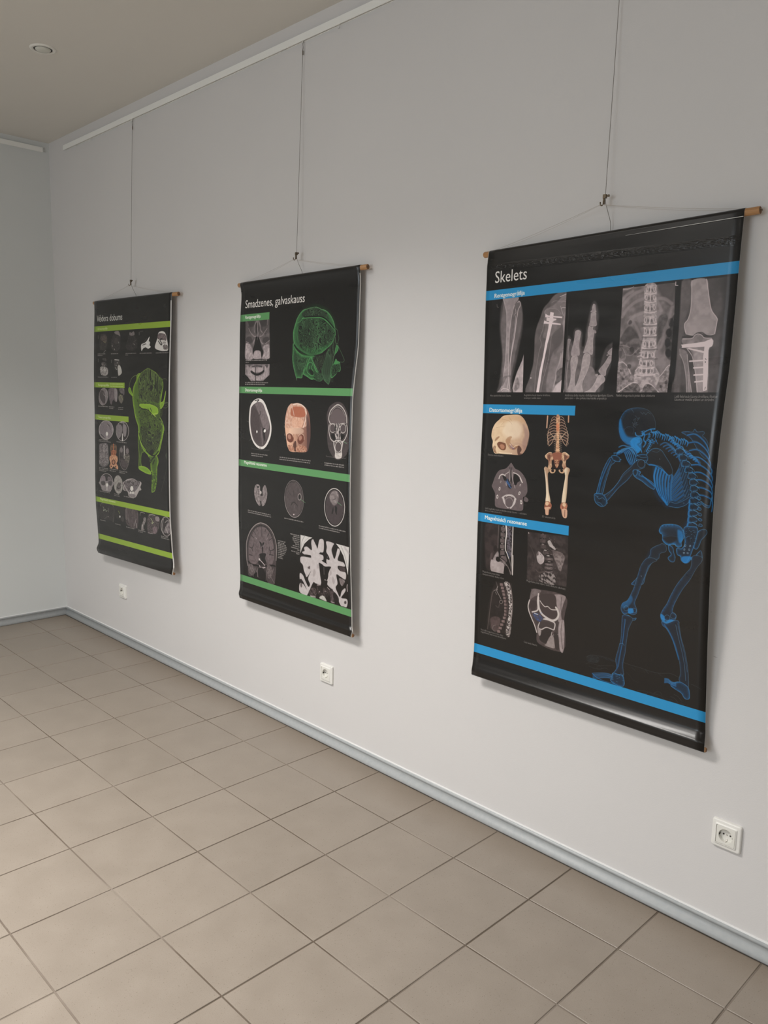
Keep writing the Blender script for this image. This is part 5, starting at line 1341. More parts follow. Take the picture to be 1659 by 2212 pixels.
0|6332621|0.4|0.8|727,633 -6,29 -17,32 -17,31 -13,14|0.7 0.7 1
0|796222|0.95|1|729,642 -7,28 -17,30 -17,27 -12,12|9 6 1
0|1332876|0.85|2.4|722,670 -17,30 -17,27 -12,12|4.6 5 1
0|6332621|0.75|0.8|727,639 -7,28 -18,30 -17,27 -12,12|0.8 0.8 1
0|6332621|0.4|0.8|731,645 -7,28 -17,30 -17,27 -12,12|0.7 0.7 1
0|796222|0.95|1|733,654 -8,28 -18,27 -17,23 -11,11|9 6 1
0|1332876|0.85|2.4|725,682 -18,27 -17,23 -11,11|4.6 5 1
0|6332621|0.75|0.8|731,651 -8,28 -18,27 -17,23 -11,11|0.8 0.8 1
0|6332621|0.4|0.8|735,657 -8,28 -17,27 -18,23 -10,11|0.7 0.7 1
0|796222|0.95|1|737,666 -8,27 -19,25 -17,19 -10,9|9 6 1
0|1332876|0.85|2.4|729,693 -19,25 -17,19 -10,9|4.6 5 1
0|6332621|0.75|0.8|734,663 -8,28 -18,24 -17,19 -10,9|0.8 0.8 1
0|6332621|0.4|0.8|739,669 -8,28 -19,24 -17,19 -10,9|0.7 0.7 1
0|796222|0.95|1|741,678 -9,27 -19,22 -17,15 -9,7|9 6 1
0|1332876|0.85|2.4|732,705 -19,22 -17,15 -9,7|4.6 5 1
0|6332621|0.75|0.8|738,675 -9,27 -19,22 -16,15 -9,7|0.8 0.8 1
0|6332621|0.4|0.8|743,682 -9,26 -19,22 -17,16 -9,7|0.7 0.7 1
0|796222|0.95|1|744,690 -9,27 -20,19 -16,12 -8,5|9 6 1
0|1332876|0.85|2.4|735,717 -20,19 -16,12 -8,5|4.6 5 1
0|6332621|0.75|0.8|742,688 -9,26 -20,19 -17,12 -7,5|0.8 0.8 1
0|6332621|0.4|0.8|747,694 -10,26 -20,19 -16,12 -8,5|0.7 0.7 1
0|796222|0.95|1|748,702 -10,26 -21,17 -15,8 -7,3|9 6 1
0|1332876|0.85|2.4|738,728 -21,17 -15,8 -7,3|4.6 5 1
0|6332621|0.75|0.8|746,700 -10,25 -21,17 -16,8 -6,3|0.8 0.8 1
0|6332621|0.4|0.8|750,706 -10,26 -21,16 -15,8 -7,3|0.7 0.7 1
0|796222|0.95|1|752,715 -11,25 -21,14 -16,4 -5,1|9 6 1
0|1332876|0.85|2.4|741,740 -21,14 -16,4 -5,1|4.6 5 1
0|6332621|0.75|0.8|750,712 -12,25 -21,14 -15,4 -5,1|0.8 0.8 1
0|6332621|0.4|0.8|754,718 -11,25 -21,14 -16,4 -5,2|0.7 0.7 1
0|796222|0.95|1|756,727 -13,25 -21,11 -15,0 -4,0|9 6 1
0|1332876|0.85|2.4|743,752 -21,11 -15,0 -4,0|4.6 5 1
0|6332621|0.75|0.8|753,724 -12,25 -21,11 -15,0 -4,0|0.8 0.8 1
0|6332621|0.4|0.8|758,730 -13,25 -21,11 -15,0 -4,0|0.7 0.7 1
0|1064036|0.9|1|649,661 -4,23 6,26 14,25 14,16|7.5 5 1
0|2000592|0.8|2.6|649,661 -4,23 6,26 14,25 14,16|5 3.4 1
0|6332621|0.75|0.8|652,660 -5,23 7,26 13,25 14,16|0.8 0.8 1
0|529444|0.9|0.8|646,662 -4,23 7,26 13,25 14,16|0.7 0.7 1
0|1064036|0.9|1|657,664 -3,24 5,27 12,23 12,15|7.5 5 1
0|2000592|0.74|2.6|657,664 -3,24 5,27 12,23 12,15|5 3.4 1
0|6332621|0.75|0.8|660,663 -4,23 6,27 12,24 11,15|0.8 0.8 1
0|529444|0.9|0.8|655,665 -4,24 6,26 11,24 12,15|0.7 0.7 1
0|1064036|0.9|1|666,667 -4,24 5,28 11,23 8,13|7.5 5 1
0|2000592|0.68|2.6|666,667 -4,24 5,28 11,23 8,13|5 3.4 1
0|6332621|0.75|0.8|669,666 -4,24 5,28 10,22 9,13|0.8 0.8 1
0|529444|0.9|0.8|663,668 -3,24 5,28 10,23 9,13|0.7 0.7 1
0|1064036|0.9|1|674,670 -3,24 4,30 9,21 6,12|7.5 5 1
0|2000592|0.62|2.6|674,670 -3,24 4,30 9,21 6,12|5 3.4 1
0|6332621|0.75|0.8|677,669 -3,24 4,29 9,22 6,11|0.8 0.8 1
0|529444|0.9|0.8|672,671 -4,24 4,29 9,22 7,12|0.7 0.7 1
0|1064036|0.9|1|683,673 -3,25 3,30 7,21 4,10|7.5 5 1
0|2000592|0.56|2.6|683,673 -3,25 3,30 7,21 4,10|5 3.4 1
0|6332621|0.75|0.8|685,671 -2,25 3,31 7,20 4,10|0.8 0.8 1
0|529444|0.9|0.8|680,673 -3,25 3,31 8,21 3,10|0.7 0.7 1
0|1064036|0.9|1|691,675 -2,26 2,31 6,20 1,9|7.5 5 1
0|2000592|0.5|2.6|691,675 -2,26 2,31 6,20 1,9|5 3.4 1
0|6332621|0.75|0.8|694,674 -3,26 2,31 7,20 1,8|0.8 0.8 1
0|529444|0.9|0.8|688,676 -2,26 2,31 6,20 1,9|0.7 0.7 1
0|1064036|0.9|1|699,678 -2,26 1,33 5,18 -1,8|7.5 5 1
0|2000592|0.44|2.6|699,678 -2,26 1,33 5,18 -1,8|5 3.4 1
0|6332621|0.75|0.8|702,677 -2,26 1,32 5,19 -2,7|0.8 0.8 1
0|529444|0.9|0.8|696,679 -1,26 1,33 4,18 -1,7|0.7 0.7 1
3|1470128|0.25|4|638,659 15,2 17,16 19,1 -5,12 -12,7 -22,7
3|926262|0.9|2|692,763 8,-14 25,0 26,-17 7,14 -17,14 -27,6
0|6332621|0.8|0.8|692,764 7,-12 17,2 21,-9 18,-13|0.9 0.9 1
0|6332621|0.8|0.8|695,764 25,1 23,-8 14,-14|0.9 0.9 1
0|1603774|0.9|2|675,743 15,17|6 6 1
0|9875395|0.7|0.8|551,708 3,0 -1,4|0.7 0.7 1
0|9875395|0.7|0.8|738,716 3,0 -1,3|0.7 0.7 1
0|9875395|0.7|0.8|742,732 3,0 -1,3|0.7 0.7 1
0|9875395|0.7|0.8|737,751 3,-1 -1,4|0.7 0.7 1
0|9875395|0.7|0.8|546,530 3,0 -1,4|0.7 0.7 1
35|1863852|1|0.8|704,605 8,-2 10,1 5,5 -2,7 -11,3 -10,-2|0.8 2.4 924200 6332621 0.4
0|660512|0.9|1|715,603 12,9 4,5|2 2 1
0|6332621|0.85|0.8|716,602 12,6 4,6|0.9 0.9 1
0|528926|0.9|0.8|707,610 5,4 -1,5|1.6 1.6 1
35|1863852|1|0.8|716,621 8,-2 10,1 5,5 -2,8 -11,2 -10,-2|0.8 2.4 924200 6332621 0.4
0|660512|0.9|1|727,620 12,8 4,5|2 2 1
0|6332621|0.85|0.8|728,618 12,6 4,6|0.9 0.9 1
0|528926|0.9|0.8|719,626 5,4 -1,6|1.6 1.6 1
35|1863852|1|0.8|725,638 8,-3 10,1 5,5 -2,8 -11,2 -10,-1|0.8 2.4 924200 6332621 0.4
0|660512|0.9|1|736,636 12,8 4,5|2 2 1
0|6332621|0.85|0.8|737,635 12,6 4,5|0.9 0.9 1
0|528926|0.9|0.8|728,642 5,4 -1,6|1.6 1.6 1
35|1863852|1|0.8|736,654 8,-3 9,1 5,5 -2,8 -11,2 -9,-1|0.8 2.4 924200 6332621 0.4
0|660512|0.9|1|747,652 11,8 4,5|2 2 1
0|6332621|0.85|0.8|748,651 11,6 4,5|0.9 0.9 1
0|528926|0.9|0.8|739,658 5,4 -1,6|1.6 1.6 1
35|1863852|1|0.8|746,670 8,-3 10,1 4,5 -2,8 -10,2 -10,-1|0.8 2.4 924200 6332621 0.4
0|660512|0.9|1|757,668 12,8 3,5|2 2 1
0|6332621|0.85|0.8|758,667 12,6 3,5|0.9 0.9 1
0|528926|0.9|0.8|749,674 5,4 -1,6|1.6 1.6 1
35|1863852|1|0.8|752,686 8,-3 10,1 4,6 -2,7 -10,3 -10,-2|0.8 2.4 924200 6332621 0.4
0|660512|0.9|1|763,684 11,8 4,5|2 2 1
0|6332621|0.85|0.8|764,683 11,6 4,5|0.9 0.9 1
0|528926|0.9|0.8|755,691 5,4 -1,5|1.6 1.6 1
35|1863852|1|0.8|755,703 8,-3 10,1 4,5 -2,7 -10,3 -10,-1|0.8 2.4 924200 6332621 0.4
0|660512|0.9|1|766,701 11,8 4,4|2 2 1
0|6332621|0.85|0.8|767,700 11,5 4,6|0.9 0.9 1
0|528926|0.9|0.8|758,707 5,4 -1,6|1.6 1.6 1
35|1863852|1|0.8|758,720 8,-3 10,0 4,6 -2,7 -11,3 -9,-1|0.8 2.4 924200 6332621 0.4
0|660512|0.9|1|769,717 11,8 4,5|2 2 1
0|6332621|0.85|0.8|770,716 11,6 4,5|0.9 0.9 1
0|528926|0.9|0.8|761,724 5,4 -1,6|1.6 1.6 1
35|1863852|1|0.8|756,737 10,-3 11,0 6,5 -3,8 -13,3 -12,-1|0.8 2.4 924200 6332621 0.4
0|660512|0.9|1|769,734 14,8 4,4|2 2 1
0|6332621|0.85|0.8|770,733 14,5 5,6|0.9 0.9 1
0|528926|0.9|0.8|760,741 5,4 0,6|1.6 1.6 1
35|1863852|1|0.8|756,754 9,-4 12,1 5,5 -3,8 -13,3 -11,-1|0.8 2.4 924200 6332621 0.4
0|660512|0.9|1|768,751 14,8 5,4|2 2 1
0|6332621|0.85|0.8|769,750 15,5 4,5|0.9 0.9 1
0|528926|0.9|0.8|759,758 6,4 -1,6|1.6 1.6 1
35|1863852|1|0.8|755,771 9,-3 12,0 5,5 -3,8 -13,3 -11,-1|0.8 2.4 924200 6332621 0.4
0|660512|0.9|1|767,768 14,8 5,4|2 2 1
0|6332621|0.85|0.8|768,767 15,5 4,5|0.9 0.9 1
0|528926|0.9|0.8|758,775 6,4 -1,6|1.6 1.6 1
35|1863852|1|0.8|755,788 9,-3 12,0 5,5 -2,8 -14,3 -11,-1|0.8 2.4 924200 6332621 0.4
0|660512|0.9|1|767,785 15,8 4,4|2 2 1
0|6332621|0.85|0.8|769,784 14,5 4,5|0.9 0.9 1
0|528926|0.9|0.8|758,792 6,4 -1,6|1.6 1.6 1
35|1863852|1|0.8|754,805 10,-3 12,0 5,5 -3,8 -13,3 -12,-1|0.8 2.4 924200 6332621 0.4
0|660512|0.9|1|767,803 14,7 4,4|2 2 1
0|6332621|0.85|0.8|768,801 14,5 5,5|0.9 0.9 1
0|528926|0.9|0.8|758,809 6,4 -1,6|1.6 1.6 1
35|1603774|1|0.8|779,729 6,1 3,5 -5,2 -6,-2|0.7 1.8 1120290 6332621 0.3
35|1603774|1|0.8|781,744 6,1 3,4 -5,3 -6,-3|0.7 1.8 1120290 6332621 0.3
35|1603774|1|0.8|782,758 7,1 2,4 -4,3 -7,-2|0.7 1.8 1120290 6332621 0.3
35|1603774|1|0.8|784,773 7,1 2,4 -4,3 -7,-3|0.7 1.8 1120290 6332621 0.3
35|1603774|1|0.8|786,787 6,1 3,4 -5,3 -6,-3|0.7 1.8 1120290 6332621 0.3
35|1603774|1|0.8|788,802 6,1 3,4 -5,3 -6,-3|0.7 1.8 1120290 6332621 0.3
0|1603774|0.7|3|756,743 0,34 -1,29 -5,15|5 5 1
35|1603774|1|0.8|616,628 13,-17 16,-5 16,5 14,16 15,19 9,17 0,10 -9,5 -11,-6 -17,-15 -26,-4 -16,-2|0.9 1.8 1446934 6332621 1
0|6332621|0.5|0.8|633,615 16,2 9,-7|0.9 0.9 1
0|11845320|0.8|0.8|657,634 2,3|0.8 0.8 1
0|1603774|0.9|2|627,654 19,1 23,10 17,13|3.4 3.4 1
35|1466526|1|0.8|522,553 2,-27 13,-21 19,-8 26,-2 26,6 19,17 9,23 -4,17 -14,8 -22,5 -18,12 -9,10 -16,6 -17,-11 -9,-14|0.9 5 1579552 5535892 1.3
3|1736904|0.75|7|522,532 4,0 9,21 16,23 27,4 17,11 5,20 -15,10 -18,-14 -21,-13 -14,-12 -8,-23
0|7243675|0.7|0.8|566,531 6,-6 -1,15 7,-4 -4,9 8,-3|0.9 0.9 0
0|7243675|0.7|0.8|571,518 7,7 7,-2 -6,8|0.9 0.9 0
0|7243675|0.7|0.8|563,537 8,6 -5,3 9,5|0.9 0.9 0
0|7243675|0.7|0.8|586,507 7,6 3,-5 7,6 6,-7 8,5|0.9 0.9 0
0|7243675|0.7|0.8|556,499 9,10|0.9 0.9 0
0|5929105|0.6|0.8|539,561 6,-9 13,-3 12,7 -2,13|0.8 0.8 1
0|1603774|0.8|1.6|576,566 5,8 16,0 5,-9 18,-10 16,-2|3.4 3.4 1
0|6332621|0.85|0.8|575,565 4,8 17,0 5,-9 18,-10 16,-2|0.9 0.9 1
0|1603774|0.8|1.6|563,593 9,-9 13,5 -5,12 17,11 4,8|3.4 3.4 1
0|6332621|0.85|0.8|562,592 9,-10 13,6 -5,12 17,11 4,8|0.9 0.9 1
0|1603774|0.8|1.6|585,583 9,-3 5,11 -6,9|3.4 3.4 1
0|6332621|0.85|0.8|584,582 9,-3 5,11 -6,9|0.9 0.9 1
0|1603774|0.8|1.6|597,574 9,-4 -2,15 8,8 -7,12|3.4 3.4 1
0|6332621|0.85|0.8|596,573 9,-4 -2,15 8,8 -7,12|0.9 0.9 1
0|1603774|0.8|1.6|617,582 10,8 -5,14 -7,12|3.4 3.4 1
0|6332621|0.85|0.8|616,580 10,9 -5,14 -7,12|0.9 0.9 1
0|1603774|0.8|1.6|624,555 4,9 12,-4 -2,9|3.4 3.4 1
0|6332621|0.85|0.8|622,554 5,9 12,-4 -2,9|0.9 0.9 1
0|1603774|0.8|1.6|566,590 9,17 13,14|3.4 3.4 1
0|6332621|0.85|0.8|565,589 9,17 13,14|0.9 0.9 1
3|1869518|0.85|3|571,581 20,-4 4,14 -10,7 12,14 -9,12 -14,-11 -11,-14
0|1603774|0.9|0.8|614,617 6,2|1.8 1.8 1
0|1603774|0.9|0.8|616,611 7,3|1.8 1.8 1
0|1603774|0.9|0.8|618,606 7,2|1.8 1.8 1
0|1603774|0.9|0.8|620,601 7,2|1.8 1.8 1
0|1603774|0.9|0.8|622,595 7,3|1.8 1.8 1
0|1603774|0.9|0.8|624,590 7,2|1.8 1.8 1
0|1603774|0.9|0.8|626,585 7,2|1.8 1.8 1
0|6332621|0.7|0.8|608,620 13,-27 8,-15|1 1 1
0|6332621|0.6|0.8|615,625 16,-27 8,-15|1 1 1
0|1603774|0.8|0.8|619,575 4,-1 -7,6|1.8 1.8 1
0|6332621|0.7|0.8|619,574 5,-1|0.7 0.7 1
0|1603774|0.8|0.8|597,561 1,0 -5,1|1.8 1.8 1
0|6332621|0.7|0.8|597,560 1,2|0.7 0.7 1
0|1603774|0.8|0.8|633,582 -5,0 11,7|1.8 1.8 1
0|6332621|0.7|0.8|633,581 -2,4|0.7 0.7 1
0|1603774|0.8|0.8|632,590 -3,1 8,2|1.8 1.8 1
0|6332621|0.7|0.8|632,589 -5,-2|0.7 0.7 1
0|1603774|0.8|0.8|603,559 -4,2 -1,4|1.8 1.8 1
0|6332621|0.7|0.8|603,559 3,3|0.7 0.7 1
0|1603774|0.8|0.8|639,581 5,4 -3,3|1.8 1.8 1
0|6332621|0.7|0.8|639,580 -5,-2|0.7 0.7 1
0|1603774|0.8|0.8|599,564 -1,0 4,5|1.8 1.8 1
0|6332621|0.7|0.8|599,563 -5,0|0.7 0.7 1
0|1603774|0.8|0.8|624,569 -4,1 3,4|1.8 1.8 1
0|6332621|0.7|0.8|624,568 1,5|0.7 0.7 1
0|1603774|0.8|0.8|643,557 3,2 -6,-1|1.8 1.8 1
0|6332621|0.7|0.8|643,556 0,0|0.7 0.7 1
0|1603774|0.8|0.8|636,589 -1,-1 2,6|1.8 1.8 1
0|6332621|0.7|0.8|636,588 4,2|0.7 0.7 1
0|1603774|0.8|0.8|611,568 4,0 -10,4|1.8 1.8 1
0|6332621|0.7|0.8|611,568 -2,2|0.7 0.7 1
0|1603774|0.8|0.8|600,566 -5,0 12,4|1.8 1.8 1
0|6332621|0.7|0.8|600,565 -1,5|0.7 0.7 1
0|1603774|0.8|0.8|601,570 3,-5 1,7|1.8 1.8 1
0|6332621|0.7|0.8|601,569 -6,-1|0.7 0.7 1
0|1603774|0.8|0.8|620,570 0,-4 -3,11|1.8 1.8 1
0|6332621|0.7|0.8|620,569 -1,1|0.7 0.7 1
0|1603774|0.8|0.8|600,567 6,1 -5,-1|1.8 1.8 1
0|6332621|0.7|0.8|600,566 -1,3|0.7 0.7 1
0|1603774|0.8|0.8|620,578 4,1 -3,-1|1.8 1.8 1
0|6332621|0.7|0.8|619,577 -5,3|0.7 0.7 1
0|1603774|0.8|0.8|620,588 4,3 -5,5|1.8 1.8 1
0|6332621|0.7|0.8|620,587 3,4|0.7 0.7 1
0|1603774|0.8|0.8|606,585 -1,4 8,-2|1.8 1.8 1
0|6332621|0.7|0.8|606,585 -1,-1|0.7 0.7 1
0|1603774|0.8|0.8|620,566 2,-3 -6,7|1.8 1.8 1
0|6332621|0.7|0.8|620,565 -5,0|0.7 0.7 1
0|1603774|0.8|0.8|644,588 -4,-4 9,10|1.8 1.8 1
0|6332621|0.7|0.8|644,587 1,-2|0.7 0.7 1
0|1603774|0.8|0.8|611,590 4,-4 -8,8|1.8 1.8 1
0|6332621|0.7|0.8|611,590 -3,3|0.7 0.7 1
0|1603774|0.8|0.8|617,585 -4,0 11,5|1.8 1.8 1
0|6332621|0.7|0.8|617,584 -5,-2|0.7 0.7 1
0|928842|0.95|1|521,634 7,-13 17,2 12,21 11,14|4.6 4.6 1
0|1603774|0.75|1.5|521,634 7,-13 17,2 12,21 11,14|2 2 1
0|6332621|0.8|0.8|521,632 7,-13 17,2 12,21 11,14|0.9 0.9 1
0|928842|0.95|1|523,633 12,-14 17,5 11,21 8,12|4.6 4.6 1
0|1603774|0.75|1.5|523,633 12,-14 17,5 11,21 8,12|2 2 1
0|6332621|0.8|0.8|523,630 12,-13 17,5 11,21 8,12|0.9 0.9 1
0|928842|0.95|1|526,631 15,-14 18,7 10,22 5,10|4.6 4.6 1
0|1603774|0.75|1.5|526,631 15,-14 18,7 10,22 5,10|2 2 1
0|6332621|0.8|0.8|526,629 15,-14 18,7 10,22 5,10|0.9 0.9 1
0|928842|0.95|1|529,630 19,-15 17,9 10,24 2,6|4.6 4.6 1
0|1603774|0.75|1.5|529,630 19,-15 17,9 10,24 2,6|2 2 1
0|6332621|0.8|0.8|528,628 20,-15 17,9 10,24 2,6|0.9 0.9 1
0|928842|0.95|1|531,628 23,-15 18,11 9,25 -1,4|4.6 4.6 1
0|1603774|0.75|1.5|531,628 23,-15 18,11 9,25 -1,4|2 2 1
0|6332621|0.8|0.8|531,626 23,-15 18,11 9,25 -1,4|0.9 0.9 1
0|928842|0.95|1|534,627 27,-16 18,13 8,26 -4,2|4.6 4.6 1
0|1603774|0.75|1.5|534,627 27,-16 18,13 8,26 -4,2|2 2 1
0|6332621|0.8|0.8|534,625 27,-16 17,13 9,26 -4,2|0.9 0.9 1
0|928842|0.95|1|536,626 31,-17 18,16 8,27 -7,-1|4.6 4.6 1
0|1603774|0.75|1.5|536,626 31,-17 18,16 8,27 -7,-1|2 2 1
0|6332621|0.8|0.8|536,624 31,-17 18,16 8,27 -8,-1|0.9 0.9 1
0|1603774|0.7|1.6|527,610 13,-6 14,3 17,3 10,8|3 3 1
0|6332621|0.85|0.8|526,608 14,-5 14,2 17,4 10,8|0.9 0.9 1
0|1603774|0.7|1.6|512,628 13,-2 10,-5|3 3 1
0|6332621|0.85|0.8|512,627 13,-2 10,-5|0.9 0.9 1
0|1603774|0.7|1.6|507,638 9,-4 14,11 4,6|3 3 1
0|6332621|0.85|0.8|507,637 8,-4 15,11 4,6|0.9 0.9 1
0|1603774|0.7|1.6|535,617 19,-6 14,5 14,14|3 3 1
0|6332621|0.85|0.8|534,615 20,-5 14,5 14,14|0.9 0.9 1
0|1603774|0.7|1.6|524,649 13,-4|3 3 1
0|6332621|0.85|0.8|524,648 13,-4|0.9 0.9 1
35|1603774|1|0.8|583,633 19,-8 16,3 3,14 -17,13 -17,-10|0.8 2.4 1120290 6332621 0.4
0|6332621|0.8|0.8|589,630 13,5 16,-2|0.9 0.9 1
0|6332621|0.8|0.8|586,639 17,5 15,-2|0.9 0.9 1
35|1603774|1|0.8|501,640 17,6 -1,9 -11,10 -8,25 -7,25 -7,32 -8,10 -14,-3 5,-27 8,-32 10,-28|0.9 2.6 1120290 6332621 0.6
0|6332621|0.6|0.8|508,650 -13,34 -11,38 -7,27|1 1 1
0|1603774|0.7|2|503,647 -15,32 -13,38 -5,31|3 3 1
35|1603774|1|0.8|505,636 14,-2 14,7 -1,10 -12,0 -10,-4|0.8 2 1120290 6332621 0.4
35|1463434|1|0.8|490,762 12,14 -6,0 21,-26 20,-24 25,-23 15,-19 15,-13 19,-7 4,-10 -5,-11 -14,-2 -12,7 -15,16 -22,22 -15,26 -22,26 -24,16 -14,-1|0.9 3 1448482 6332621 0.7
0|6332621|0.4|0.8|497,758 26,-33 25,-33 25,-23|1 1 1
3|1710622|0.95|2|613,652 -1,5 -3,4 -6,1 -5,-1 -5,-3 -2,-5 1,-5 4,-4 5,-2 6,1 4,4
0|6332621|0.7|0.8|614,652 -1,5 -4,5 -6,2 -6,-2 -4,-3 -2,-6 1,-5 4,-5 5,-2 6,1 5,4 2,6|0.9 0.9 1
35|1864884|1|0.8|456,753 16,-3 14,3 10,11 1,17 -9,7 -10,1 -11,-5 -8,-7 -4,-12|0.9 2.6 1188402 6332621 0.5
0|6332621|0.8|0.8|464,761 9,6 10,-5 9,6|1 1 1
0|6332621|0.8|0.8|466,777 11,2 8,7|1 1 1
0|6332621|0.8|0.8|458,757 11,4|1 1 1
3|922654|0.8|2|482,772 0,2 -2,2 -3,1 -3,0 -2,-2 -1,-2 1,-3 2,-2 2,-1 3,1 2,1
35|1864886|1|0.8|580,678 9,-7 14,5 -3,9 17,5 24,12 9,11 -3,9 -18,-7 -21,-13 -17,-7 -9,-7|0.9 3 1058878 6332621 0.4
0|1603774|0.8|2|607,684 20,14 21,15|3 3 1
35|1603774|1|0.8|578,673 11,-3 4,10 -6,9 -7,-5|0.8 2 1120290 6332621 0.4
35|1734328|1|0.8|671,834 6,-12 12,-6 24,-3 19,3 11,11 3,17 -7,16 1,11 -11,5 -12,-7 -16,5 -11,-3 -8,-9 -1,-14 -8,-5|0.9 7 1712686 6332621 0.2
3|1579038|0.8|5|682,856 18,-8 25,-1 -9,16 -15,5
0|6332621|0.3|0.8|683,856 23,-9 25,0|0.8 0.8 1
3|1999048|0.7|5|726,827 13,4 4,17 -8,15 -7,-13
35|1734328|1|0.8|701,874 13,4 5,17 4,11 -4,13 -11,0 -7,-9 9,-11 -7,-10|0.9 2.6 1120290 6332621 0.5
0|6332621|0.8|0.8|711,873 9,-4 3,5|1 1 1
35|1865400|1|0.8|744,819 27,-7 13,4 0,26 -10,30 -8,24 -11,20 -14,-4 -3,-11 -10,-5 -2,-17 15,-2 8,-19|0.9 3 1056302 6332621 0.3
3|9876685|0.8|0.8|753,868 0,1 -1,1 -1,1 -2,0 -1,-1 0,-2 0,-1 1,-1 1,-1 2,0 1,1
3|923682|1|0.8|752,868 0,1 -1,0 0,0 -1,0 0,0 -1,-1 1,-1 0,0 1,0 0,0 1,0
3|9876685|0.8|0.8|767,867 0,1 -1,1 -2,1 -1,0 -1,-1 0,-1 0,-2 1,-1 1,-1 2,0 1,1
3|923682|1|0.8|766,867 -1,1 0,0 -1,1 0,-1 -1,0 0,-1 0,0 1,-1 0,0 1,0 0,0
3|9876685|0.8|0.8|751,878 0,2 -1,1 -2,1 -1,0 -1,-1 0,-2 0,-1 1,-1 1,-1 2,0 1,1
3|923682|1|0.8|750,879 -1,0 0,1 -1,0 0,0 -1,0 0,-1 0,-1 1,0 0,-1 1,0 0,1
3|9876685|0.8|0.8|765,877 0,1 -1,2 -2,0 -1,0 -1,-1 0,-1 0,-2 1,-1 1,-1 2,1 1,0
3|923682|1|0.8|764,877 -1,1 0,0 -1,1 0,0 -1,-1 0,-1 0,0 1,-1 0,0 1,0 0,0
3|9876685|0.8|0.8|751,889 -1,1 -1,1 -1,1 -1,0 -1,-1 -1,-2 0,-1 1,-1 2,-1 1,0 1,1
3|923682|1|0.8|749,889 0,1 -1,0 0,1 -1,-1 0,0 0,-1 0,-1 0,0 1,0 0,0 1,0
3|9876685|0.8|0.8|761,887 0,2 -1,1 -2,0 -1,0 -1,-1 0,-1 0,-2 1,-1 1,0 2,0 1,1
3|923682|1|0.8|759,887 0,1 0,1 -1,0 0,0 -1,-1 0,0 0,-1 1,-1 0,0 1,0 0,1
0|528926|0.8|0.8|769,834 -1,2 3,6|1.4 1.4 1
0|6332621|0.8|0.8|769,833 -3,2|0.8 0.8 1
0|528926|0.8|0.8|757,843 3,-1 -2,8|1.4 1.4 1
0|6332621|0.8|0.8|757,842 -6,4|0.8 0.8 1
0|528926|0.8|0.8|762,841 2,3 -7,3|1.4 1.4 1
0|6332621|0.8|0.8|762,840 -6,1|0.8 0.8 1
0|528926|0.8|0.8|759,821 -3,1 6,6|1.4 1.4 1
0|6332621|0.8|0.8|759,819 -2,2|0.8 0.8 1
0|528926|0.8|0.8|773,858 6,4 -8,0|1.4 1.4 1
0|6332621|0.8|0.8|773,857 5,-2|0.8 0.8 1
0|528926|0.8|0.8|764,851 0,0 7,3|1.4 1.4 1
0|6332621|0.8|0.8|764,849 1,4|0.8 0.8 1
0|528926|0.8|0.8|753,836 0,1 -4,4|1.4 1.4 1
0|6332621|0.8|0.8|753,834 -6,0|0.8 0.8 1
0|528926|0.8|0.8|759,826 6,-1 -8,8|1.4 1.4 1
0|6332621|0.8|0.8|759,825 3,-1|0.8 0.8 1
0|528926|0.8|0.8|776,844 -1,3 -2,2|1.4 1.4 1
0|6332621|0.8|0.8|776,843 5,0|0.8 0.8 1
0|528926|0.8|0.8|777,825 -5,-1 9,6|1.4 1.4 1
0|6332621|0.8|0.8|777,824 -7,-1|0.8 0.8 1
0|528926|0.8|0.8|775,839 5,-3 -3,6|1.4 1.4 1
0|6332621|0.8|0.8|775,837 3,2|0.8 0.8 1
0|528926|0.8|0.8|768,828 6,-2 -11,9|1.4 1.4 1
0|6332621|0.8|0.8|768,827 -6,-1|0.8 0.8 1
0|528926|0.8|0.8|764,847 5,2 -10,5|1.4 1.4 1
0|6332621|0.8|0.8|764,846 4,-2|0.8 0.8 1
0|528926|0.8|0.8|772,829 -2,-1 7,6|1.4 1.4 1
0|6332621|0.8|0.8|772,828 6,0|0.8 0.8 1
0|528926|0.8|0.8|753,830 -3,4 0,0|1.4 1.4 1
0|6332621|0.8|0.8|753,829 -2,-1|0.8 0.8 1
0|528926|0.8|0.8|763,846 2,-1 -6,7|1.4 1.4 1
0|6332621|0.8|0.8|763,845 2,0|0.8 0.8 1
3|1999565|0.85|3|744,900 16,-4 12,2 -11,17 -12,2 -8,-8
35|1732784|1|0.8|785,825 12,-9 10,0 4,8 -7,12 -8,10 -5,15 -7,12 -9,-4 5,-21|0.9 2.6 1120290 6332621 0.9
35|1732784|1|0.8|769,902 10,-8 16,-19 6,16 -2,14 -10,9 -10,-2|0.9 2.6 1120290 6332621 0.6
35|1464980|1|0.8|673,877 10,-5 11,6 0,15 -17,9 -4,15 -14,8 -12,18 -12,29 -9,29 -36,7 16,-22 12,-23 16,-33 12,-20 2,-16 13,-11|0.9 3.6 1449512 6589605 0.9
35|1467556|1|0.8|634,924 18,-6 16,5 -9,6 -16,15 -9,27 -11,30 -11,34 -9,24 3,12 4,9 -1,12 -12,7 -14,-2 -13,6 -9,-6 -3,-12 5,-15 16,-12 11,-22 11,-28 9,-33 9,-30|0.9 4 1317928 6589605 1
3|1998016|0.5|5|562,1074 17,-16 11,-16 6,12 -13,22 -17,10
0|11188675|0.8|0.8|619,976 2,3 1,-3|0.8 0.8 0
0|6332621|0.7|0.8|583,1082 -1,4 -3,3 -3,2 -4,0 -3,-2 -1,-4 1,-4 2,-3 4,-2 4,0 3,2 1,4|1 1 1
0|6332621|0.7|0.8|609,1083 -1,4 -3,3 -5,2 -4,0 -3,-2 -2,-3 1,-4 4,-3 4,-2 4,0 4,2 1,3|1 1 1
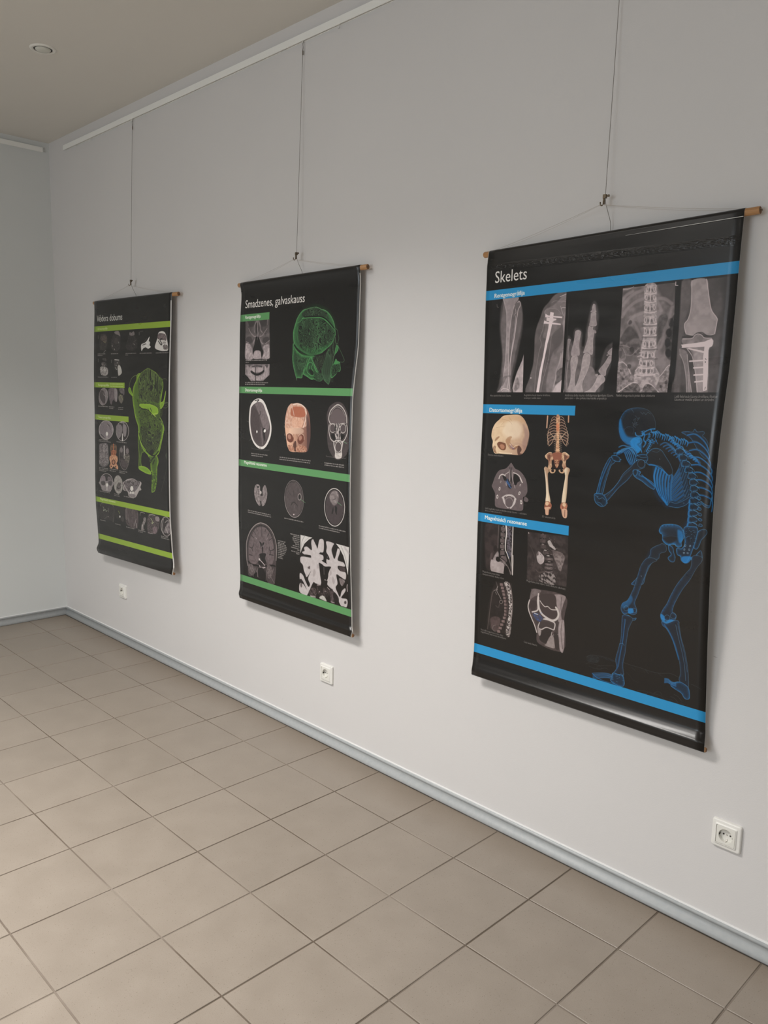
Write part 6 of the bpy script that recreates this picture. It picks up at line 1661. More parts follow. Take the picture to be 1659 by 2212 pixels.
3|2263248|0.85|3|583,1083 14,-3 2,12 -16,5
35|1732784|1|0.8|568,1107 15,-4 14,6 12,-3 -5,8 -17,3 -14,0|0.9 2.4 1120290 6332621 0.4
35|1332364|1|0.8|566,1106 31,3 -6,21 -6,17 -5,34 -4,41 -6,32 1,23 2,16 -12,10 -18,-1 -5,-6 11,-20 -4,-26 8,-35 8,-36 1,-43|0.9 3.2 1317928 6589605 0.8
0|6332621|0.7|0.8|575,1117 -4,34 -4,40 -5,28 -7,52|1 1 1
0|1335454|0.7|2|572,1118 -5,67 -10,55 -6,36|2.6 2.6 1
0|6332621|0.8|0.8|556,1199 11,-5 5,6|1 1 1
35|1865400|1|0.8|537,1295 16,0 16,-1 6,15 1,12 -6,9 -16,1 -16,-4 -9,-5 4,-11|0.9 3 1058362 6332621 0.3
0|1198198|0.9|1|536,1303 -22,0 -21,5 -24,8|2.6 2.6 1
0|6332621|0.7|0.8|536,1302 -22,0 -21,5 -24,7|0.8 0.8 1
0|1198198|0.9|1|536,1306 -22,1 -21,5 -24,8|2.6 2.6 1
0|6332621|0.7|0.8|536,1305 -22,0 -21,6 -24,8|0.8 0.8 1
0|1198198|0.9|1|536,1309 -21,1 -22,6 -24,9|2.6 2.6 1
0|6332621|0.7|0.8|536,1308 -22,1 -21,6 -24,8|0.8 0.8 1
0|1198198|0.9|1|536,1312 -21,2 -22,6 -24,9|2.6 2.6 1
0|6332621|0.7|0.8|536,1310 -21,2 -22,7 -24,9|0.8 0.8 1
0|1198198|0.9|1|536,1314 -21,3 -22,7 -24,10|2.6 2.6 1
0|6332621|0.7|0.8|536,1313 -21,3 -22,7 -24,9|0.8 0.8 1
0|1603774|0.7|1.6|466,1316 16,9 26,5 29,-1 17,2|2.6 2.6 1
0|6332621|0.7|0.8|554,1320 -6,-1|0.9 0.9 1
0|6332621|0.7|0.8|550,1309 6,-1|0.9 0.9 1
0|6332621|0.7|0.8|557,1304 4,1|0.9 0.9 1
0|6332621|0.7|0.8|541,1299 -4,-1|0.9 0.9 1
0|6332621|0.7|0.8|566,1296 2,1|0.9 0.9 1
0|6332621|0.7|0.8|569,1291 4,-2|0.9 0.9 1
0|6332621|0.7|0.8|533,1317 6,-1|0.9 0.9 1
0|6332621|0.7|0.8|531,1328 -1,1|0.9 0.9 1
0|6332621|0.7|0.8|559,1298 -1,-1|0.9 0.9 1
0|6332621|0.7|0.8|533,1300 3,-2|0.9 0.9 1
0|6332621|0.7|0.8|565,1290 -3,-1|0.9 0.9 1
0|6332621|0.7|0.8|569,1311 6,-1|0.9 0.9 1
0|6332621|0.7|0.8|533,1310 -4,-3|0.9 0.9 1
0|6332621|0.7|0.8|553,1301 -6,2|0.9 0.9 1
35|1466526|1|0.8|773,895 15,-5 13,4 -2,12 -11,16 -9,17 -11,23 -18,27 -14,27 -12,28 -3,19 10,7 -1,13 -14,9 -16,0 -13,-3 -2,-12 8,-18 10,-17 11,-27 17,-34 24,-35 14,-20|0.9 4 1317928 6589605 1
0|6332621|0.7|0.8|713,1083 -1,4 -3,4 -4,2 -4,0 -3,-3 -2,-4 1,-4 3,-4 4,-2 4,0 4,2 1,5|1 1 1
0|6332621|0.7|0.8|732,1072 -1,5 -3,4 -4,2 -4,-1 -4,-2 -1,-4 1,-5 3,-4 4,-2 4,1 3,2 2,4|1 1 1
3|2263248|0.85|3|685,1077 11,4 4,14 16,-9 13,3 -13,11 -19,1 -11,-9
35|1332364|1|0.8|689,1098 15,3 25,-15 11,1 2,12 7,35 10,29 7,29 6,37 2,43 -6,3 -22,-14 3,-23 -4,-34 -11,-29 -13,-34 -17,-24 -12,-7|0.9 3.4 1317928 6589605 0.8
0|6332621|0.7|0.8|731,1098 10,38 12,41 8,39 4,40|1 1 1
0|6332621|0.5|0.8|737,1093 12,47 12,44 8,45|1 1 1
0|1732784|0.6|3|697,1106 17,21 17,33 12,38|4.5 4.5 1
35|1865400|1|0.8|743,1265 13,0 17,9 5,19 -1,13 -8,5 -8,-3 -8,-11 -19,-7 -13,-7 6,-10|0.9 3.4 1058362 6332621 0.3
0|1332362|0.9|1|737,1270 -14,1 -10,-5 -11,1|2.4 2.4 1
0|6332621|0.7|0.8|737,1269 -14,1 -10,-6 -11,2|0.8 0.8 1
0|1332362|0.9|1|737,1273 -14,0 -10,-5 -11,2|2.4 2.4 1
0|6332621|0.7|0.8|737,1272 -14,0 -10,-5 -11,2|0.8 0.8 1
0|1332362|0.9|1|737,1276 -14,-1 -10,-4 -11,3|2.4 2.4 1
0|6332621|0.7|0.8|737,1274 -14,0 -10,-4 -11,2|0.8 0.8 1
0|1332362|0.9|1|737,1279 -14,-1 -10,-4 -11,3|2.4 2.4 1
0|6332621|0.7|0.8|737,1277 -14,-1 -10,-3 -11,2|0.8 0.8 1
0|1332362|0.9|1|737,1281 -14,-1 -10,-3 -11,3|2.4 2.4 1
0|6332621|0.7|0.8|737,1280 -14,-1 -10,-3 -11,3|0.8 0.8 1
0|4607572|0.7|0.8|445,1269 13,-10 26,-5 25,-1 22,1 14,3|1 1 1
0|4607572|0.6|0.8|444,1291 11,-6 22,0 22,-2 18,-7 25,-3|1 1 1
0|4607572|0.8|0.8|573,1253 28,2 27,0 27,2 33,-2 32,-8 26,5|1 1 1
0|4607572|0.8|0.8|780,1261 16,3 15,5|1 1 1
0|4607572|0.5|0.8|446,1276 7,5 28,-4 3,-7|1 1 1
0|4607572|0.6|0.8|455,1296 19,2 18,-3 18,-8 11,2|1 1 1
0|4607572|0.4|0.8|581,1281 14,9 7,8 18,5|1 1 1
0|4607572|0.6|0.8|617,1328 27,-5 23,0 23,0 20,10 32,-3 31,-3|1 1 1
0|4607572|0.6|0.8|670,1322 10,-8 10,-1 6,8|1 1 1
0|4607572|0.8|0.8|722,1316 13,3 10,10|1 1 1
0|4607572|0.8|0.8|731,1307 13,3 10,10|1 1 1
0|4607572|0.5|0.8|498,1290 -1,3 -2,3 -4,2 -4,0 -3,-1 -2,-3 1,-3 3,-3 4,-2 4,0 3,1 1,3|0.8 0.8 1
0|4607572|0.35|0.8|682,1255 10,8|0.6 0.6 1
0|4607572|0.35|0.8|683,1255 10,8|0.6 0.6 1
0|4607572|0.35|0.8|635,1258 11,8|0.6 0.6 1
0|4607572|0.35|0.8|598,1260 11,8|0.6 0.6 1
0|4607572|0.35|0.8|665,1256 11,8|0.6 0.6 1
0|4607572|0.35|0.8|599,1260 11,8|0.6 0.6 1
0|4607572|0.35|0.8|642,1257 11,9|0.6 0.6 1
0|4607572|0.35|0.8|596,1260 11,8|0.6 0.6 1
0|4607572|0.35|0.8|687,1255 10,8|0.6 0.6 1
0|4607572|0.35|0.8|643,1257 10,9|0.6 0.6 1
0|4607572|0.35|0.8|632,1258 11,8|0.6 0.6 1
0|4607572|0.35|0.8|616,1259 10,8|0.6 0.6 1
0|4607572|0.35|0.8|644,1257 10,8|0.6 0.6 1
0|4607572|0.35|0.8|686,1255 10,8|0.6 0.6 1
0|4607572|0.35|0.8|631,1258 11,8|0.6 0.6 1
0|4607572|0.35|0.8|609,1259 11,9|0.6 0.6 1
0|4607572|0.35|0.8|640,1257 10,9|0.6 0.6 1
0|4607572|0.35|0.8|680,1255 10,8|0.6 0.6 1
0|4607572|0.35|0.8|627,1258 10,8|0.6 0.6 1
0|4607572|0.35|0.8|652,1257 10,8|0.6 0.6 1
0|4607572|0.35|0.8|680,1255 10,8|0.6 0.6 1
0|4607572|0.35|0.8|621,1258 10,9|0.6 0.6 1
0|4607572|0.35|0.8|670,1256 10,8|0.6 0.6 1
0|4607572|0.35|0.8|642,1257 10,9|0.6 0.6 1
0|4607572|0.35|0.8|602,1260 10,8|0.6 0.6 1
0|4607572|0.35|0.8|593,1260 11,8|0.6 0.6 1
0|1981530|0.5|0.8|761,1324 8,-3|1 1 1
0|1981530|0.5|0.8|690,1328 8,3|1 1 1
0|1981530|0.5|0.8|709,1327 8,-2|1 1 1
0|1981530|0.5|0.8|666,1330 8,1|1 1 1
0|1981530|0.5|0.8|662,1330 8,-3|1 1 1
0|1981530|0.5|0.8|736,1326 7,-1|1 1 1
0|1981530|0.5|0.8|644,1331 8,-6|1 1 1
0|1981530|0.5|0.8|726,1326 8,1|1 1 1
0|1981530|0.5|0.8|639,1331 8,5|1 1 1
0|1981530|0.5|0.8|644,1331 8,-7|1 1 1
0|1981530|0.5|0.8|637,1331 8,-3|1 1 1
0|1981530|0.5|0.8|716,1327 7,2|1 1 1
0|1981530|0.5|0.8|648,1331 8,0|1 1 1
0|1981530|0.5|0.8|640,1331 8,-1|1 1 1
0|1981530|0.5|0.8|662,1330 7,-4|1 1 1
0|1981530|0.5|0.8|632,1332 8,0|1 1 1
0|1981530|0.5|0.8|642,1331 8,1|1 1 1
0|1981530|0.5|0.8|674,1329 8,-1|1 1 1
0|1981530|0.5|0.8|718,1327 8,-3|1 1 1
0|1981530|0.5|0.8|752,1325 8,3|1 1 1
0|1981530|0.5|0.8|666,1330 8,-5|1 1 1
0|1981530|0.5|0.8|752,1325 8,-7|1 1 1
0|2636884|0.5|0.8|511,1256 11,3|0.8 0.8 1
0|2636884|0.5|0.8|510,1255 11,4|0.8 0.8 1
0|2636884|0.5|0.8|541,1256 10,3|0.8 0.8 1
0|2636884|0.5|0.8|495,1255 11,3|0.8 0.8 1
0|2636884|0.5|0.8|523,1256 11,3|0.8 0.8 1
0|2636884|0.5|0.8|529,1256 11,3|0.8 0.8 1
0|2636884|0.5|0.8|527,1256 11,3|0.8 0.8 1
0|2636884|0.5|0.8|488,1255 11,3|0.8 0.8 1
0|2636884|0.5|0.8|539,1256 11,3|0.8 0.8 1
0|2636884|0.5|0.8|505,1255 11,4|0.8 0.8 1
0|2636884|0.5|0.8|534,1256 11,3|0.8 0.8 1
0|2636884|0.5|0.8|524,1256 11,3|0.8 0.8 1
7|1711650|0.6|3|445,1269 17,-11 26,0 -3,18 -30,5|5 2896954 3 0 1
1|2396876|1|0.5|0,1332 825,0 0,32 -825,0
1|1051916|1|0.5|0,1365 825,0 0,75 -825,0
1|12499895|1|0.5|-2,0 4,0 0,1440 -4,0
"""
pr = Print(825, 1440, 1.25); draw(pr, ART1); IMG1 = pr.image("print_1")
ART2 = """
5|6051158|1|0.8|42,163 179,-2 8,160 -5,9 -178,-1 -1,-74|14 4604225 2 0 1
5|7761262|0.7|10|46,218 179,3 5,109 -184,-1|12 6314330 2.4 0 1
3|3420208|0.8|5|57,164 54,0 -11,24 -32,-2
3|3683380|0.8|5|155,165 48,-1 -4,24 -34,2
3|4341054|0.9|4|54,234 26,-3 16,11 2,13 -21,7 -26,-8
3|4341054|0.9|4|177,243 24,-7 21,7 -5,16 -21,4 -19,-7
0|11510436|0.6|2.5|127,165 -15,19 -2,19 4,11|4 4 1
0|11510436|0.6|2.5|142,166 11,20 5,19 12,11|5 5 1
0|11510436|0.6|2.5|133,166 3,30 3,26 -4,20|5 5 1
0|11510436|0.6|2.5|68,195 14,17 26,18 19,2|4 4 1
0|11510436|0.6|2.5|205,201 -14,12 -21,17 -18,3|4 4 1
0|11510436|0.6|2.5|124,236 -15,18 -6,8|6 6 1
0|11510436|0.6|2.5|149,240 16,19 13,7|6 6 1
0|11510436|0.6|2.5|60,168 4,14|3 3 1
0|11510436|0.6|2.5|205,164 0,21|3 3 1
3|1578518|0.97|3|121,236 14,-3 14,7 10,20 13,28 10,11 -11,25 -11,-27 -25,-4 -19,3 -8,25 -10,-18 5,-17 12,-23
3|2630949|0.9|2|123,183 7,-9 1,48 -5,-8
3|2893865|0.9|2|140,182 6,15 -1,18 -5,-8
0|9866125|0.7|2|135,196 4,26 -4,25|3 3 1
7|10852763|0.9|3|113,299 22,-6 25,6 8,25 0,5 -56,0|8 12497074 2 0 1
7|9866125|0.85|5|47,263 34,3 19,24 5,39 -58,0|9 13483712 2.4 0 1
7|9866125|0.85|5|178,277 42,-8 7,27 0,33 -52,1 10,-27|9 13483712 2.4 0 1
0|13155004|0.6|2|50,252 21,6|3 3 1
0|13483712|0.6|2|196,265 27,-12|3 3 1
5|7235175|1|0.8|47,353 185,1 3,46 -18,10 -30,17 -93,1 -24,-18 -23,-13|9 9866125 2.2 0 1
7|9866125|0.85|3|62,367 22,-11 15,30 33,18 41,0 24,-18 4,-29 23,18 -1,25 -36,20 -87,1 -30,-17|7 12168365 2.2 0 1
5|11839401|0.8|0.8|98,367 8,0 1,19 -8,-1|4 13155004 2 0 1
0|5261899|0.5|0.8|106,367 1,22|2 2 1
0|12497074|0.5|2|101,399 2,22|3 3 1
0|5919572|0.4|2|107,401 1,16|2 2 1
5|11839401|0.8|0.8|107,367 10,0 1,20 -10,-1|4 13155004 2 0 1
0|5261899|0.5|0.8|118,367 1,22|2 2 1
0|12497074|0.5|2|111,400 2,21|3 3 1
0|5919572|0.4|2|119,401 0,16|2 2 1
5|11839401|0.8|0.8|118,367 10,0 1,21 -10,-1|4 13155004 2 0 1
0|5261899|0.5|0.8|129,367 1,22|2 2 1
0|12497074|0.5|2|122,400 2,21|3 3 1
0|5919572|0.4|2|130,401 1,16|2 2 1
5|11839401|0.8|0.8|133,367 9,0 2,22 -10,-1|4 13155004 2 0 1
0|5261899|0.5|0.8|143,367 1,22|2 2 1
0|12497074|0.5|2|137,401 2,20|3 3 1
0|5919572|0.4|2|144,401 1,16|2 2 1
5|11839401|0.8|0.8|144,367 9,0 2,21 -10,0|4 13155004 2 0 1
0|5261899|0.5|0.8|154,368 1,21|2 2 1
0|12497074|0.5|2|148,401 2,20|3 3 1
0|5919572|0.4|2|155,401 1,16|2 2 1
5|11839401|0.8|0.8|155,368 13,-1 1,20 -13,0|4 13155004 2 0 1
0|5261899|0.5|0.8|168,368 2,21|2 2 1
0|12497074|0.5|2|159,400 2,21|3 3 1
0|5919572|0.4|2|170,401 1,16|2 2 1
5|11839401|0.8|0.8|169,368 14,-1 2,19 -15,-1|4 13155004 2 0 1
0|5261899|0.5|0.8|184,368 1,22|2 2 1
0|12497074|0.5|2|173,399 3,21|3 3 1
0|5919572|0.4|2|185,401 1,16|2 2 1
0|1315346|1|2.5|94,384 14,7 23,7 23,-1 21,-6 14,-7|10 10 1
0|1841690|0.9|2|129,367 3,59|5 5 1
0|3288623|0.7|3|104,363 35,-3 35,4|7 7 1
0|14799315|0.8|0.8|93,382 -1,-8|4 4 1
3|3946296|0.8|3|71,356 16,0 -9,11
3|3946296|0.8|3|198,357 22,0 -6,13
1|1051916|1|0.5|0,341 250,0 0,8 -250,0
c|12498868|0.9|5.4|47.7 338.5 213.0 338.5 1
c|12498868|0.9|5.4|48.1 346.8 79.0 346.8 2
c|12498868|0.9|5.4|48.0 436.2 228.4 436.2 3
c|12498868|0.9|5.4|48.3 444.2 203.9 444.2 4
1|6067806|1|0.5|0,132 219,0 0,31 -219,0
1|6067806|1|0.5|0,452 795,0 0,30 -795,0
t|Smadzenes, galvaskauss|35.4 104.8 420.7 35.0|15657702|0.5|1
t|Rentgenogrāfija|40.0 151.5 113.7 13.5|15657702|1.1|1
t|Datortomogrāfija|49.2 473.5 134.1 13.5|15657702|1.1|1
0|1588252|0.7|14|393,260 1,-37 16,-43 30,-34 77,-19 71,15 45,32 24,42|14 14 1
0|1588252|0.6|12|390,278 3,37 27,74|12 12 1
35|4887122|1|0.8|390,271 9,7 10,15 20,15 31,14 41,4 29,-3 24,13 4,29 -8,25 -9,27 -17,1 -25,-14 -30,-6 -5,15 -33,0 1,11 -11,-20 -19,-37 -11,-33 0,-28|1.2 9 2241572 7381104 0.3
11|1583130|0.9|4|412,321 37,10 41,2 -9,16 -9,22 -23,15 -19,-15 -12,-28|18 5537878 4 0 1
35|4887122|1|0.8|513,328 19,11 21,33 32,25 14,19 -10,9 -23,0 -25,-8 -17,1 -25,-10 -27,-11 1,-15 15,-18 9,-22|1 7 2376232 7381104 0
0|6070370|0.8|1.4|504,350 -10,14 1,22 15,11 18,7 12,-4 -5,-14 -14,-15 7,-14 -12,-7 -12,0|3 3 1
0|6070370|0.8|1.4|512,364 -4,15 13,14 11,-3|3 3 1
0|6070370|0.8|1.4|533,350 9,22 19,18 22,10 9,11|3 3 1
0|6070370|0.8|1.4|549,404 20,4 18,8 -7,9|3 3 1
0|6070370|0.8|1.4|491,335 -9,25 -12,22|3 3 1
0|6070370|0.8|1.4|513,330 21,24 13,14|3 3 1
3|922638|0.9|2|505,380 17,17 15,3 1,-10 -16,-11
3|922638|0.8|2|541,413 5,-5 6,8
11|1187348|0.9|2|548,397 36,-7 15,26 -10,9 -35,-3|11 6592104 5 0 1
35|3956800|1|0.8|590,390 0,-36 22,-45 15,-10 22,21 10,46 -11,41 -7,30 -18,-7 -15,-10|1 9 2241060 7381104 0
0|6589542|0.6|0.8|615,311 -16,43 -2,36 10,32|1 1 1
0|1053712|0.8|0.8|617,316 -15,45 0,39|3 3 1
0|6589542|0.6|0.8|616,312 -13,42 -2,36 10,32|1 1 1
0|6589542|0.6|0.8|617,313 -11,41 -1,36 10,33|1 1 1
0|6589542|0.6|0.8|619,314 -9,40 -1,36 10,33|1 1 1
0|1053712|0.8|0.8|621,316 -7,46 -1,38|3 3 1
0|6589542|0.6|0.8|620,315 -6,40 -1,35 10,34|1 1 1
0|6589542|0.6|0.8|621,316 -3,39 -2,35 11,34|1 1 1
0|6589542|0.6|0.8|622,317 0,38 -2,35 11,35|1 1 1
0|1053712|0.8|0.8|626,316 0,46 -1,38|3 3 1
0|6589542|0.6|0.8|624,318 2,37 -2,35 11,35|1 1 1
0|6589542|0.6|0.8|625,319 5,36 -2,35 11,36|1 1 1
0|6589542|0.6|0.8|626,320 8,35 -2,35 10,36|1 1 1
0|1053712|0.8|0.8|630,316 7,46 0,38|3 3 1
0|6589542|0.6|0.8|627,321 11,34 -2,35 10,37|1 1 1
0|6589542|0.6|0.8|629,322 12,33 -1,35 10,37|1 1 1
0|6589542|0.6|0.8|630,324 15,31 -1,35 10,38|1 1 1
0|1053712|0.8|0.8|634,316 15,46 -1,38|3 3 1
0|6589542|0.6|0.8|631,325 18,30 -1,35 10,38|1 1 1
0|6589542|0.6|0.8|632,326 21,29 -2,35 11,39|1 1 1
0|6589542|0.6|0.8|634,327 23,28 -2,35 11,39|1 1 1
0|1053712|0.8|0.8|638,316 22,46 0,38|3 3 1
11|1184784|0.9|3|525,330 61,-8 26,-11 -12,35 -12,33 -9,14 -26,-21|20 6060122 4 1.1 2
11|1184784|0.85|3|622,284 19,-2 15,-31 10,35 -3,34 -13,24 -20,-24|16 6060122 4 1.3 3
35|4887122|1|0.8|393,260 -3,-37 14,-36 8,-17 20,-21 22,-13 23,-2 23,-3 17,2 17,-3 20,6 14,5 14,2 23,10 20,15 14,17 10,17 5,18 4,22 -5,9 -12,24 -16,11 -20,12 -31,17 -27,7 -23,5 -35,-5 -42,-13 -32,-19 -16,-15|1.3 9 2903088 7381104 0.2
11|1053199|0.95|5|443,150 34,-15 23,-3 34,0 34,11 34,15 13,25 -23,-13 -73,-6 -57,3|18 6326370 5 0 1
11|790796|1|7|425,196 20,-18 34,-5 58,3 39,2 39,17 26,21 12,21 -10,24 -23,20 -42,20 -38,12 -53,-7 -43,-19 -16,-33|24 6594152 5 0 0.8
11|1984036|0.7|9|444,280 43,24 53,10 43,-11 42,-22 -16,0 -66,16 -58,-9|18 5938272 4 0 1
0|5543514|0.95|1.5|447,171 15,-2 57,1 51,4 23,10 28,17 25,18|5 5 1
0|5543514|0.95|1.5|410,188 23,-5 14,-12|2 2 1
0|526856|1|1.5|462,166 29,0 39,1 34,2 34,12 34,24 17,14|5 5 1
0|3962946|0.7|4|417,206 -2,29 10,28|5 5 1
0|7906680|0.8|0.8|393,260 -3,-37 14,-36 8,-17 20,-21 22,-13 23,-2 23,-3 34,-1 34,11 37,12 34,32 15,35|1.3 1.3 1
0|658442|0.8|3|399,277 22,17 38,17 42,12 40,-1 33,-5|7 4 1
0|4358728|0.8|3|409,295 32,19 48,10 41,1|6 6 1
0|6853226|0.85|0.8|657,220 11,7 6,18 4,15 -5,15 4,14 19,23 17,21 7,12 -7,6 -19,-1|1.6 1.6 1
0|6853226|0.85|0.8|656,251 4,24 13,4|1.6 1.6 1
0|6853226|0.85|0.8|666,282 12,13 -4,12 -10,6 -6,12|1.6 1.6 1
0|6853226|0.85|0.8|649,268 -4,26 10,26|1.6 1.6 1
0|6853226|0.85|0.8|675,340 -6,5 6,5|1.6 1.6 1
35|4887122|1|0.8|666,284 10,7 2,9 -7,12 -9,7 -3,6 1,-22|1 4 3302456 7381104 0
35|4887122|1|0.8|668,338 9,7 17,6 4,8 6,21 -7,8 -11,-1 -6,10 -13,10 -13,6 -5,-9 -3,-28 7,-14 9,-9|1.2 5 1979938 7381104 0
11|922638|0.95|2|650,365 39,-11 12,26 -22,14 -23,13 -6,-17|13 6332518 5 0 1
3|4754512|0.9|2|660,355 9,-12 14,7 12,4 -26,6
0|7381104|0.5|0.8|490,294 -6,7 -3,3|1.2 1.2 1
0|7381104|0.5|0.8|632,212 3,5 -3,6|1.2 1.2 1
0|7381104|0.5|0.8|482,279 -7,3 -4,6|1.2 1.2 1
0|7381104|0.5|0.8|524,288 -1,3 -2,13|1.2 1.2 1
0|7381104|0.5|0.8|455,253 -2,6 -1,7|1.2 1.2 1
0|7381104|0.5|0.8|540,259 7,6 -14,1|1.2 1.2 1
0|7381104|0.5|0.8|624,243 -5,8 7,6|1.2 1.2 1
0|7381104|0.5|0.8|611,219 -2,8 -6,6|1.2 1.2 1
0|7381104|0.5|0.8|462,261 4,9 5,3|1.2 1.2 1
0|7381104|0.5|0.8|479,198 1,5 -10,10|1.2 1.2 1
0|7381104|0.5|0.8|543,265 -5,3 -6,7|1.2 1.2 1
0|7381104|0.5|0.8|494,231 -1,7 11,2|1.2 1.2 1
0|7381104|0.5|0.8|518,201 3,9 -9,5|1.2 1.2 1
0|7381104|0.5|0.8|498,183 5,4 -12,6|1.2 1.2 1
0|7381104|0.5|0.8|487,229 0,5 3,5|1.2 1.2 1
0|7381104|0.5|0.8|459,189 -7,5 4,10|1.2 1.2 1
0|7381104|0.5|0.8|542,266 8,2 -18,6|1.2 1.2 1
0|7381104|0.5|0.8|518,249 5,5 6,3|1.2 1.2 1
0|7381104|0.5|0.8|602,210 6,3 5,11|1.2 1.2 1
0|7381104|0.5|0.8|633,254 -5,8 4,0|1.2 1.2 1
0|7381104|0.5|0.8|560,242 0,3 -8,9|1.2 1.2 1
0|7381104|0.5|0.8|529,197 -1,7 6,5|1.2 1.2 1
0|7381104|0.5|0.8|519,224 -5,3 4,5|1.2 1.2 1
0|7381104|0.5|0.8|584,267 2,2 -4,9|1.2 1.2 1
0|7381104|0.5|0.8|464,294 5,6 0,4|1.2 1.2 1
0|7381104|0.5|0.8|488,243 4,6 -15,6|1.2 1.2 1
0|7381104|0.5|0.8|619,272 7,9 -13,1|1.2 1.2 1
0|7381104|0.5|0.8|553,298 -2,8 11,4|1.2 1.2 1
0|7381104|0.5|0.8|567,296 5,4 4,5|1.2 1.2 1
0|7381104|0.5|0.8|518,295 6,4 -9,8|1.2 1.2 1
0|7381104|0.5|0.8|606,265 7,7 1,6|1.2 1.2 1
0|7381104|0.5|0.8|513,232 0,5 8,5|1.2 1.2 1
0|7381104|0.5|0.8|457,266 -4,5 -4,10|1.2 1.2 1
0|7381104|0.5|0.8|495,215 6,6 -10,9|1.2 1.2 1
0|7381104|0.5|0.8|522,225 9,7 -3,2|1.2 1.2 1
0|7381104|0.5|0.8|600,255 6,4 1,10|1.2 1.2 1
0|7381104|0.5|0.8|519,259 5,9 5,5|1.2 1.2 1
0|7381104|0.5|0.8|470,252 3,3 -3,12|1.2 1.2 1
0|7381104|0.5|0.8|619,293 -5,6 15,7|1.2 1.2 1
0|7381104|0.5|0.8|502,186 8,8 -3,2|1.2 1.2 1
0|7247480|0.8|0.8|91,518 10,14|1.6 1.6 1
0|8555650|0.8|0.8|66,606 30,7|1.6 1.6 1
0|8555650|0.8|0.8|88,694 25,-12|1.6 1.6 1
3|14999258|1|1|159,503 29,5 23,18 20,28 17,29 13,39 -3,37 -15,30 -22,24 -28,13 -40,-5 -33,-21 -23,-36 -11,-45 0,-41 9,-42 29,-25
7|5260872|1|1.4|160,519 25,4 20,18 14,25 16,21 15,36 -4,33 -16,30 -22,22 -25,7 -30,-5 -30,-21 -16,-29 -10,-41 0,-38 8,-38 26,-17|10 6050388 2.4 0 1
7|7365734|0.9|4|163,520 29,6 17,22 19,28 14,33 -6,29 -38,-9 -27,-47 -27,-36 -13,-18|7 8681594 2.6 0 1
7|4471356|0.8|5|105,543 39,10 21,33 7,41 4,51 -16,27 -33,-24 -26,-51 -3,-49|8 4997700 2 0 1
0|1973020|0.9|0.8|147,518 15,-9 -32,4|4 4 1
0|1973020|0.8|1.6|177,560 -3,11 -9,8|4 4 1
0|10852763|0.7|1.4|182,630 5,25 4,30 1,22|3 3 1
3|1972764|0.95|1.6|195,637 16,-5 0,22 3,18 -6,19 -6,-14 -4,-22
3|15526116|1|0.8|155,650 -1,4 -2,2 -2,1 -3,0 -2,-3 -1,-3 1,-3 2,-3 2,-1 3,1 2,2
3|15526116|1|0.8|219,645 -3,3 -4,3 -4,0 -4,-1 -2,-3 1,-4 2,-3 4,-3 5,0 3,1 2,3
0|3946296|1|0.8|173,716 7,16|2 2 1
0|8550522|0.8|0.8|110,728 63,2 74,-4|1.4 1.4 1
0|8550522|1|0.8|110,723 0,5|1.4 1.4 1
19|14988954|1|1|391,525 23,-6 35,-3 29,7 29,16 18,27 8,44 1,48 -8,28 -13,29 -57,5 -53,2 -24,-20 -10,-35 -10,-49 4,-46|7227456 394 616 533 624
7|12881528|0.9|3|391,525 87,1 30,30 -4,55 -109,12 -30,-5 -2,-46|8 14465188 2.2 0 1
3|11297352|0.9|4|403,539 35,-8 46,5 13,31 -34,8 -41,-2 -23,-6
7|14858400|0.9|2|411,584 35,-8 34,9 7,27 -69,7|6 14065798 2 0 1
0|15521996|0.95|0.8|415,524 28,-4 35,6 24,20 -2,34 -13,35|4.5 4.5 1
0|15260884|0.9|0.8|403,525 13,27 6,17|2.5 2.5 1
0|14731452|0.9|0.8|372,561 -2,24 -12,19|3 3 1
0|5911080|0.9|0.8|497,570 -9,28 -7,14|1.8 1.8 1
0|9855052|0.7|0.8|446,577 3,23 4,14 17,2|1.2 1.2 1
3|15519416|0.5|6|395,625 58,-8 34,9 -5,14 -40,6 -47,-1
3|7355952|1|1.4|418,659 2,10 -5,9 -10,5 -13,0 -11,-5 -8,-9 -2,-10 5,-9 10,-5 13,0 12,5
3|12883588|0.75|4|403,658 1,5 -2,4 -5,3 -7,0 -6,-3 -3,-5 -1,-5 2,-4 5,-3 7,0 5,3
0|15652030|0.8|0.8|373,669 -2,-5 0,-5 2,-5 3,-4 5,-3 5,-2 6,-1 7,1 6,2 6,3 4,4 3,5|2.4 2.4 1
3|7355952|1|1.4|492,667 -6,10 -11,7 -11,3 -10,-4 -6,-8 1,-12 6,-10 11,-7 11,-2 10,3 5,9
3|12883588|0.75|4|478,662 -4,5 -5,4 -6,1 -4,-2 -3,-4 0,-6 3,-5 5,-4 6,-1 5,2 3,4
0|15652030|0.8|0.8|449,663 2,-5 4,-5 5,-4 6,-3 5,-2 6,0 5,1 5,2 3,4 2,5 1,5 -1,6|2.4 2.4 1
3|3677208|1|1.4|428,678 10,1 3,37 -17,-1 -4,-22
0|12485224|0.9|0.8|431,681 1,34|3 3 1
0|8408122|0.8|0.8|422,647 -1,31 -4,15|2 2 1
0|8408122|0.8|0.8|442,646 13,30 0,18|2 2 1
7|13541510|0.9|0.8|385,695 35,5 4,21 -33,-2|4 9855052 3 0 1
7|13541510|0.9|0.8|444,695 57,-1 6,21 -63,5|4 9855052 3 0 1
3|4863542|0.75|6|505,563 24,47 4,55 -17,49 -5,-55
0|12498096|0.8|0.8|354,614 2,8|2 2 1
0|12498096|0.8|0.8|357,649 3,9|2 2 1
0|12498096|0.8|0.8|360,664 2,8|2 2 1
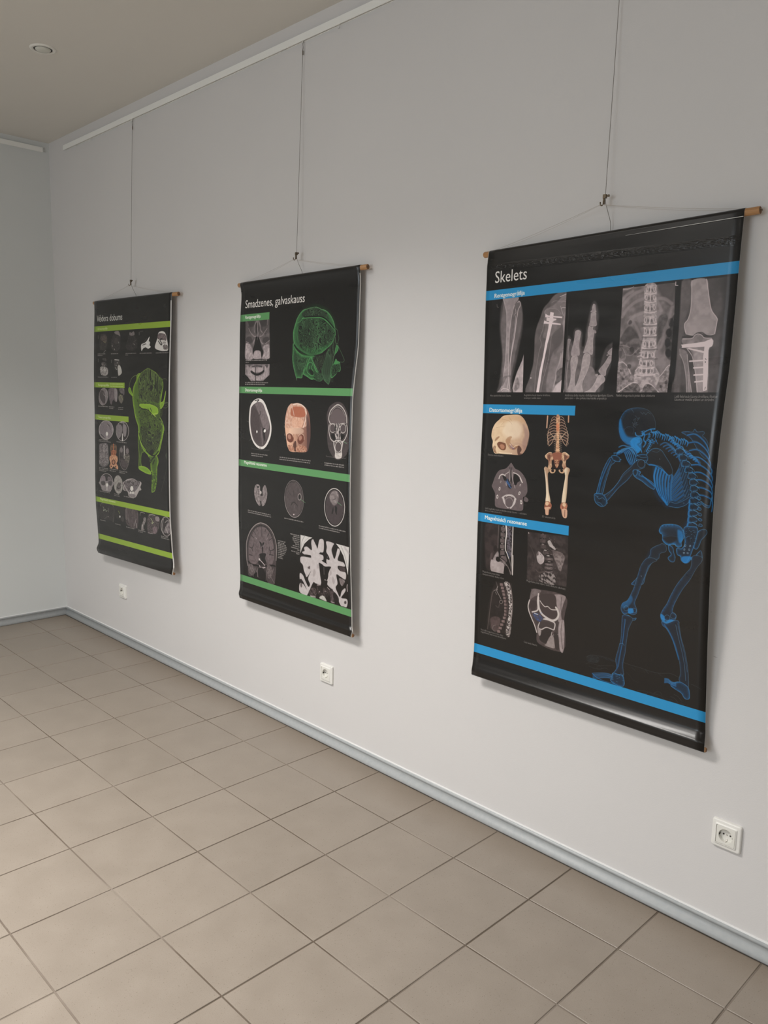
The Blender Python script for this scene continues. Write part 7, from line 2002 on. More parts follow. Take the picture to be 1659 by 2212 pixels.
7|4208697|1|1.4|704,505 32,8 23,25 15,35 -1,45 6,59 -14,33 -30,19 -26,5 -26,-11 -28,-28 -12,-43 1,-47 -8,-40 12,-34 26,-18|8 4997956 2 0 1
0|12893368|0.95|0.8|662,594 -12,-19 9,-31 26,-20 23,-7 28,12 22,28 4,29|5 5 1
0|11182752|0.8|0.8|660,558 20,-24 24,-9 27,11 22,25|2.5 2.5 1
3|6576218|1|1.4|703,532 24,7 23,19 6,22 -27,11 -25,6 -22,-5 -23,-6 1,-25 20,-21
0|13814470|0.9|0.8|659,593 29,0 16,9 20,-11 30,-4|2.4 2.4 1
0|13946056|0.95|0.8|693,609 -2,9 -6,7 -9,2 -9,-2 -7,-6 -2,-8 2,-9 6,-6 9,-3 9,2 6,6 3,8|2.8 2.8 1
3|5524044|1|0.8|690,609 -2,8 -5,5 -7,3 -7,-2 -6,-5 -2,-7 2,-8 5,-5 7,-3 7,2 5,5
0|13946056|0.95|0.8|757,608 -2,9 -6,6 -8,3 -9,-2 -7,-6 -2,-9 2,-8 6,-7 8,-3 9,2 7,6 2,9|2.8 2.8 1
3|5524044|1|0.8|754,608 -2,8 -4,5 -7,3 -7,-2 -6,-5 -2,-8 2,-7 4,-6 7,-2 7,1 6,6
7|1972764|1|1.4|692,596 29,-1 6,59 -34,2|4 12498098 4 1.5 3
3|1446419|1|1.2|666,637 23,-4 3,26 -18,-9
3|1446419|1|1.2|728,631 23,2 -2,9 -17,11
0|13485505|0.95|0.8|654,598 -2,20 12,33 22,12 10,-4 26,-2 20,2 15,-14 11,-26 -6,-26|4 4 1
0|13485505|0.95|0.8|686,663 3,19 9,20 1,20|6 6 1
0|13485505|0.95|0.8|742,659 -4,20 -4,20 1,20|6 6 1
0|13485505|0.95|0.8|696,659 5,9 21,-1 15,-4|3 3 1
3|5392457|1|0.8|733,680 -2,9 -6,8 -9,3 -9,-2 -7,-7 -3,-9 2,-10 6,-7 9,-3 9,2 7,6
0|13485505|0.9|0.8|735,681 -3,10 -6,8 -10,4 -10,-2 -8,-7 -3,-10 3,-11 6,-8 10,-3 10,2 8,7 3,10|3 3 1
7|14077642|1|0.8|698,705 18,2 21,-5 0,20 -23,8 -18,-5|4 11840680 3 0 1
0|7250036|0.9|0.8|747,659 19,7|2 2 1
0|8550522|1|0.8|640,721 3,4 50,0|1.4 1.4 1
0|8550522|1|0.8|740,725 23,-2|1.4 1.4 1
c|12498868|0.9|5.4|105.9 752.7 235.6 752.7 5
c|12498868|0.9|5.4|105.9 761.8 197.9 761.8 6
c|12498868|0.9|5.4|323.7 753.6 539.1 753.6 7
c|12498868|0.9|5.4|323.8 762.6 536.4 762.6 8
c|12498868|0.9|5.4|628.9 754.1 756.0 754.1 9
c|12498868|0.9|5.4|629.0 762.5 755.2 762.5 10
1|6067806|1|0.5|0,785 795,0 0,30 -795,0
t|Magnētiskā rezonanse|47.7 801.0 178.6 13.5|15657702|1.1|1
7|7366247|1|1.3|154,886 20,6 3,23 3,26 -3,23 3,15 -13,4 -20,-15 -13,-22 -5,-26 8,-24|6 9866380 2.6 0 1
7|7366247|1|1.3|203,891 13,-6 12,17 4,22 -7,27 -13,21 -16,10 -8,-8 -2,-22 10,-20 -2,-23|6 9866380 2.6 0 1
0|4340283|0.8|1.4|154,898 10,22 -4,23|2.2 2.2 1
0|4340283|0.8|1.4|147,918 3,26 10,22|2.2 2.2 1
0|4340283|0.8|1.4|212,900 4,22 -7,23|2.2 2.2 1
3|12235440|1|0.8|188,921 -1,5 -3,3 -4,2 -4,-1 -3,-3 -1,-4 1,-4 3,-4 4,-1 4,0 3,3
3|2630179|1|0.8|191,929 -1,2 -2,2 -3,1 -3,0 -2,-2 -1,-1 1,-2 2,-2 3,-1 3,0 2,1
3|7892591|1|1.4|170,940 26,-4 3,18 -19,6
3|1578518|1|0.8|151,897 13,-3 2,7 -12,1
0|8418934|0.95|0.8|491,913 -5,40 -22,33 -32,16 -34,-5 -27,-26 -12,-39 6,-41 22,-33 32,-15 34,7 27,25 11,38|3 3 1
7|4734784|1|1.4|487,914 -5,38 -20,31 -30,15 -31,-5 -26,-24 -11,-38 5,-39 21,-31 30,-14 31,6 25,24|10 5524300 2.4 0 1
0|11182238|0.7|0.8|464,985 -11,8 -11,5 -13,3 -12,0 -12,-3 -11,-6 -10,-8 -9,-10 -7,-13 -5,-13 -3,-15 0,-15|3 3 1
0|1841690|0.85|1.6|404,952 12,-12 12,-3 14,7 6,6|4 4 1
0|2893865|0.85|1.6|422,889 3,17|3 3 1
0|3157037|0.85|1.6|386,892 6,7 12,10|3 3 1
0|3157037|0.85|1.6|452,889 5,-11|3 3 1
0|3025451|0.85|1.6|399,855 11,-3 24,1|3 3 1
0|10524308|0.95|0.8|476,908 -2,7 -4,6 -6,2 -6,-1 -4,-4 -1,-7 1,-7 5,-5 5,-3 6,1 4,5 2,6|3 3 1
3|1973020|1|0.8|471,909 -1,5 -2,3 -4,2 -3,-1 -3,-3 -1,-4 1,-5 3,-4 3,-2 4,1 2,3
0|7250036|0.9|0.8|472,919 31,11|2 2 1
3|14470350|1|0.8|427,990 0,2 -2,1 -2,1 -2,-1 -1,-1 -1,-1 1,-2 1,-1 2,-1 2,0 2,1
0|8550522|0.8|0.8|428,949 -2,11|2 2 1
0|13551299|0.95|0.8|760,916 -7,39 -22,31 -31,16 -33,-5 -25,-25 -11,-37 7,-40 23,-31 31,-14 33,6 25,24 10,36|4 4 1
7|4076855|1|1.6|754,917 -6,36 -20,30 -28,14 -30,-5 -23,-23 -9,-35 6,-37 20,-29 29,-13 29,5 22,23|10 4471613 2 0 1
7|7234661|0.95|4|669,876 19,-16 26,1 8,19 -6,24 -15,12 -14,2 -15,-12 -8,-16|7 9734793 2.4 0 1
3|1578518|1|1.4|687,925 4,13 -7,15 -7,1 5,-15
3|1578518|1|1.4|701,920 11,5 -2,21 2,7 -9,-3 -5,-16
0|8550522|0.7|0.8|693,928 -1,20|2 2 1
0|7250036|0.9|0.8|714,903 26,10|2 2 1
0|3946296|0.9|0.8|690,894 11,-3|2 2 1
c|12498868|0.9|5.4|78.6 1016.5 256.3 1016.5 11
c|12498868|0.9|5.4|78.2 1025.2 258.5 1025.2 12
c|12498868|0.9|5.4|355.2 1016.5 491.0 1016.5 13
c|12498868|0.9|5.4|593.2 1017.5 766.9 1017.5 14
c|12498868|0.9|5.4|593.0 1026.3 726.6 1026.3 15
7|3945525|1|1.4|178,1058 45,3 37,21 24,34 11,40 -6,58 -5,55 -8,40 -11,21 -47,-2 -17,-59 -8,48 -53,2 -5,-22 -42,27 -27,-3 -1,-43 -9,-31 0,-60 12,-37 28,-44 42,-33|8 4866370 2.2 0 1
0|9866378|0.95|0.8|178,1060 45,4 37,20 24,34 10,39 -6,58|4.5 4.5 1
0|9866378|0.95|0.8|178,1060 -40,15 -42,33 -29,44 -9,35 0,60 7,31|4.5 4.5 1
0|920845|0.9|0.8|181,1071 38,4 31,20 21,31 8,37|3 3 1
0|920845|0.9|0.8|174,1072 -40,17 -35,28 -22,39 -8,37|3 3 1
7|6049874|1|1.4|177,1079 39,0 31,20 18,28 8,33 1,38 -14,37 -32,13 -18,-20 -9,-22 -16,-5 -20,12 -15,30 -27,18 -37,-3 -12,-30 2,-40 12,-37 28,-36 28,-26|8 7234148 2.4 0 1
0|1973020|0.85|1.2|185,1076 0,40 2,8|3.4 3.4 1
0|1973020|0.85|1.2|102,1129 17,9|3.4 3.4 1
0|1973020|0.85|1.2|123,1106 13,14|3.4 3.4 1
0|1973020|0.85|1.2|144,1091 6,11|3.4 3.4 1
0|1973020|0.85|1.2|216,1085 -7,12|3.4 3.4 1
0|1973020|0.85|1.2|241,1100 -14,14|3.4 3.4 1
0|1973020|0.85|1.2|259,1120 -20,11|3.4 3.4 1
0|1973020|0.85|1.2|83,1187 20,1 14,-15 4,-8|3.4 3.4 1
0|1973020|0.85|1.2|103,1188 6,14|3.4 3.4 1
0|1973020|0.85|1.2|273,1168 -23,9 -12,-4 3,-12|3.4 3.4 1
0|1973020|0.85|1.2|250,1177 -4,18|3.4 3.4 1
0|1973020|0.85|1.2|78,1223 27,0|3.4 3.4 1
0|1973020|0.85|1.2|268,1195 -31,2|3.4 3.4 1
3|920845|1|1|164,1148 17,6 0,13 -8,5 -5,-11
3|920845|1|1|204,1146 -17,7 1,13 8,-5
0|9866125|0.8|0.8|161,1151 22,22 24,-29|2 2 1
3|1052175|1|1|183,1171 8,0 -6,32 -4,-16
0|11181727|0.8|0.8|135,1135 10,5|3 3 1
0|11181727|0.8|0.8|226,1123 -3,8|3 3 1
3|1841177|1|1.6|162,1207 49,-10 -8,25 9,14 -17,18 -32,6 -13,-13 17,-19
0|14141386|0.85|1.4|159,1261 6,8 27,-3 10,-11 -45,-25|5 5 1
3|13156028|1|0.8|166,1232 0,3 -3,2 -3,1 -3,0 -2,-1 0,-3 1,-3 2,-2 3,-2 3,1 2,1
0|920331|0.95|1.6|69,1257 27,11 40,-3 20,0|7 7 1
0|920331|0.95|1.6|202,1257 45,-12 32,-2|7 7 1
0|8550522|0.7|2|79,1275 15,21 -10,18|4 4 1
0|8550522|0.7|2|122,1275 13,22|4 4 1
0|8550522|0.7|2|221,1265 24,34 24,23|4 4 1
0|8550522|0.7|2|266,1257 -15,33|4 4 1
0|8550522|0.7|2|102,1287 5,35|4 4 1
3|1315089|0.9|3|149,1278 39,-7 17,52 -52,-4
0|9866125|0.8|0.8|142,1279 -1,40|2.4 2.4 1
0|9866125|0.8|0.8|211,1275 -5,49|2.4 2.4 1
7|5524043|0.9|2|218,1250 29,-1 11,25 -20,34 -19,-4|5 7892590 3 0 1
7|5524043|0.9|2|72,1270 37,0 12,29 -21,20 -26,-11|5 7892590 3 0 1
c|12498868|0.9|5.4|304.3 1123.9 359.7 1123.9 16
c|12498868|0.9|5.4|304.1 1132.0 352.1 1132.0 17
c|12498868|0.9|5.4|303.8 1138.6 364.1 1138.6 18
c|12498868|0.9|5.4|303.5 1145.8 368.1 1145.8 19
c|12498868|0.9|5.4|303.2 1153.3 368.4 1153.3 20
c|12498868|0.9|5.4|302.9 1160.9 367.5 1160.9 21
c|12498868|0.9|5.4|302.5 1168.9 362.9 1168.9 22
c|12498868|0.9|5.4|302.2 1177.1 355.2 1177.1 23
c|12498868|0.9|5.4|301.9 1185.5 345.1 1185.5 24
c|12498868|0.9|5.4|301.5 1194.0 334.9 1194.0 25
c|12498868|0.9|5.4|301.2 1201.3 338.2 1201.3 26
c|12498868|0.9|5.4|396.5 1080.2 461.5 1080.2 27
c|12498868|0.9|5.4|417.1 1087.5 461.2 1087.5 28
c|12498868|0.9|5.4|410.9 1096.1 461.0 1096.1 29
c|12498868|0.9|5.4|412.4 1104.2 460.7 1104.2 30
c|12498868|0.9|5.4|420.5 1112.1 460.5 1112.1 31
c|12498868|0.9|5.4|430.9 1119.9 460.3 1119.9 32
c|12498868|0.9|5.4|411.7 1129.1 460.0 1129.1 33
c|12498868|0.9|5.4|400.6 1138.0 459.8 1138.0 34
c|12498868|0.9|5.4|442.0 1144.2 459.5 1144.2 35
c|12498868|0.9|5.4|400.0 1154.6 459.3 1154.6 36
c|12498868|0.9|5.4|435.4 1161.1 458.9 1161.1 37
1|1314831|1|1|470,1071 315,4 -19,234 -4,28 -312,-6
1|13486534|1|1|468,1072 82,0 -25,12 -30,22 -20,27 -10,20
0|9867920|0.8|2|498,1071 -19,26 -10,37|4 4 1
0|11183780|0.8|1.6|528,1073 -30,21 -20,27|2.5 2.5 1
1|13486534|1|1|703,1073 82,2 -3,51 -7,66 -11,-39 -16,-38 -24,-27
0|10854814|0.8|2|736,1080 22,34 16,46|5 5 1
0|11709098|0.8|5|756,1078 26,22|10 10 1
0|13812677|0.9|0.8|769,1231 -2,12 2,16|4 4 1
7|12235442|1|3.2|555,1078 7,9 13,15 8,9 14,-38 27,-1 -2,48 -26,11 0,3 23,3 2,16 -11,7 29,7 30,8 -13,4 -31,2 -33,-9 1,20 4,33 4,37 -37,4 -16,0 -34,52 -17,14 -44,-7 2,-37 25,-2 21,17 -18,-24 -16,-13 -11,2 2,-27 21,5 18,25 18,19 11,-13 -12,-20 9,-21 11,-16 -28,30 -11,-12 -10,-16 -5,-20 -16,-11 1,-21 23,-7 48,-4 -32,-4 -24,-5 0,-7 14,-6 -3,-13 20,-8 32,10 -2,-27 3,-16|9 12893629 2 0 1
7|12235442|1|3.2|642,1073 47,1 -5,12 -9,18 8,22 7,12 8,-8 11,-28 5,-11 12,2 2,12 -15,33 20,4 17,2 7,15 -40,4 -3,11 15,8 32,1 -2,29 -29,-5 -27,-5 6,36 -13,19 12,21 14,14 11,-26 21,-17 4,9 -10,14 -18,22 32,-2 7,13 -8,22 -20,1 -15,0 -17,-20 -16,-23 -25,-16 -25,-12 1,-17 -19,0 9,-10 13,-17 14,-26 -5,-8 -17,-19 8,-28 -7,-15 4,-21|9 12893629 2 0 1
3|1315088|1|2|594,1175 29,7 1,35 -9,17 -11,2 -6,-28
3|1315088|1|2|628,1183 41,-7 -16,22 -4,24 -8,15 -13,-2 -4,-21 1,-28
3|1578004|1|2|619,1243 9,0 1,14 -9,22 -7,-19
0|9866125|0.8|0.8|623,1185 0,31|2 2 1
0|1051917|1|2|633,1073 -2,28 1,34 -1,25|11 7 1
0|1183503|0.95|2.4|601,1130 18,-2|7 7 1
0|1183503|0.95|2.4|647,1130 10,14 -12,-1|8 8 1
0|1183503|0.95|2.4|642,1123 3,6|4 4 1
0|1183503|0.95|2.4|501,1157 33,-2|10 10 1
0|1183503|0.95|2.4|626,1152 5,11|5 5 1
7|5523530|0.9|4|513,1207 16,-9 -3,13|6 3945012 2 0 1
7|5523530|0.9|4|722,1164 35,0 1,16 -29,1|6 3945012 2 0 1
3|10524310|0.7|4|556,1206 10,12 -11,21 -8,-8
3|10524310|0.7|4|666,1189 7,15 -13,10
3|10524310|0.7|4|680,1215 12,18 -8,13 -10,-12
3|10524310|0.7|4|578,1183 11,-4 2,14 -11,5
7|2629665|1|3|514,1318 22,-26 27,-5 10,15 -11,20 -27,5|7 6049872 3 0 1
7|1709590|1|4|575,1271 31,4 36,-4 36,0 -21,28 -27,15 -41,-1 -16,-14|8 4602940 3 0 1
7|11841706|0.95|4|586,1324 19,-14 18,3 12,16 -26,0|8 13552838 2 0 1
7|10524822|0.9|3|527,1326 35,-2 -3,5 -30,3|6 12499126 2 0 1
7|6313046|0.9|4|662,1281 26,1 4,26 -11,20 -20,-5|6 3945524 3 0 1
0|11839401|0.8|0.8|663,1325 23,0|3 3 1
7|1183503|0.9|3|688,1279 24,18 -1,24 -20,4 -14,-30|6 1841176 2 0 1
7|9866380|0.9|3|718,1216 27,-2 10,8 -21,22|6 7234146 2.6 0 1
3|3945524|0.9|3|761,1307 -1,4 -3,3 -3,1 -4,0 -3,-2 0,-3 1,-3 2,-3 4,-2 4,0 2,2
3|13812677|1|0.8|591,1297 0,1 -1,1 -1,0 -1,0 -1,-1 0,0 1,-1 0,-1 1,-1 1,0 1,1
3|9866125|0.8|2|636,1286 -1,1 -3,2 -3,1 -4,0 -2,0 -1,-1 1,-2 3,-1 3,-1 3,0 3,0
0|13155004|0.8|0.8|575,1271 23,-5|4 4 1
0|13812677|0.8|0.8|642,1268 13,6|3 3 1
3|3945010|0.7|4|472,1291 -1,6 -2,4 -4,2 -3,-1 -2,-3 -1,-5 1,-6 3,-4 3,-2 3,1 3,3
3|3945010|0.7|4|472,1272 -1,3 -2,2 -3,1 -3,0 -2,-1 0,-3 1,-3 2,-2 3,-1 2,0 2,1
1|6067806|1|0.5|0,1331 795,0 0,31 -795,0
1|1051916|1|0.5|0,1362 795,0 0,78 -795,0
1|12499895|1|0.5|-2,0 4,0 0,1440 -4,0
1|12499895|1|0.5|790,20 7,0 0,1420 -7,0
"""
pr = Print(795, 1440, 1.0); draw(pr, ART2); IMG2 = pr.image("print_2")
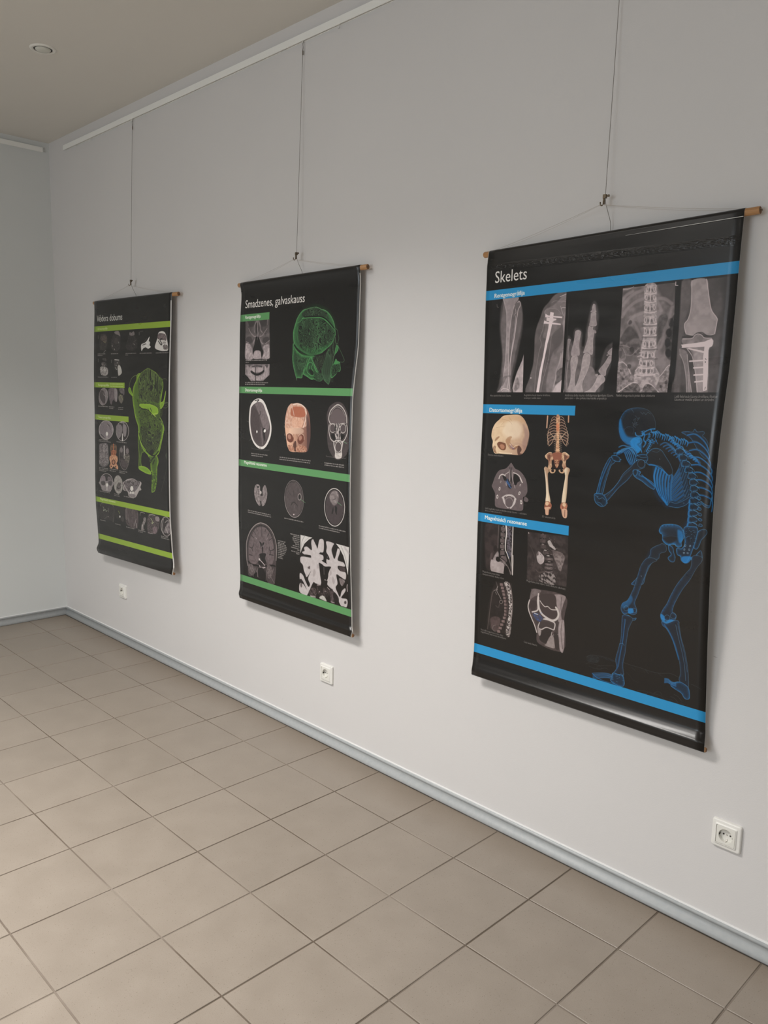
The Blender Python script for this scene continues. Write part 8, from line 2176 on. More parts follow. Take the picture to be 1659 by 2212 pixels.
ART3 = """
5|2630692|1|2.5|86,176 63,0 23,41 -7,32 -21,19 -67,-4 -9,-43|7 4340794 3 0 1
7|4601908|0.9|3|90,192 59,-8 19,20 -18,22 -37,-10 -26,-8|4 7234138 3 0 1
0|10526830|0.8|0.8|122,217 24,9|3 3 1
0|11183778|0.8|2|126,279 25,-12|4 4 1
0|11184294|0.8|0.8|54,183 1,17|3.4 3.4 1
0|11184294|0.8|0.8|57,314 1,17|3.4 3.4 1
0|11184294|0.8|0.8|223,321 1,16|3.4 3.4 1
0|11184294|0.8|0.8|544,178 1,15|3.4 3.4 1
5|2367520|1|2.5|260,166 53,2 18,27 -1,63 -35,19 -49,-4 -30,-23 6,-42|7 3946038 3 0 1
7|9866378|0.95|2|260,167 49,0 19,28 -22,-7 -42,-9|5 7892590 2 0 1
3|4866112|0.8|5|305,220 -3,8 -9,6 -13,2 -13,-3 -9,-6 -4,-8 3,-9 9,-5 13,-2 13,2 9,6
0|13815496|0.9|0.8|308,224 5,7|3.4 3.4 1
0|13815496|0.9|0.8|229,240 6,7|3.4 3.4 1
0|13815496|0.9|0.8|258,260 6,7|3.4 3.4 1
5|1973019|1|2.5|436,173 49,0 11,26 28,26 1,34 -52,17 -54,-7 -28,-19 26,-40|7 3419951 3 0 1
7|9866892|0.95|2|437,175 22,5 23,-8 11,18 -30,5 -28,-5|5 7761004 2 0 1
0|9208962|0.6|2|478,230 39,-12|2 2 1
0|6314070|0.7|2|502,249 -2,6 -8,4 -9,2 -10,-2 -8,-5 -3,-6 3,-6 7,-4 10,-2 10,2 7,5 3,6|2 2 1
0|13157566|0.8|0.8|485,238 10,6|3 3 1
0|7235172|0.6|0.8|398,253 21,16|2 2 1
0|8552058|0.8|0.8|551,175 35,-1|2 2 1
7|13552840|1|2.5|657,204 -6,21 13,9 -5,15 13,9 -25,9 -19,-4 -13,-3 -25,6 -15,12 -8,-22 6,-15 29,-5 24,-9|7 15131872 3 0 1
0|3288108|0.9|2|583,247 38,-6|4 4 1
0|7235686|0.6|4|626,215 -25,14 -18,9|5 5 1
0|1972762|0.8|2|619,260 4,18|5 5 1
3|14078669|1|1.2|754,184 63,6 34,80 -32,11 -54,-3 -50,-16 22,-44
7|7890024|0.8|3|754,191 60,5 13,30 -84,-8|5 3945012 3 0 1
0|1709590|0.9|1.6|750,230 25,18 12,-3 -22,-21 21,-5|6 6 1
0|14868186|0.95|0.8|757,185 57,7|5 5 1
7|9866378|0.9|2|799,252 42,0 4,21 -38,-1|3 3945524 4 0 1
3|5260870|0.7|2|817,237 -1,1 -1,1 -3,1 -2,-1 -2,-1 0,-1 0,-2 2,-1 2,0 2,0 2,1
3|5260870|0.7|2|808,256 0,1 -2,1 -2,0 -3,0 -1,-1 -1,-2 0,-1 2,-1 3,-1 2,1 2,1
3|5260870|0.7|2|804,241 -1,2 -2,1 -2,0 -2,0 -2,-1 -1,-2 1,-1 1,-1 3,-1 2,1 2,1
3|5260870|0.7|2|829,226 0,1 -2,1 -2,1 -3,-1 -2,-1 0,-1 0,-2 2,-1 2,0 3,0 1,1
3|5260870|0.7|2|820,246 0,2 -2,1 -2,0 -3,0 -2,-2 0,-1 0,-1 2,-2 2,0 3,1 2,1
3|5260870|0.7|2|804,237 0,1 -2,1 -2,1 -3,-1 -1,-1 -1,-1 0,-2 2,-1 3,0 2,0 2,1
3|5260870|0.7|2|824,240 0,1 -2,1 -2,1 -3,-1 -1,-1 -1,-1 0,-2 2,-1 2,0 3,0 2,1
3|5260870|0.7|2|824,229 0,1 -2,1 -2,1 -3,-1 -1,-1 -1,-2 0,-1 2,-1 2,0 3,0 2,1
7|7893616|0.8|3|108,313 44,-3 8,17 -37,-4|3 3946038 3 0 1
7|13486533|0.95|4|83,362 33,-6 60,10 8,26 -22,16 -60,-3 -19,-23|6 9208962 3 0 1
7|1972762|0.9|3|101,336 52,-3 8,23 -52,-4|4 9866892 4 0 1
7|2630436|0.95|2.5|265,319 53,3 15,31 22,39 -35,16 -12,-10 1,-45 -24,26 -22,-19|4 6314070 3 0 1
3|13157566|0.95|2|304,356 29,-3 22,37 -35,18 -10,-10
0|13551812|0.9|2|265,320 53,3|5 5 1
3|13552326|0.85|1.5|289,352 -1,1 -2,1 -2,0 -3,0 -1,-1 -1,-1 1,-2 1,-1 3,0 2,0 2,1
3|13552326|0.85|1.5|282,366 0,1 -2,1 -3,1 -2,-1 -2,-1 -1,-1 1,-1 2,-2 2,0 3,0 2,2
3|13552326|0.85|1.5|297,372 -1,2 -2,1 -2,0 -3,0 -2,-1 0,-2 0,-1 2,-1 3,0 2,0 2,1
3|13552326|0.85|1.5|302,337 0,2 -2,1 -2,0 -3,0 -2,-1 0,-2 0,-1 2,-1 2,-1 3,1 2,1
c|12498868|0.9|6|50.8 288.9 148.1 288.9 38
c|12498868|0.9|6|51.0 297.9 113.5 297.9 39
c|12498868|0.9|6|217.4 290.0 306.5 290.0 40
c|12498868|0.9|6|394.4 290.9 517.6 290.9 41
c|12498868|0.9|6|394.7 298.8 424.6 298.8 42
c|12498868|0.9|6|552.8 291.8 686.1 291.8 43
c|12498868|0.9|6|726.1 292.3 855.0 292.3 44
c|12498868|0.9|6|54.8 418.6 191.0 418.6 45
c|12498868|0.9|6|227.5 419.0 297.8 419.0 46
1|9613876|1|0.5|0,131 875,0 0,31 -875,0
t|Vēdera dobums|34.2 106.8 311.7 36.0|15263970|0.5|1
t|Ultrasonogrāfija|45.5 151.9 124.4 12.0|14148020|1|0.8
1|9613876|1|0.5|0,445 388,0 0,30 -388,0
t|Rentgenogrāfija|57.1 466.0 137.2 12.0|14607555|1|0.8
c|14148025|0.8|5|212.7 455.6 369.3 455.6 47
c|14148025|0.8|5|212.5 468.4 369.3 468.4 48
7|7892592|1|1.6|184,527 -14,24 -27,18 -33,6 -29,-7 -18,-18 -2,-25 15,-25 27,-18 32,-6 29,8 18,18|7 9866894 2.4 0 1
3|3287596|0.75|6|78,497 38,-7 28,26 -2,46 -37,-6 -29,-26
0|11840682|0.8|0.8|111,574 -14,-2 -13,-4 -10,-7 -7,-10 -4,-10 0,-12 4,-12 7,-11 10,-10 12,-9 14,-5 14,-3|2.4 2.4 1
0|12499124|0.7|0.8|119,503 10,13 30,8|3 3 1
7|7760494|1|2.5|198,479 94,-1 10,32 -13,42 -43,-9 -23,27 -21,-23 -9,-32|8 6050390 2.4 0 1
7|10524824|0.9|2|263,481 29,3 9,29 -12,39 -21,-16|6 9208964 2 0 1
7|7893104|1|2|324,479 59,-1 -1,37 -20,-10 -21,-2|5 5261898 3 0 1
7|6314580|1|2|319,516 42,-4 10,25 -25,23 -31,-22|5 7630436 2.4 0 1
0|11186276|0.8|0.8|330,506 37,34|3 3 1
c|12498868|0.9|6|50.9 583.4 181.8 583.4 49
c|12498868|0.9|6|191.5 583.5 262.4 583.5 50
c|12498868|0.9|6|196.2 592.3 247.6 592.3 51
c|12498868|0.9|6|309.1 584.2 369.2 584.2 52
c|12498868|0.9|6|308.8 593.7 368.9 593.7 53
1|9613876|1|0.5|0,628 429,0 0,31 -429,0
t|Datortomogrāfija|51.4 648.5 160.2 12.0|14607555|1|0.8
3|11577510|1|1.2|247,710 -8,21 -21,18 -31,14 -37,6 -37,-3 -31,-10 -21,-17 -7,-21 8,-22 22,-19 32,-13 37,-5 37,3 30,10 20,17
7|8418938|1|1.6|240,710 -7,20 -20,17 -29,13 -34,5 -34,-2 -30,-10 -19,-16 -6,-19 7,-21 21,-17 30,-13 34,-5 34,3 28,10 19,16|6 9208454 2.2 0 1
7|8550524|0.9|2|68,697 62,-29 45,5 -8,37 -31,34 -61,0|8 7892594 2 0 1
0|3945526|0.8|4|168,680 29,9 7,19|7 7 1
0|13157566|0.8|0.8|175,689 -7,-6|4 4 1
3|14999770|1|0.8|177,734 -2,6 -5,4 -8,2 -8,-1 -5,-4 -2,-6 2,-5 6,-5 8,-2 7,2 5,4
0|14473426|0.9|0.8|162,743 0,17|5 5 1
0|1972763|0.8|2|79,740 49,18|5 5 1
0|14144205|0.8|0.8|60,721 15,20|3 3 1
0|14144205|0.8|0.8|237,700 3,23|3 3 1
3|11577510|1|1.2|433,708 -7,21 -17,18 -25,14 -30,5 -29,-2 -26,-11 -16,-17 -6,-21 7,-22 17,-19 26,-12 30,-6 30,3 24,11 16,17
7|2235678|1|1.6|427,708 -5,20 -16,17 -24,13 -27,5 -28,-2 -24,-11 -15,-16 -5,-20 6,-20 16,-17 24,-12 28,-5 27,2 23,11 15,16|6 2893352 2.2 0 1
7|8814208|1|2|285,682 50,-6 21,25 -22,40 -29,12 -24,-32|6 7893106 2 0 1
7|8419450|1|2|364,672 35,5 6,26 -15,37 -27,-13|6 9208966 2 0 1
0|14868184|0.95|0.8|355,727 0,33|8 14 1
0|13157054|0.8|0.8|336,665 42,0|5 5 1
c|12498868|0.9|6|54.5 774.3 176.2 774.3 54
c|12498868|0.9|6|54.3 782.5 213.1 782.5 55
c|12498868|0.9|6|282.8 775.7 403.3 775.7 56
3|6314588|1|1.4|57,812 16,-17 84,-7 22,31 2,73 -20,25 -53,11 -46,-14 -6,-47
7|5524558|1|2|65,815 12,-17 76,-6 18,27 2,74 -19,18 -53,11 -31,-15 -6,-41|5 9866894 3.4 0 1
0|13551812|0.6|3|115,799 7,30 3,33|5 5 1
0|14473426|0.8|0.8|58,894 8,20|4 4 1
0|14473426|0.8|0.8|177,883 -2,20|4 4 1
0|13540982|0.9|0.8|245,792 -30,5 -11,14|3 2 1
0|13540982|0.9|0.8|245,792 29,2 9,12|3 2 1
0|13540982|0.9|0.8|244,799 -29,6 -11,13|3 2 1
0|13540982|0.9|0.8|244,799 29,3 10,11|3 2 1
0|13540982|0.9|0.8|244,807 -29,6 -11,12|3 2 1
0|13540982|0.9|0.8|244,807 29,2 10,12|3 2 1
0|13540982|0.9|0.8|244,814 -30,7 -10,12|3 2 1
0|13540982|0.9|0.8|244,814 29,3 10,11|3 2 1
0|13540982|0.9|0.8|244,821 -30,8 -10,11|3 2 1
0|13540982|0.9|0.8|244,821 29,4 10,10|3 2 1
0|12480072|0.95|0.8|244,789 -1,66|8 8 1
7|10507318|0.8|2|219,827 55,-4 -4,30 -55,4|4 13140570 3 0 1
7|14199430|1|1.4|196,861 34,-9 29,-1 29,4 5,23 -13,18 17,15 -4,17 -29,-5 -21,-8 -30,15 -22,-12 12,-20 -11,-16|6 11696216 2.4 0 1
3|4596248|0.95|2|265,890 -3,8 -9,6 -11,3 -12,-1 -9,-5 -3,-8 4,-8 9,-6 11,-3 12,1 8,6
7|13145716|1|0.8|255,891 -2,5 -5,5 -6,2 -7,-1 -5,-4 -1,-6 2,-5 5,-5 6,-2 7,1 5,4|3 9855046 3 0 1
3|2626576|1|0.8|221,916 -1,2 -3,2 -4,1 -3,0 -3,-2 -1,-2 1,-2 3,-1 4,-1 3,0 3,1
3|2626576|1|0.8|272,915 -1,2 -3,2 -3,1 -4,0 -3,-2 -1,-2 1,-2 3,-1 4,-1 3,0 3,1
7|2630179|1|1.6|314,811 26,-18 49,-4 35,12 12,42 -15,49 -35,32 -36,-1 -31,-27 -10,-39|6 4340282 3 0 1
0|9866892|0.8|0.8|318,817 -7,40 12,39 28,24 35,3 35,-34 14,-46|3 3 1
7|8551034|1|0.8|357,815 -2,8 -7,6 -9,2 -10,-1 -6,-5 -2,-8 2,-7 7,-6 9,-3 10,2 6,5|5 7235174 2 0 1
7|8550520|1|0.8|427,817 -2,9 -7,6 -9,3 -9,-2 -7,-5 -2,-8 3,-9 7,-6 9,-3 9,2 6,5|5 7235174 2 0 1
0|15526114|0.95|0.8|374,793 -2,67|7 7 1
7|3946036|0.9|2|374,843 56,-6 -1,39 -42,9|3 9867394 4 0 1
7|5918802|0.9|3|331,866 83,20 -21,25 -49,-10|5 4602942 2 0 1
c|12498868|0.9|6|55.7 936.5 177.3 936.5 57
c|12498868|0.9|6|55.5 945.0 179.3 945.0 58
c|12498868|0.9|6|55.3 953.1 151.4 953.1 59
c|12498868|0.9|6|192.2 934.8 293.1 934.8 60
c|12498868|0.9|6|192.0 944.8 271.2 944.8 61
c|12498868|0.9|6|308.8 938.2 407.5 938.2 62
c|12498868|0.9|6|308.6 947.1 378.0 947.1 63
3|11577510|1|1.2|231,1003 -7,18 -19,17 -28,13 -32,6 -33,0 -27,-8 -18,-14 -5,-18 7,-19 19,-17 28,-13 33,-6 32,1 27,8 17,14
7|2235678|1|1.6|225,1003 -6,18 -18,15 -26,12 -30,6 -30,0 -25,-8 -17,-13 -5,-17 7,-18 18,-16 26,-11 30,-6 30,1 25,8 16,13|6 2893352 2.2 0 1
7|7892082|1|2|72,995 42,-17 23,12 -10,42 -46,14|6 9208452 3 0 1
7|8550522|1|2|167,981 45,3 5,40 -44,0|5 5918806 3 0 1
3|14868184|1|0.8|165,1028 -3,6 -4,5 -7,2 -6,-1 -5,-4 -1,-5 2,-6 5,-5 6,-2 7,1 4,4
7|9866894|0.95|2|89,1045 121,-14 -9,27 -98,9|5 8551034 2 0 1
0|14868184|0.9|0.8|153,1040 -1,17|5 5 1
7|11183776|1|1.4|349,1004 -2,19 -10,17 -16,13 -20,6 -21,-1 -19,-8 -13,-15 -6,-18 2,-19 10,-18 16,-12 20,-6 21,1 18,9 14,14|7 9209474 2.4 0 1
7|2367263|0.95|3|299,997 29,-9 2,36 -27,26 -28,-11 8,-17|5 6577242 3 0 1
7|11183776|1|1.4|349,1010 -2,20 -10,17 -17,13 -20,6 -20,-1 -19,-9 -13,-15 -6,-18 2,-20 10,-17 16,-13 20,-6 21,2 18,8 13,15|7 9209474 2.4 0 1
7|2367263|0.95|3|299,1003 32,4 -13,28 -36,9 -6,-19|5 7893102 3 0 1
0|4603966|0.8|2|326,1024 -1,5 -3,5 -3,5 -5,4 -6,3 -7,2 -7,1 -6,-1 -6,-1 -5,-3 -5,-3 -2,-5|3 3 1
7|8551036|1|1.4|60,1016 173,-14 -9,31 -19,8 -8,23 -90,1 -7,-18 -34,-11|6 9866894 2 0 1
3|3288109|0.8|3|79,1015 50,-5 -1,21 -39,3
3|3946040|0.8|3|174,1007 45,-4 -9,24 -30,-1
3|14868184|1|0.8|169,1027 -2,6 -5,4 -7,2 -7,0 -5,-4 -1,-5 2,-6 5,-4 7,-2 7,1 5,3
0|14999770|0.95|0.8|155,1042 -1,16|6 6 1
3|11182752|1|1.4|362,1008 22,-25 42,-13 55,-4 47,15 24,24 -3,21 -182,17
7|4602942|1|2|373,1011 25,-26 83,-15 47,17 12,22 -7,19 -151,13|5 9866894 4 0 1
3|14999770|1|0.8|416,997 -2,4 -3,4 -5,1 -5,0 -4,-3 -1,-4 2,-5 3,-3 5,-2 5,1 4,3
0|1841176|0.9|2|419,984 34,7 41,-7|5 5 1
3|11577510|1|1.4|363,991 190,-16 -3,36 -25,31 -35,28 -68,0 -13,-21 -27,-23
7|3945526|1|2|373,990 168,-14 -7,26 -42,33 -28,6 -41,4 -34,-20|5 8551036 4 0 1
3|14868184|1|0.8|473,1021 -3,7 -7,6 -9,3 -8,-1 -7,-5 -2,-7 3,-8 7,-5 9,-3 9,1 6,5
3|14473426|1|0.8|452,1045 -2,4 -3,3 -5,2 -5,-1 -3,-2 -1,-4 1,-3 4,-3 5,-2 4,1 4,2
3|14473426|1|0.8|477,1044 -1,4 -4,2 -5,2 -4,-1 -4,-2 -1,-3 2,-4 3,-3 5,-2 5,1 3,2
7|7892596|0.9|2|511,1014 -3,8 -7,5 -9,3 -9,-1 -6,-5 -2,-7 3,-7 7,-6 9,-3 8,2 7,4|4 6577248 2 0 1
7|9208964|1|0.8|422,1056 69,-3 -4,16 -58,0|4 7893104 2 0 1
c|12498868|0.9|6|58.4 1074.2 188.7 1074.2 64
c|12498868|0.9|6|242.5 1074.1 305.3 1074.1 65
c|12498868|0.9|6|242.0 1083.0 311.9 1083.0 66
c|12498868|0.9|6|360.0 1076.9 477.4 1076.9 67
7|1972762|1|2|55,1154 28,-14 121,-6 32,16 -5,55 -20,36 -36,-10 -130,4|7 3156522 2.6 0 1
0|9866892|0.7|0.8|58,1161 25,-20 61,-8|3 3 1
0|7235172|0.8|2|204,1134 32,19 -9,52 -17,33|4 4 1
0|11845285|0.85|0.8|96,1161 9,12 -9,12 28,-10 6,10 16,-7|4 4 1
0|11187360|0.8|0.8|160,1164 0,21|4 4 1
0|8551546|0.7|0.8|100,1229 24,-6 13,-12|3 3 1
3|9866892|1|0.8|158,1213 -1,1 -3,2 -3,1 -3,0 -2,-1 0,-2 1,-2 2,-1 3,-1 3,0 2,1
7|2104347|0.95|3|255,1141 107,-1 -9,64 -17,19 -27,-7 -63,-13|6 3025192 2 0 1
0|9872730|0.9|0.8|288,1166 12,14|4 4 1
3|14868186|1|0.8|308,1196 -2,4 -3,2 -3,2 -3,-1 -2,-2 0,-3 1,-4 3,-3 3,-1 3,1 2,2
7|3682866|0.9|3|349,1205 -4,8 -7,6 -9,4 -8,-2 -6,-5 -1,-7 4,-8 7,-7 9,-3 8,1 6,5|5 4603968 2 0 1
7|4339256|1|1.6|380,1138 133,3 -14,96 -95,2 -32,-20|5 6049874 3 1.4 3
0|11840680|0.7|0.8|383,1138 -12,78|3 3 1
0|9212552|0.8|2|397,1193 10,25|4 4 1
0|1709590|0.8|2|399,1226 -32,-20|5 5 1
0|10524308|0.8|2|494,1189 -27,42|5 5 1
0|9866892|0.6|0.8|459,1140 -2,46|2 2 1
0|13157054|0.8|2|493,1215 3,24|5 5 1
0|11840680|0.8|2|541,1164 5,-14 17,-6 33,2|4 4 1
7|9866892|1|2|583,1172 20,-4 4,14 -23,29 -16,15 15,14 -37,5 7,-31 20,-21|5 6314072 3.4 0 1
0|14473428|0.8|0.8|564,1213 4,13|5 5 1
7|2893094|1|1.6|631,1154 58,-10 68,8 -10,52 -39,40 -90,2|4 6313046 4 0 1
7|9865868|1|1.6|756,1155 1,7 -5,7 -9,5 -13,1 -11,-2 -7,-5 -1,-8 5,-7 10,-5 12,-1 11,2|6 8813180 2 0 1
0|12499634|0.8|0.8|647,1150 29,-6 32,1|5 5 1
0|12238998|0.85|0.8|661,1166 17,14 -8,14 20,-9|5 5 1
7|7232610|0.9|2|680,1212 45,-2 -17,34 -32,1|4 9206398 3 0 1
3|10524822|1|1.4|879,1182 -6,28 -19,23 -27,12 -29,-2 -23,-16 -10,-25 6,-28 20,-23 27,-12 29,2 22,16
7|2367264|1|1.6|872,1183 -5,26 -17,21 -24,11 -25,-2 -20,-15 -8,-24 5,-25 17,-21 23,-11 26,2 19,15|6 3682866 3 0 1
0|13157054|0.8|1.6|800,1154 -17,39 7,38|4 4 1
0|11182752|0.8|0.8|816,1171 20,-12 24,0|5 5 1
7|6313562|0.95|2|834,1175 31,-10 6,49 -50,13 -24,-4|5 9866894 3.4 0 1
0|13551812|0.8|1.6|819,1195 20,36|4 4 1
c|12498868|0.9|6|43.6 1245.9 112.6 1245.9 68
c|12498868|0.9|6|235.4 1247.8 303.8 1247.8 69
c|12498868|0.9|6|369.1 1250.4 464.0 1250.4 70
c|12498868|0.9|6|508.3 1251.1 594.2 1251.1 71
c|12498868|0.9|6|509.1 1259.5 560.1 1259.5 72
c|12498868|0.9|6|618.4 1252.3 673.4 1252.3 73
c|12498868|0.9|6|762.7 1252.9 832.9 1252.9 74
c|12498868|0.9|6|761.5 1261.7 848.1 1261.7 75
1|9613876|1|0.5|0,1108 875,0 0,30 -875,0
t|Magnētiskā rezonanse|61.0 1122.5 193.2 12.0|14607555|1|0.8
1|9613876|1|0.5|0,1329 875,0 0,31 -875,0
1|1051916|1|0.5|0,1360 875,0 0,80 -875,0
35|9748012|1|0.8|546,395 21,1 -7,9 -21,8 -10,13 -4,-18|1.3 5 4611102 9876058 0
0|8427092|0.9|1.4|546,404 -39,3 -35,13 -22,24 -11,30|3 3 1
35|9748012|1|0.8|435,474 19,-2 18,25 12,20 -20,-6 -29,-17|1.3 6 6588452 9876058 0
0|4610596|0.8|0.8|484,517 6,-54|2 2 1
35|9748012|1|0.8|543,714 13,33 24,33 20,29 -7,4 -21,11 -8,42 6,27 -32,5 4,-65 -8,-74|1.2 5 2898968 9876058 0.4
35|9748012|1|0.8|538,895 39,-6 42,3 28,8 27,15 -2,12 -47,-1 -55,-10 -29,-8|1.3 8 7115304 9876058 0
35|9748012|1|0.8|601,802 41,25 26,38 6,47 13,6 -9,95 13,9 28,-16 18,-52 5,-67 14,-35 -19,-31 -40,-5 -55,-3|1.4 8 4217372 9876058 0.1
7|7247400|0.8|3|687,924 48,-10 -2,67 -35,37 -16,-12|7 2898964 3 0 1
35|9748012|1|0.8|478,517 15,-54 21,-23 22,-27 34,-20 55,-20 27,-5 47,12 40,13 27,19 33,13 7,35 -13,51 -13,46 -10,52 29,31 20,38 -14,40 -20,47 -21,41 -34,18 -41,6 -40,-4 -49,-20 -34,-32 -23,-60 -7,-40 -25,-36 -20,-54|1.4 10 4875808 9876058 0.1
3|2635800|0.6|5|780,512 19,-46 6,-38 -26,-16 -10,16 -2,65
11|1186314|0.8|8|535,530 28,12 204,15 6,65 -211,-6 -18,-33|16 9878598 5 0 1
11|790025|0.97|8|543,440 27,-44 55,-21 27,-6 47,13 47,17 33,29 20,32 -19,39 -13,45 -94,-4 -110,-4 -13,-47|26 9218138 5 1.57 3.4
11|921610|0.9|6|564,489 69,-4 81,2 47,12 -1,45 -86,-11 -111,-4|22 9219152 5 1.5 2.4
0|8429134|0.55|0.8|608,406 1,19 2,19|2 2 1
0|8429134|0.55|0.8|643,497 -8,13 12,24|2 2 1
0|8429134|0.55|0.8|650,402 -4,12 -1,27|2 2 1
0|8429134|0.55|0.8|600,518 7,11 -11,22|2 2 1
0|8429134|0.55|0.8|559,452 8,11 -5,14|2 2 1
0|8429134|0.55|0.8|687,518 -6,10 -6,24|2 2 1
0|8429134|0.55|0.8|557,402 0,19 -2,12|2 2 1
0|8429134|0.55|0.8|699,403 2,11 2,30|2 2 1
0|8429134|0.55|0.8|566,471 2,11 -9,32|2 2 1
0|8429134|0.55|0.8|778,407 4,18 -10,16|2 2 1
0|8429134|0.55|0.8|563,443 4,16 4,9|2 2 1
0|8429134|0.55|0.8|634,514 1,15 -5,28|2 2 1
0|8429134|0.55|0.8|685,392 5,13 -7,14|2 2 1
0|8429134|0.55|0.8|656,436 -8,16 -3,23|2 2 1
0|8429134|0.55|0.8|559,504 6,14 0,14|2 2 1
0|8429134|0.55|0.8|722,450 -5,19 3,11|2 2 1
0|8429134|0.55|0.8|749,442 3,11 6,16|2 2 1
0|8429134|0.55|0.8|565,532 -7,20 19,15|2 2 1
0|8429134|0.55|0.8|556,399 -6,13 9,29|2 2 1
0|8429134|0.55|0.8|635,410 1,11 -12,23|2 2 1
0|8429134|0.55|0.8|712,399 -1,17 8,13|2 2 1
0|8429134|0.55|0.8|754,414 4,17 7,15|2 2 1
0|8429134|0.55|0.8|576,397 1,11 3,14|2 2 1
0|8429134|0.55|0.8|731,421 -9,12 8,22|2 2 1
0|8429134|0.55|0.8|643,415 0,19 1,22|2 2 1
0|8429134|0.55|0.8|559,535 8,15 -8,19|2 2 1
0|8429134|0.55|0.8|759,399 3,15 -8,21|2 2 1
0|8429134|0.55|0.8|717,404 4,14 -3,21|2 2 1
0|8429134|0.55|0.8|566,478 -3,18 -5,21|2 2 1
0|8429134|0.55|0.8|721,479 7,10 -5,24|2 2 1
0|8429134|0.55|0.8|709,448 -8,11 11,15|2 2 1
0|8429134|0.55|0.8|568,441 0,16 -12,23|2 2 1
0|8429134|0.55|0.8|631,503 -10,19 12,23|2 2 1
0|8429134|0.55|0.8|777,507 -7,14 0,24|2 2 1
0|8429134|0.55|0.8|598,422 -8,11 20,31|2 2 1
0|8429134|0.55|0.8|640,497 -1,15 -3,20|2 2 1
0|8429134|0.55|0.8|608,427 1,12 -2,29|2 2 1
0|8429134|0.55|0.8|558,405 6,10 -12,30|2 2 1
0|8429134|0.55|0.8|692,421 -8,13 3,26|2 2 1
0|8429134|0.55|0.8|775,501 7,18 2,22|2 2 1
0|8429134|0.55|0.8|772,403 -3,12 6,20|2 2 1
0|8429134|0.55|0.8|634,511 -2,12 -5,20|2 2 1
0|8429134|0.55|0.8|694,471 -1,12 -2,17|2 2 1
0|8429134|0.55|0.8|593,469 -6,17 11,8|2 2 1
0|8429134|0.55|0.8|697,438 -1,16 8,24|2 2 1
0|8429134|0.55|0.8|720,420 1,13 -13,20|2 2 1
0|8429134|0.55|0.8|662,514 -4,18 4,7|2 2 1
0|8429134|0.55|0.8|717,430 1,11 -13,30|2 2 1
0|8429134|0.55|0.8|563,411 -7,11 16,32|2 2 1
0|8429134|0.55|0.8|702,446 8,15 -17,21|2 2 1
0|8429134|0.55|0.8|636,429 -3,13 -5,22|2 2 1
0|8429134|0.55|0.8|751,471 -9,16 -3,16|2 2 1
0|8429134|0.55|0.8|751,486 7,17 -13,8|2 2 1
0|8429134|0.55|0.8|658,487 -5,14 11,16|2 2 1
0|8429134|0.55|0.8|692,468 8,10 -17,28|2 2 1
0|8429134|0.55|0.8|706,403 -7,12 9,29|2 2 1
0|8429134|0.55|0.8|604,419 3,14 6,29|2 2 1
0|8429134|0.55|0.8|766,491 0,10 8,20|2 2 1
0|8429134|0.55|0.8|661,480 9,16 2,26|2 2 1
0|8429134|0.55|0.8|573,441 8,18 5,9|2 2 1
0|8429134|0.55|0.8|676,524 0,16 12,10|2 2 1
0|8429134|0.55|0.8|566,514 2,12 7,17|2 2 1
0|8429134|0.55|0.8|584,433 -9,14 17,18|2 2 1
0|8429134|0.55|0.8|771,395 -6,12 8,15|2 2 1
0|8429134|0.55|0.8|706,464 2,18 6,23|2 2 1
0|8429134|0.55|0.8|589,445 9,13 -15,19|2 2 1
0|8429134|0.55|0.8|595,513 3,11 10,22|2 2 1
0|8429134|0.55|0.8|613,478 8,14 -22,14|2 2 1
0|8429134|0.55|0.8|567,467 -3,18 -5,5|2 2 1
0|8429134|0.55|0.8|660,407 -3,12 -5,24|2 2 1
0|9877588|0.6|0.8|766,676 4,5 13,8|2 2 1
0|9877588|0.6|0.8|573,751 -8,4 -13,15|2 2 1
0|9877588|0.6|0.8|719,676 2,8 -19,9|2 2 1
0|9877588|0.6|0.8|718,778 -12,8 11,10|2 2 1
0|9877588|0.6|0.8|646,733 11,5 -11,14|2 2 1
0|9877588|0.6|0.8|573,793 -5,6 -4,12|2 2 1
0|9877588|0.6|0.8|681,746 -11,10 24,5|2 2 1
0|9877588|0.6|0.8|616,663 -1,4 20,8|2 2 1
0|9877588|0.6|0.8|770,644 4,8 2,4|2 2 1
0|9877588|0.6|0.8|572,696 -3,10 23,9|2 2 1
0|9877588|0.6|0.8|775,641 -12,6 -7,3|2 2 1
0|9877588|0.6|0.8|692,650 3,6 -12,14|2 2 1
0|9877588|0.6|0.8|607,774 0,8 -16,10|2 2 1
0|9877588|0.6|0.8|757,647 -1,7 0,9|2 2 1
0|9877588|0.6|0.8|706,669 5,8 -7,7|2 2 1
0|9877588|0.6|0.8|704,698 -12,6 23,9|2 2 1
0|9877588|0.6|0.8|584,703 2,7 -17,9|2 2 1
0|9877588|0.6|0.8|717,707 11,7 -31,5|2 2 1
0|9877588|0.6|0.8|718,628 13,7 -2,1|2 2 1
0|9877588|0.6|0.8|567,775 1,6 0,11|2 2 1
0|9877588|0.6|0.8|647,752 -9,11 17,0|2 2 1
0|9877588|0.6|0.8|669,771 -5,8 21,10|2 2 1
0|9877588|0.6|0.8|622,758 3,8 -21,5|2 2 1
0|9877588|0.6|0.8|664,759 -2,4 -11,14|2 2 1
0|9877588|0.6|0.8|755,712 -11,9 26,1|2 2 1
0|9877588|0.6|0.8|672,666 -13,9 -1,0|2 2 1
0|9877588|0.6|0.8|761,629 7,8 -17,4|2 2 1
0|9877588|0.6|0.8|615,743 13,7 -13,7|2 2 1
0|9877588|0.6|0.8|655,742 -6,5 14,4|2 2 1
0|9877588|0.6|0.8|776,738 -8,4 12,4|2 2 1
0|9877588|0.6|0.8|675,721 8,5 -6,12|2 2 1
0|9877588|0.6|0.8|597,677 9,6 9,2|2 2 1
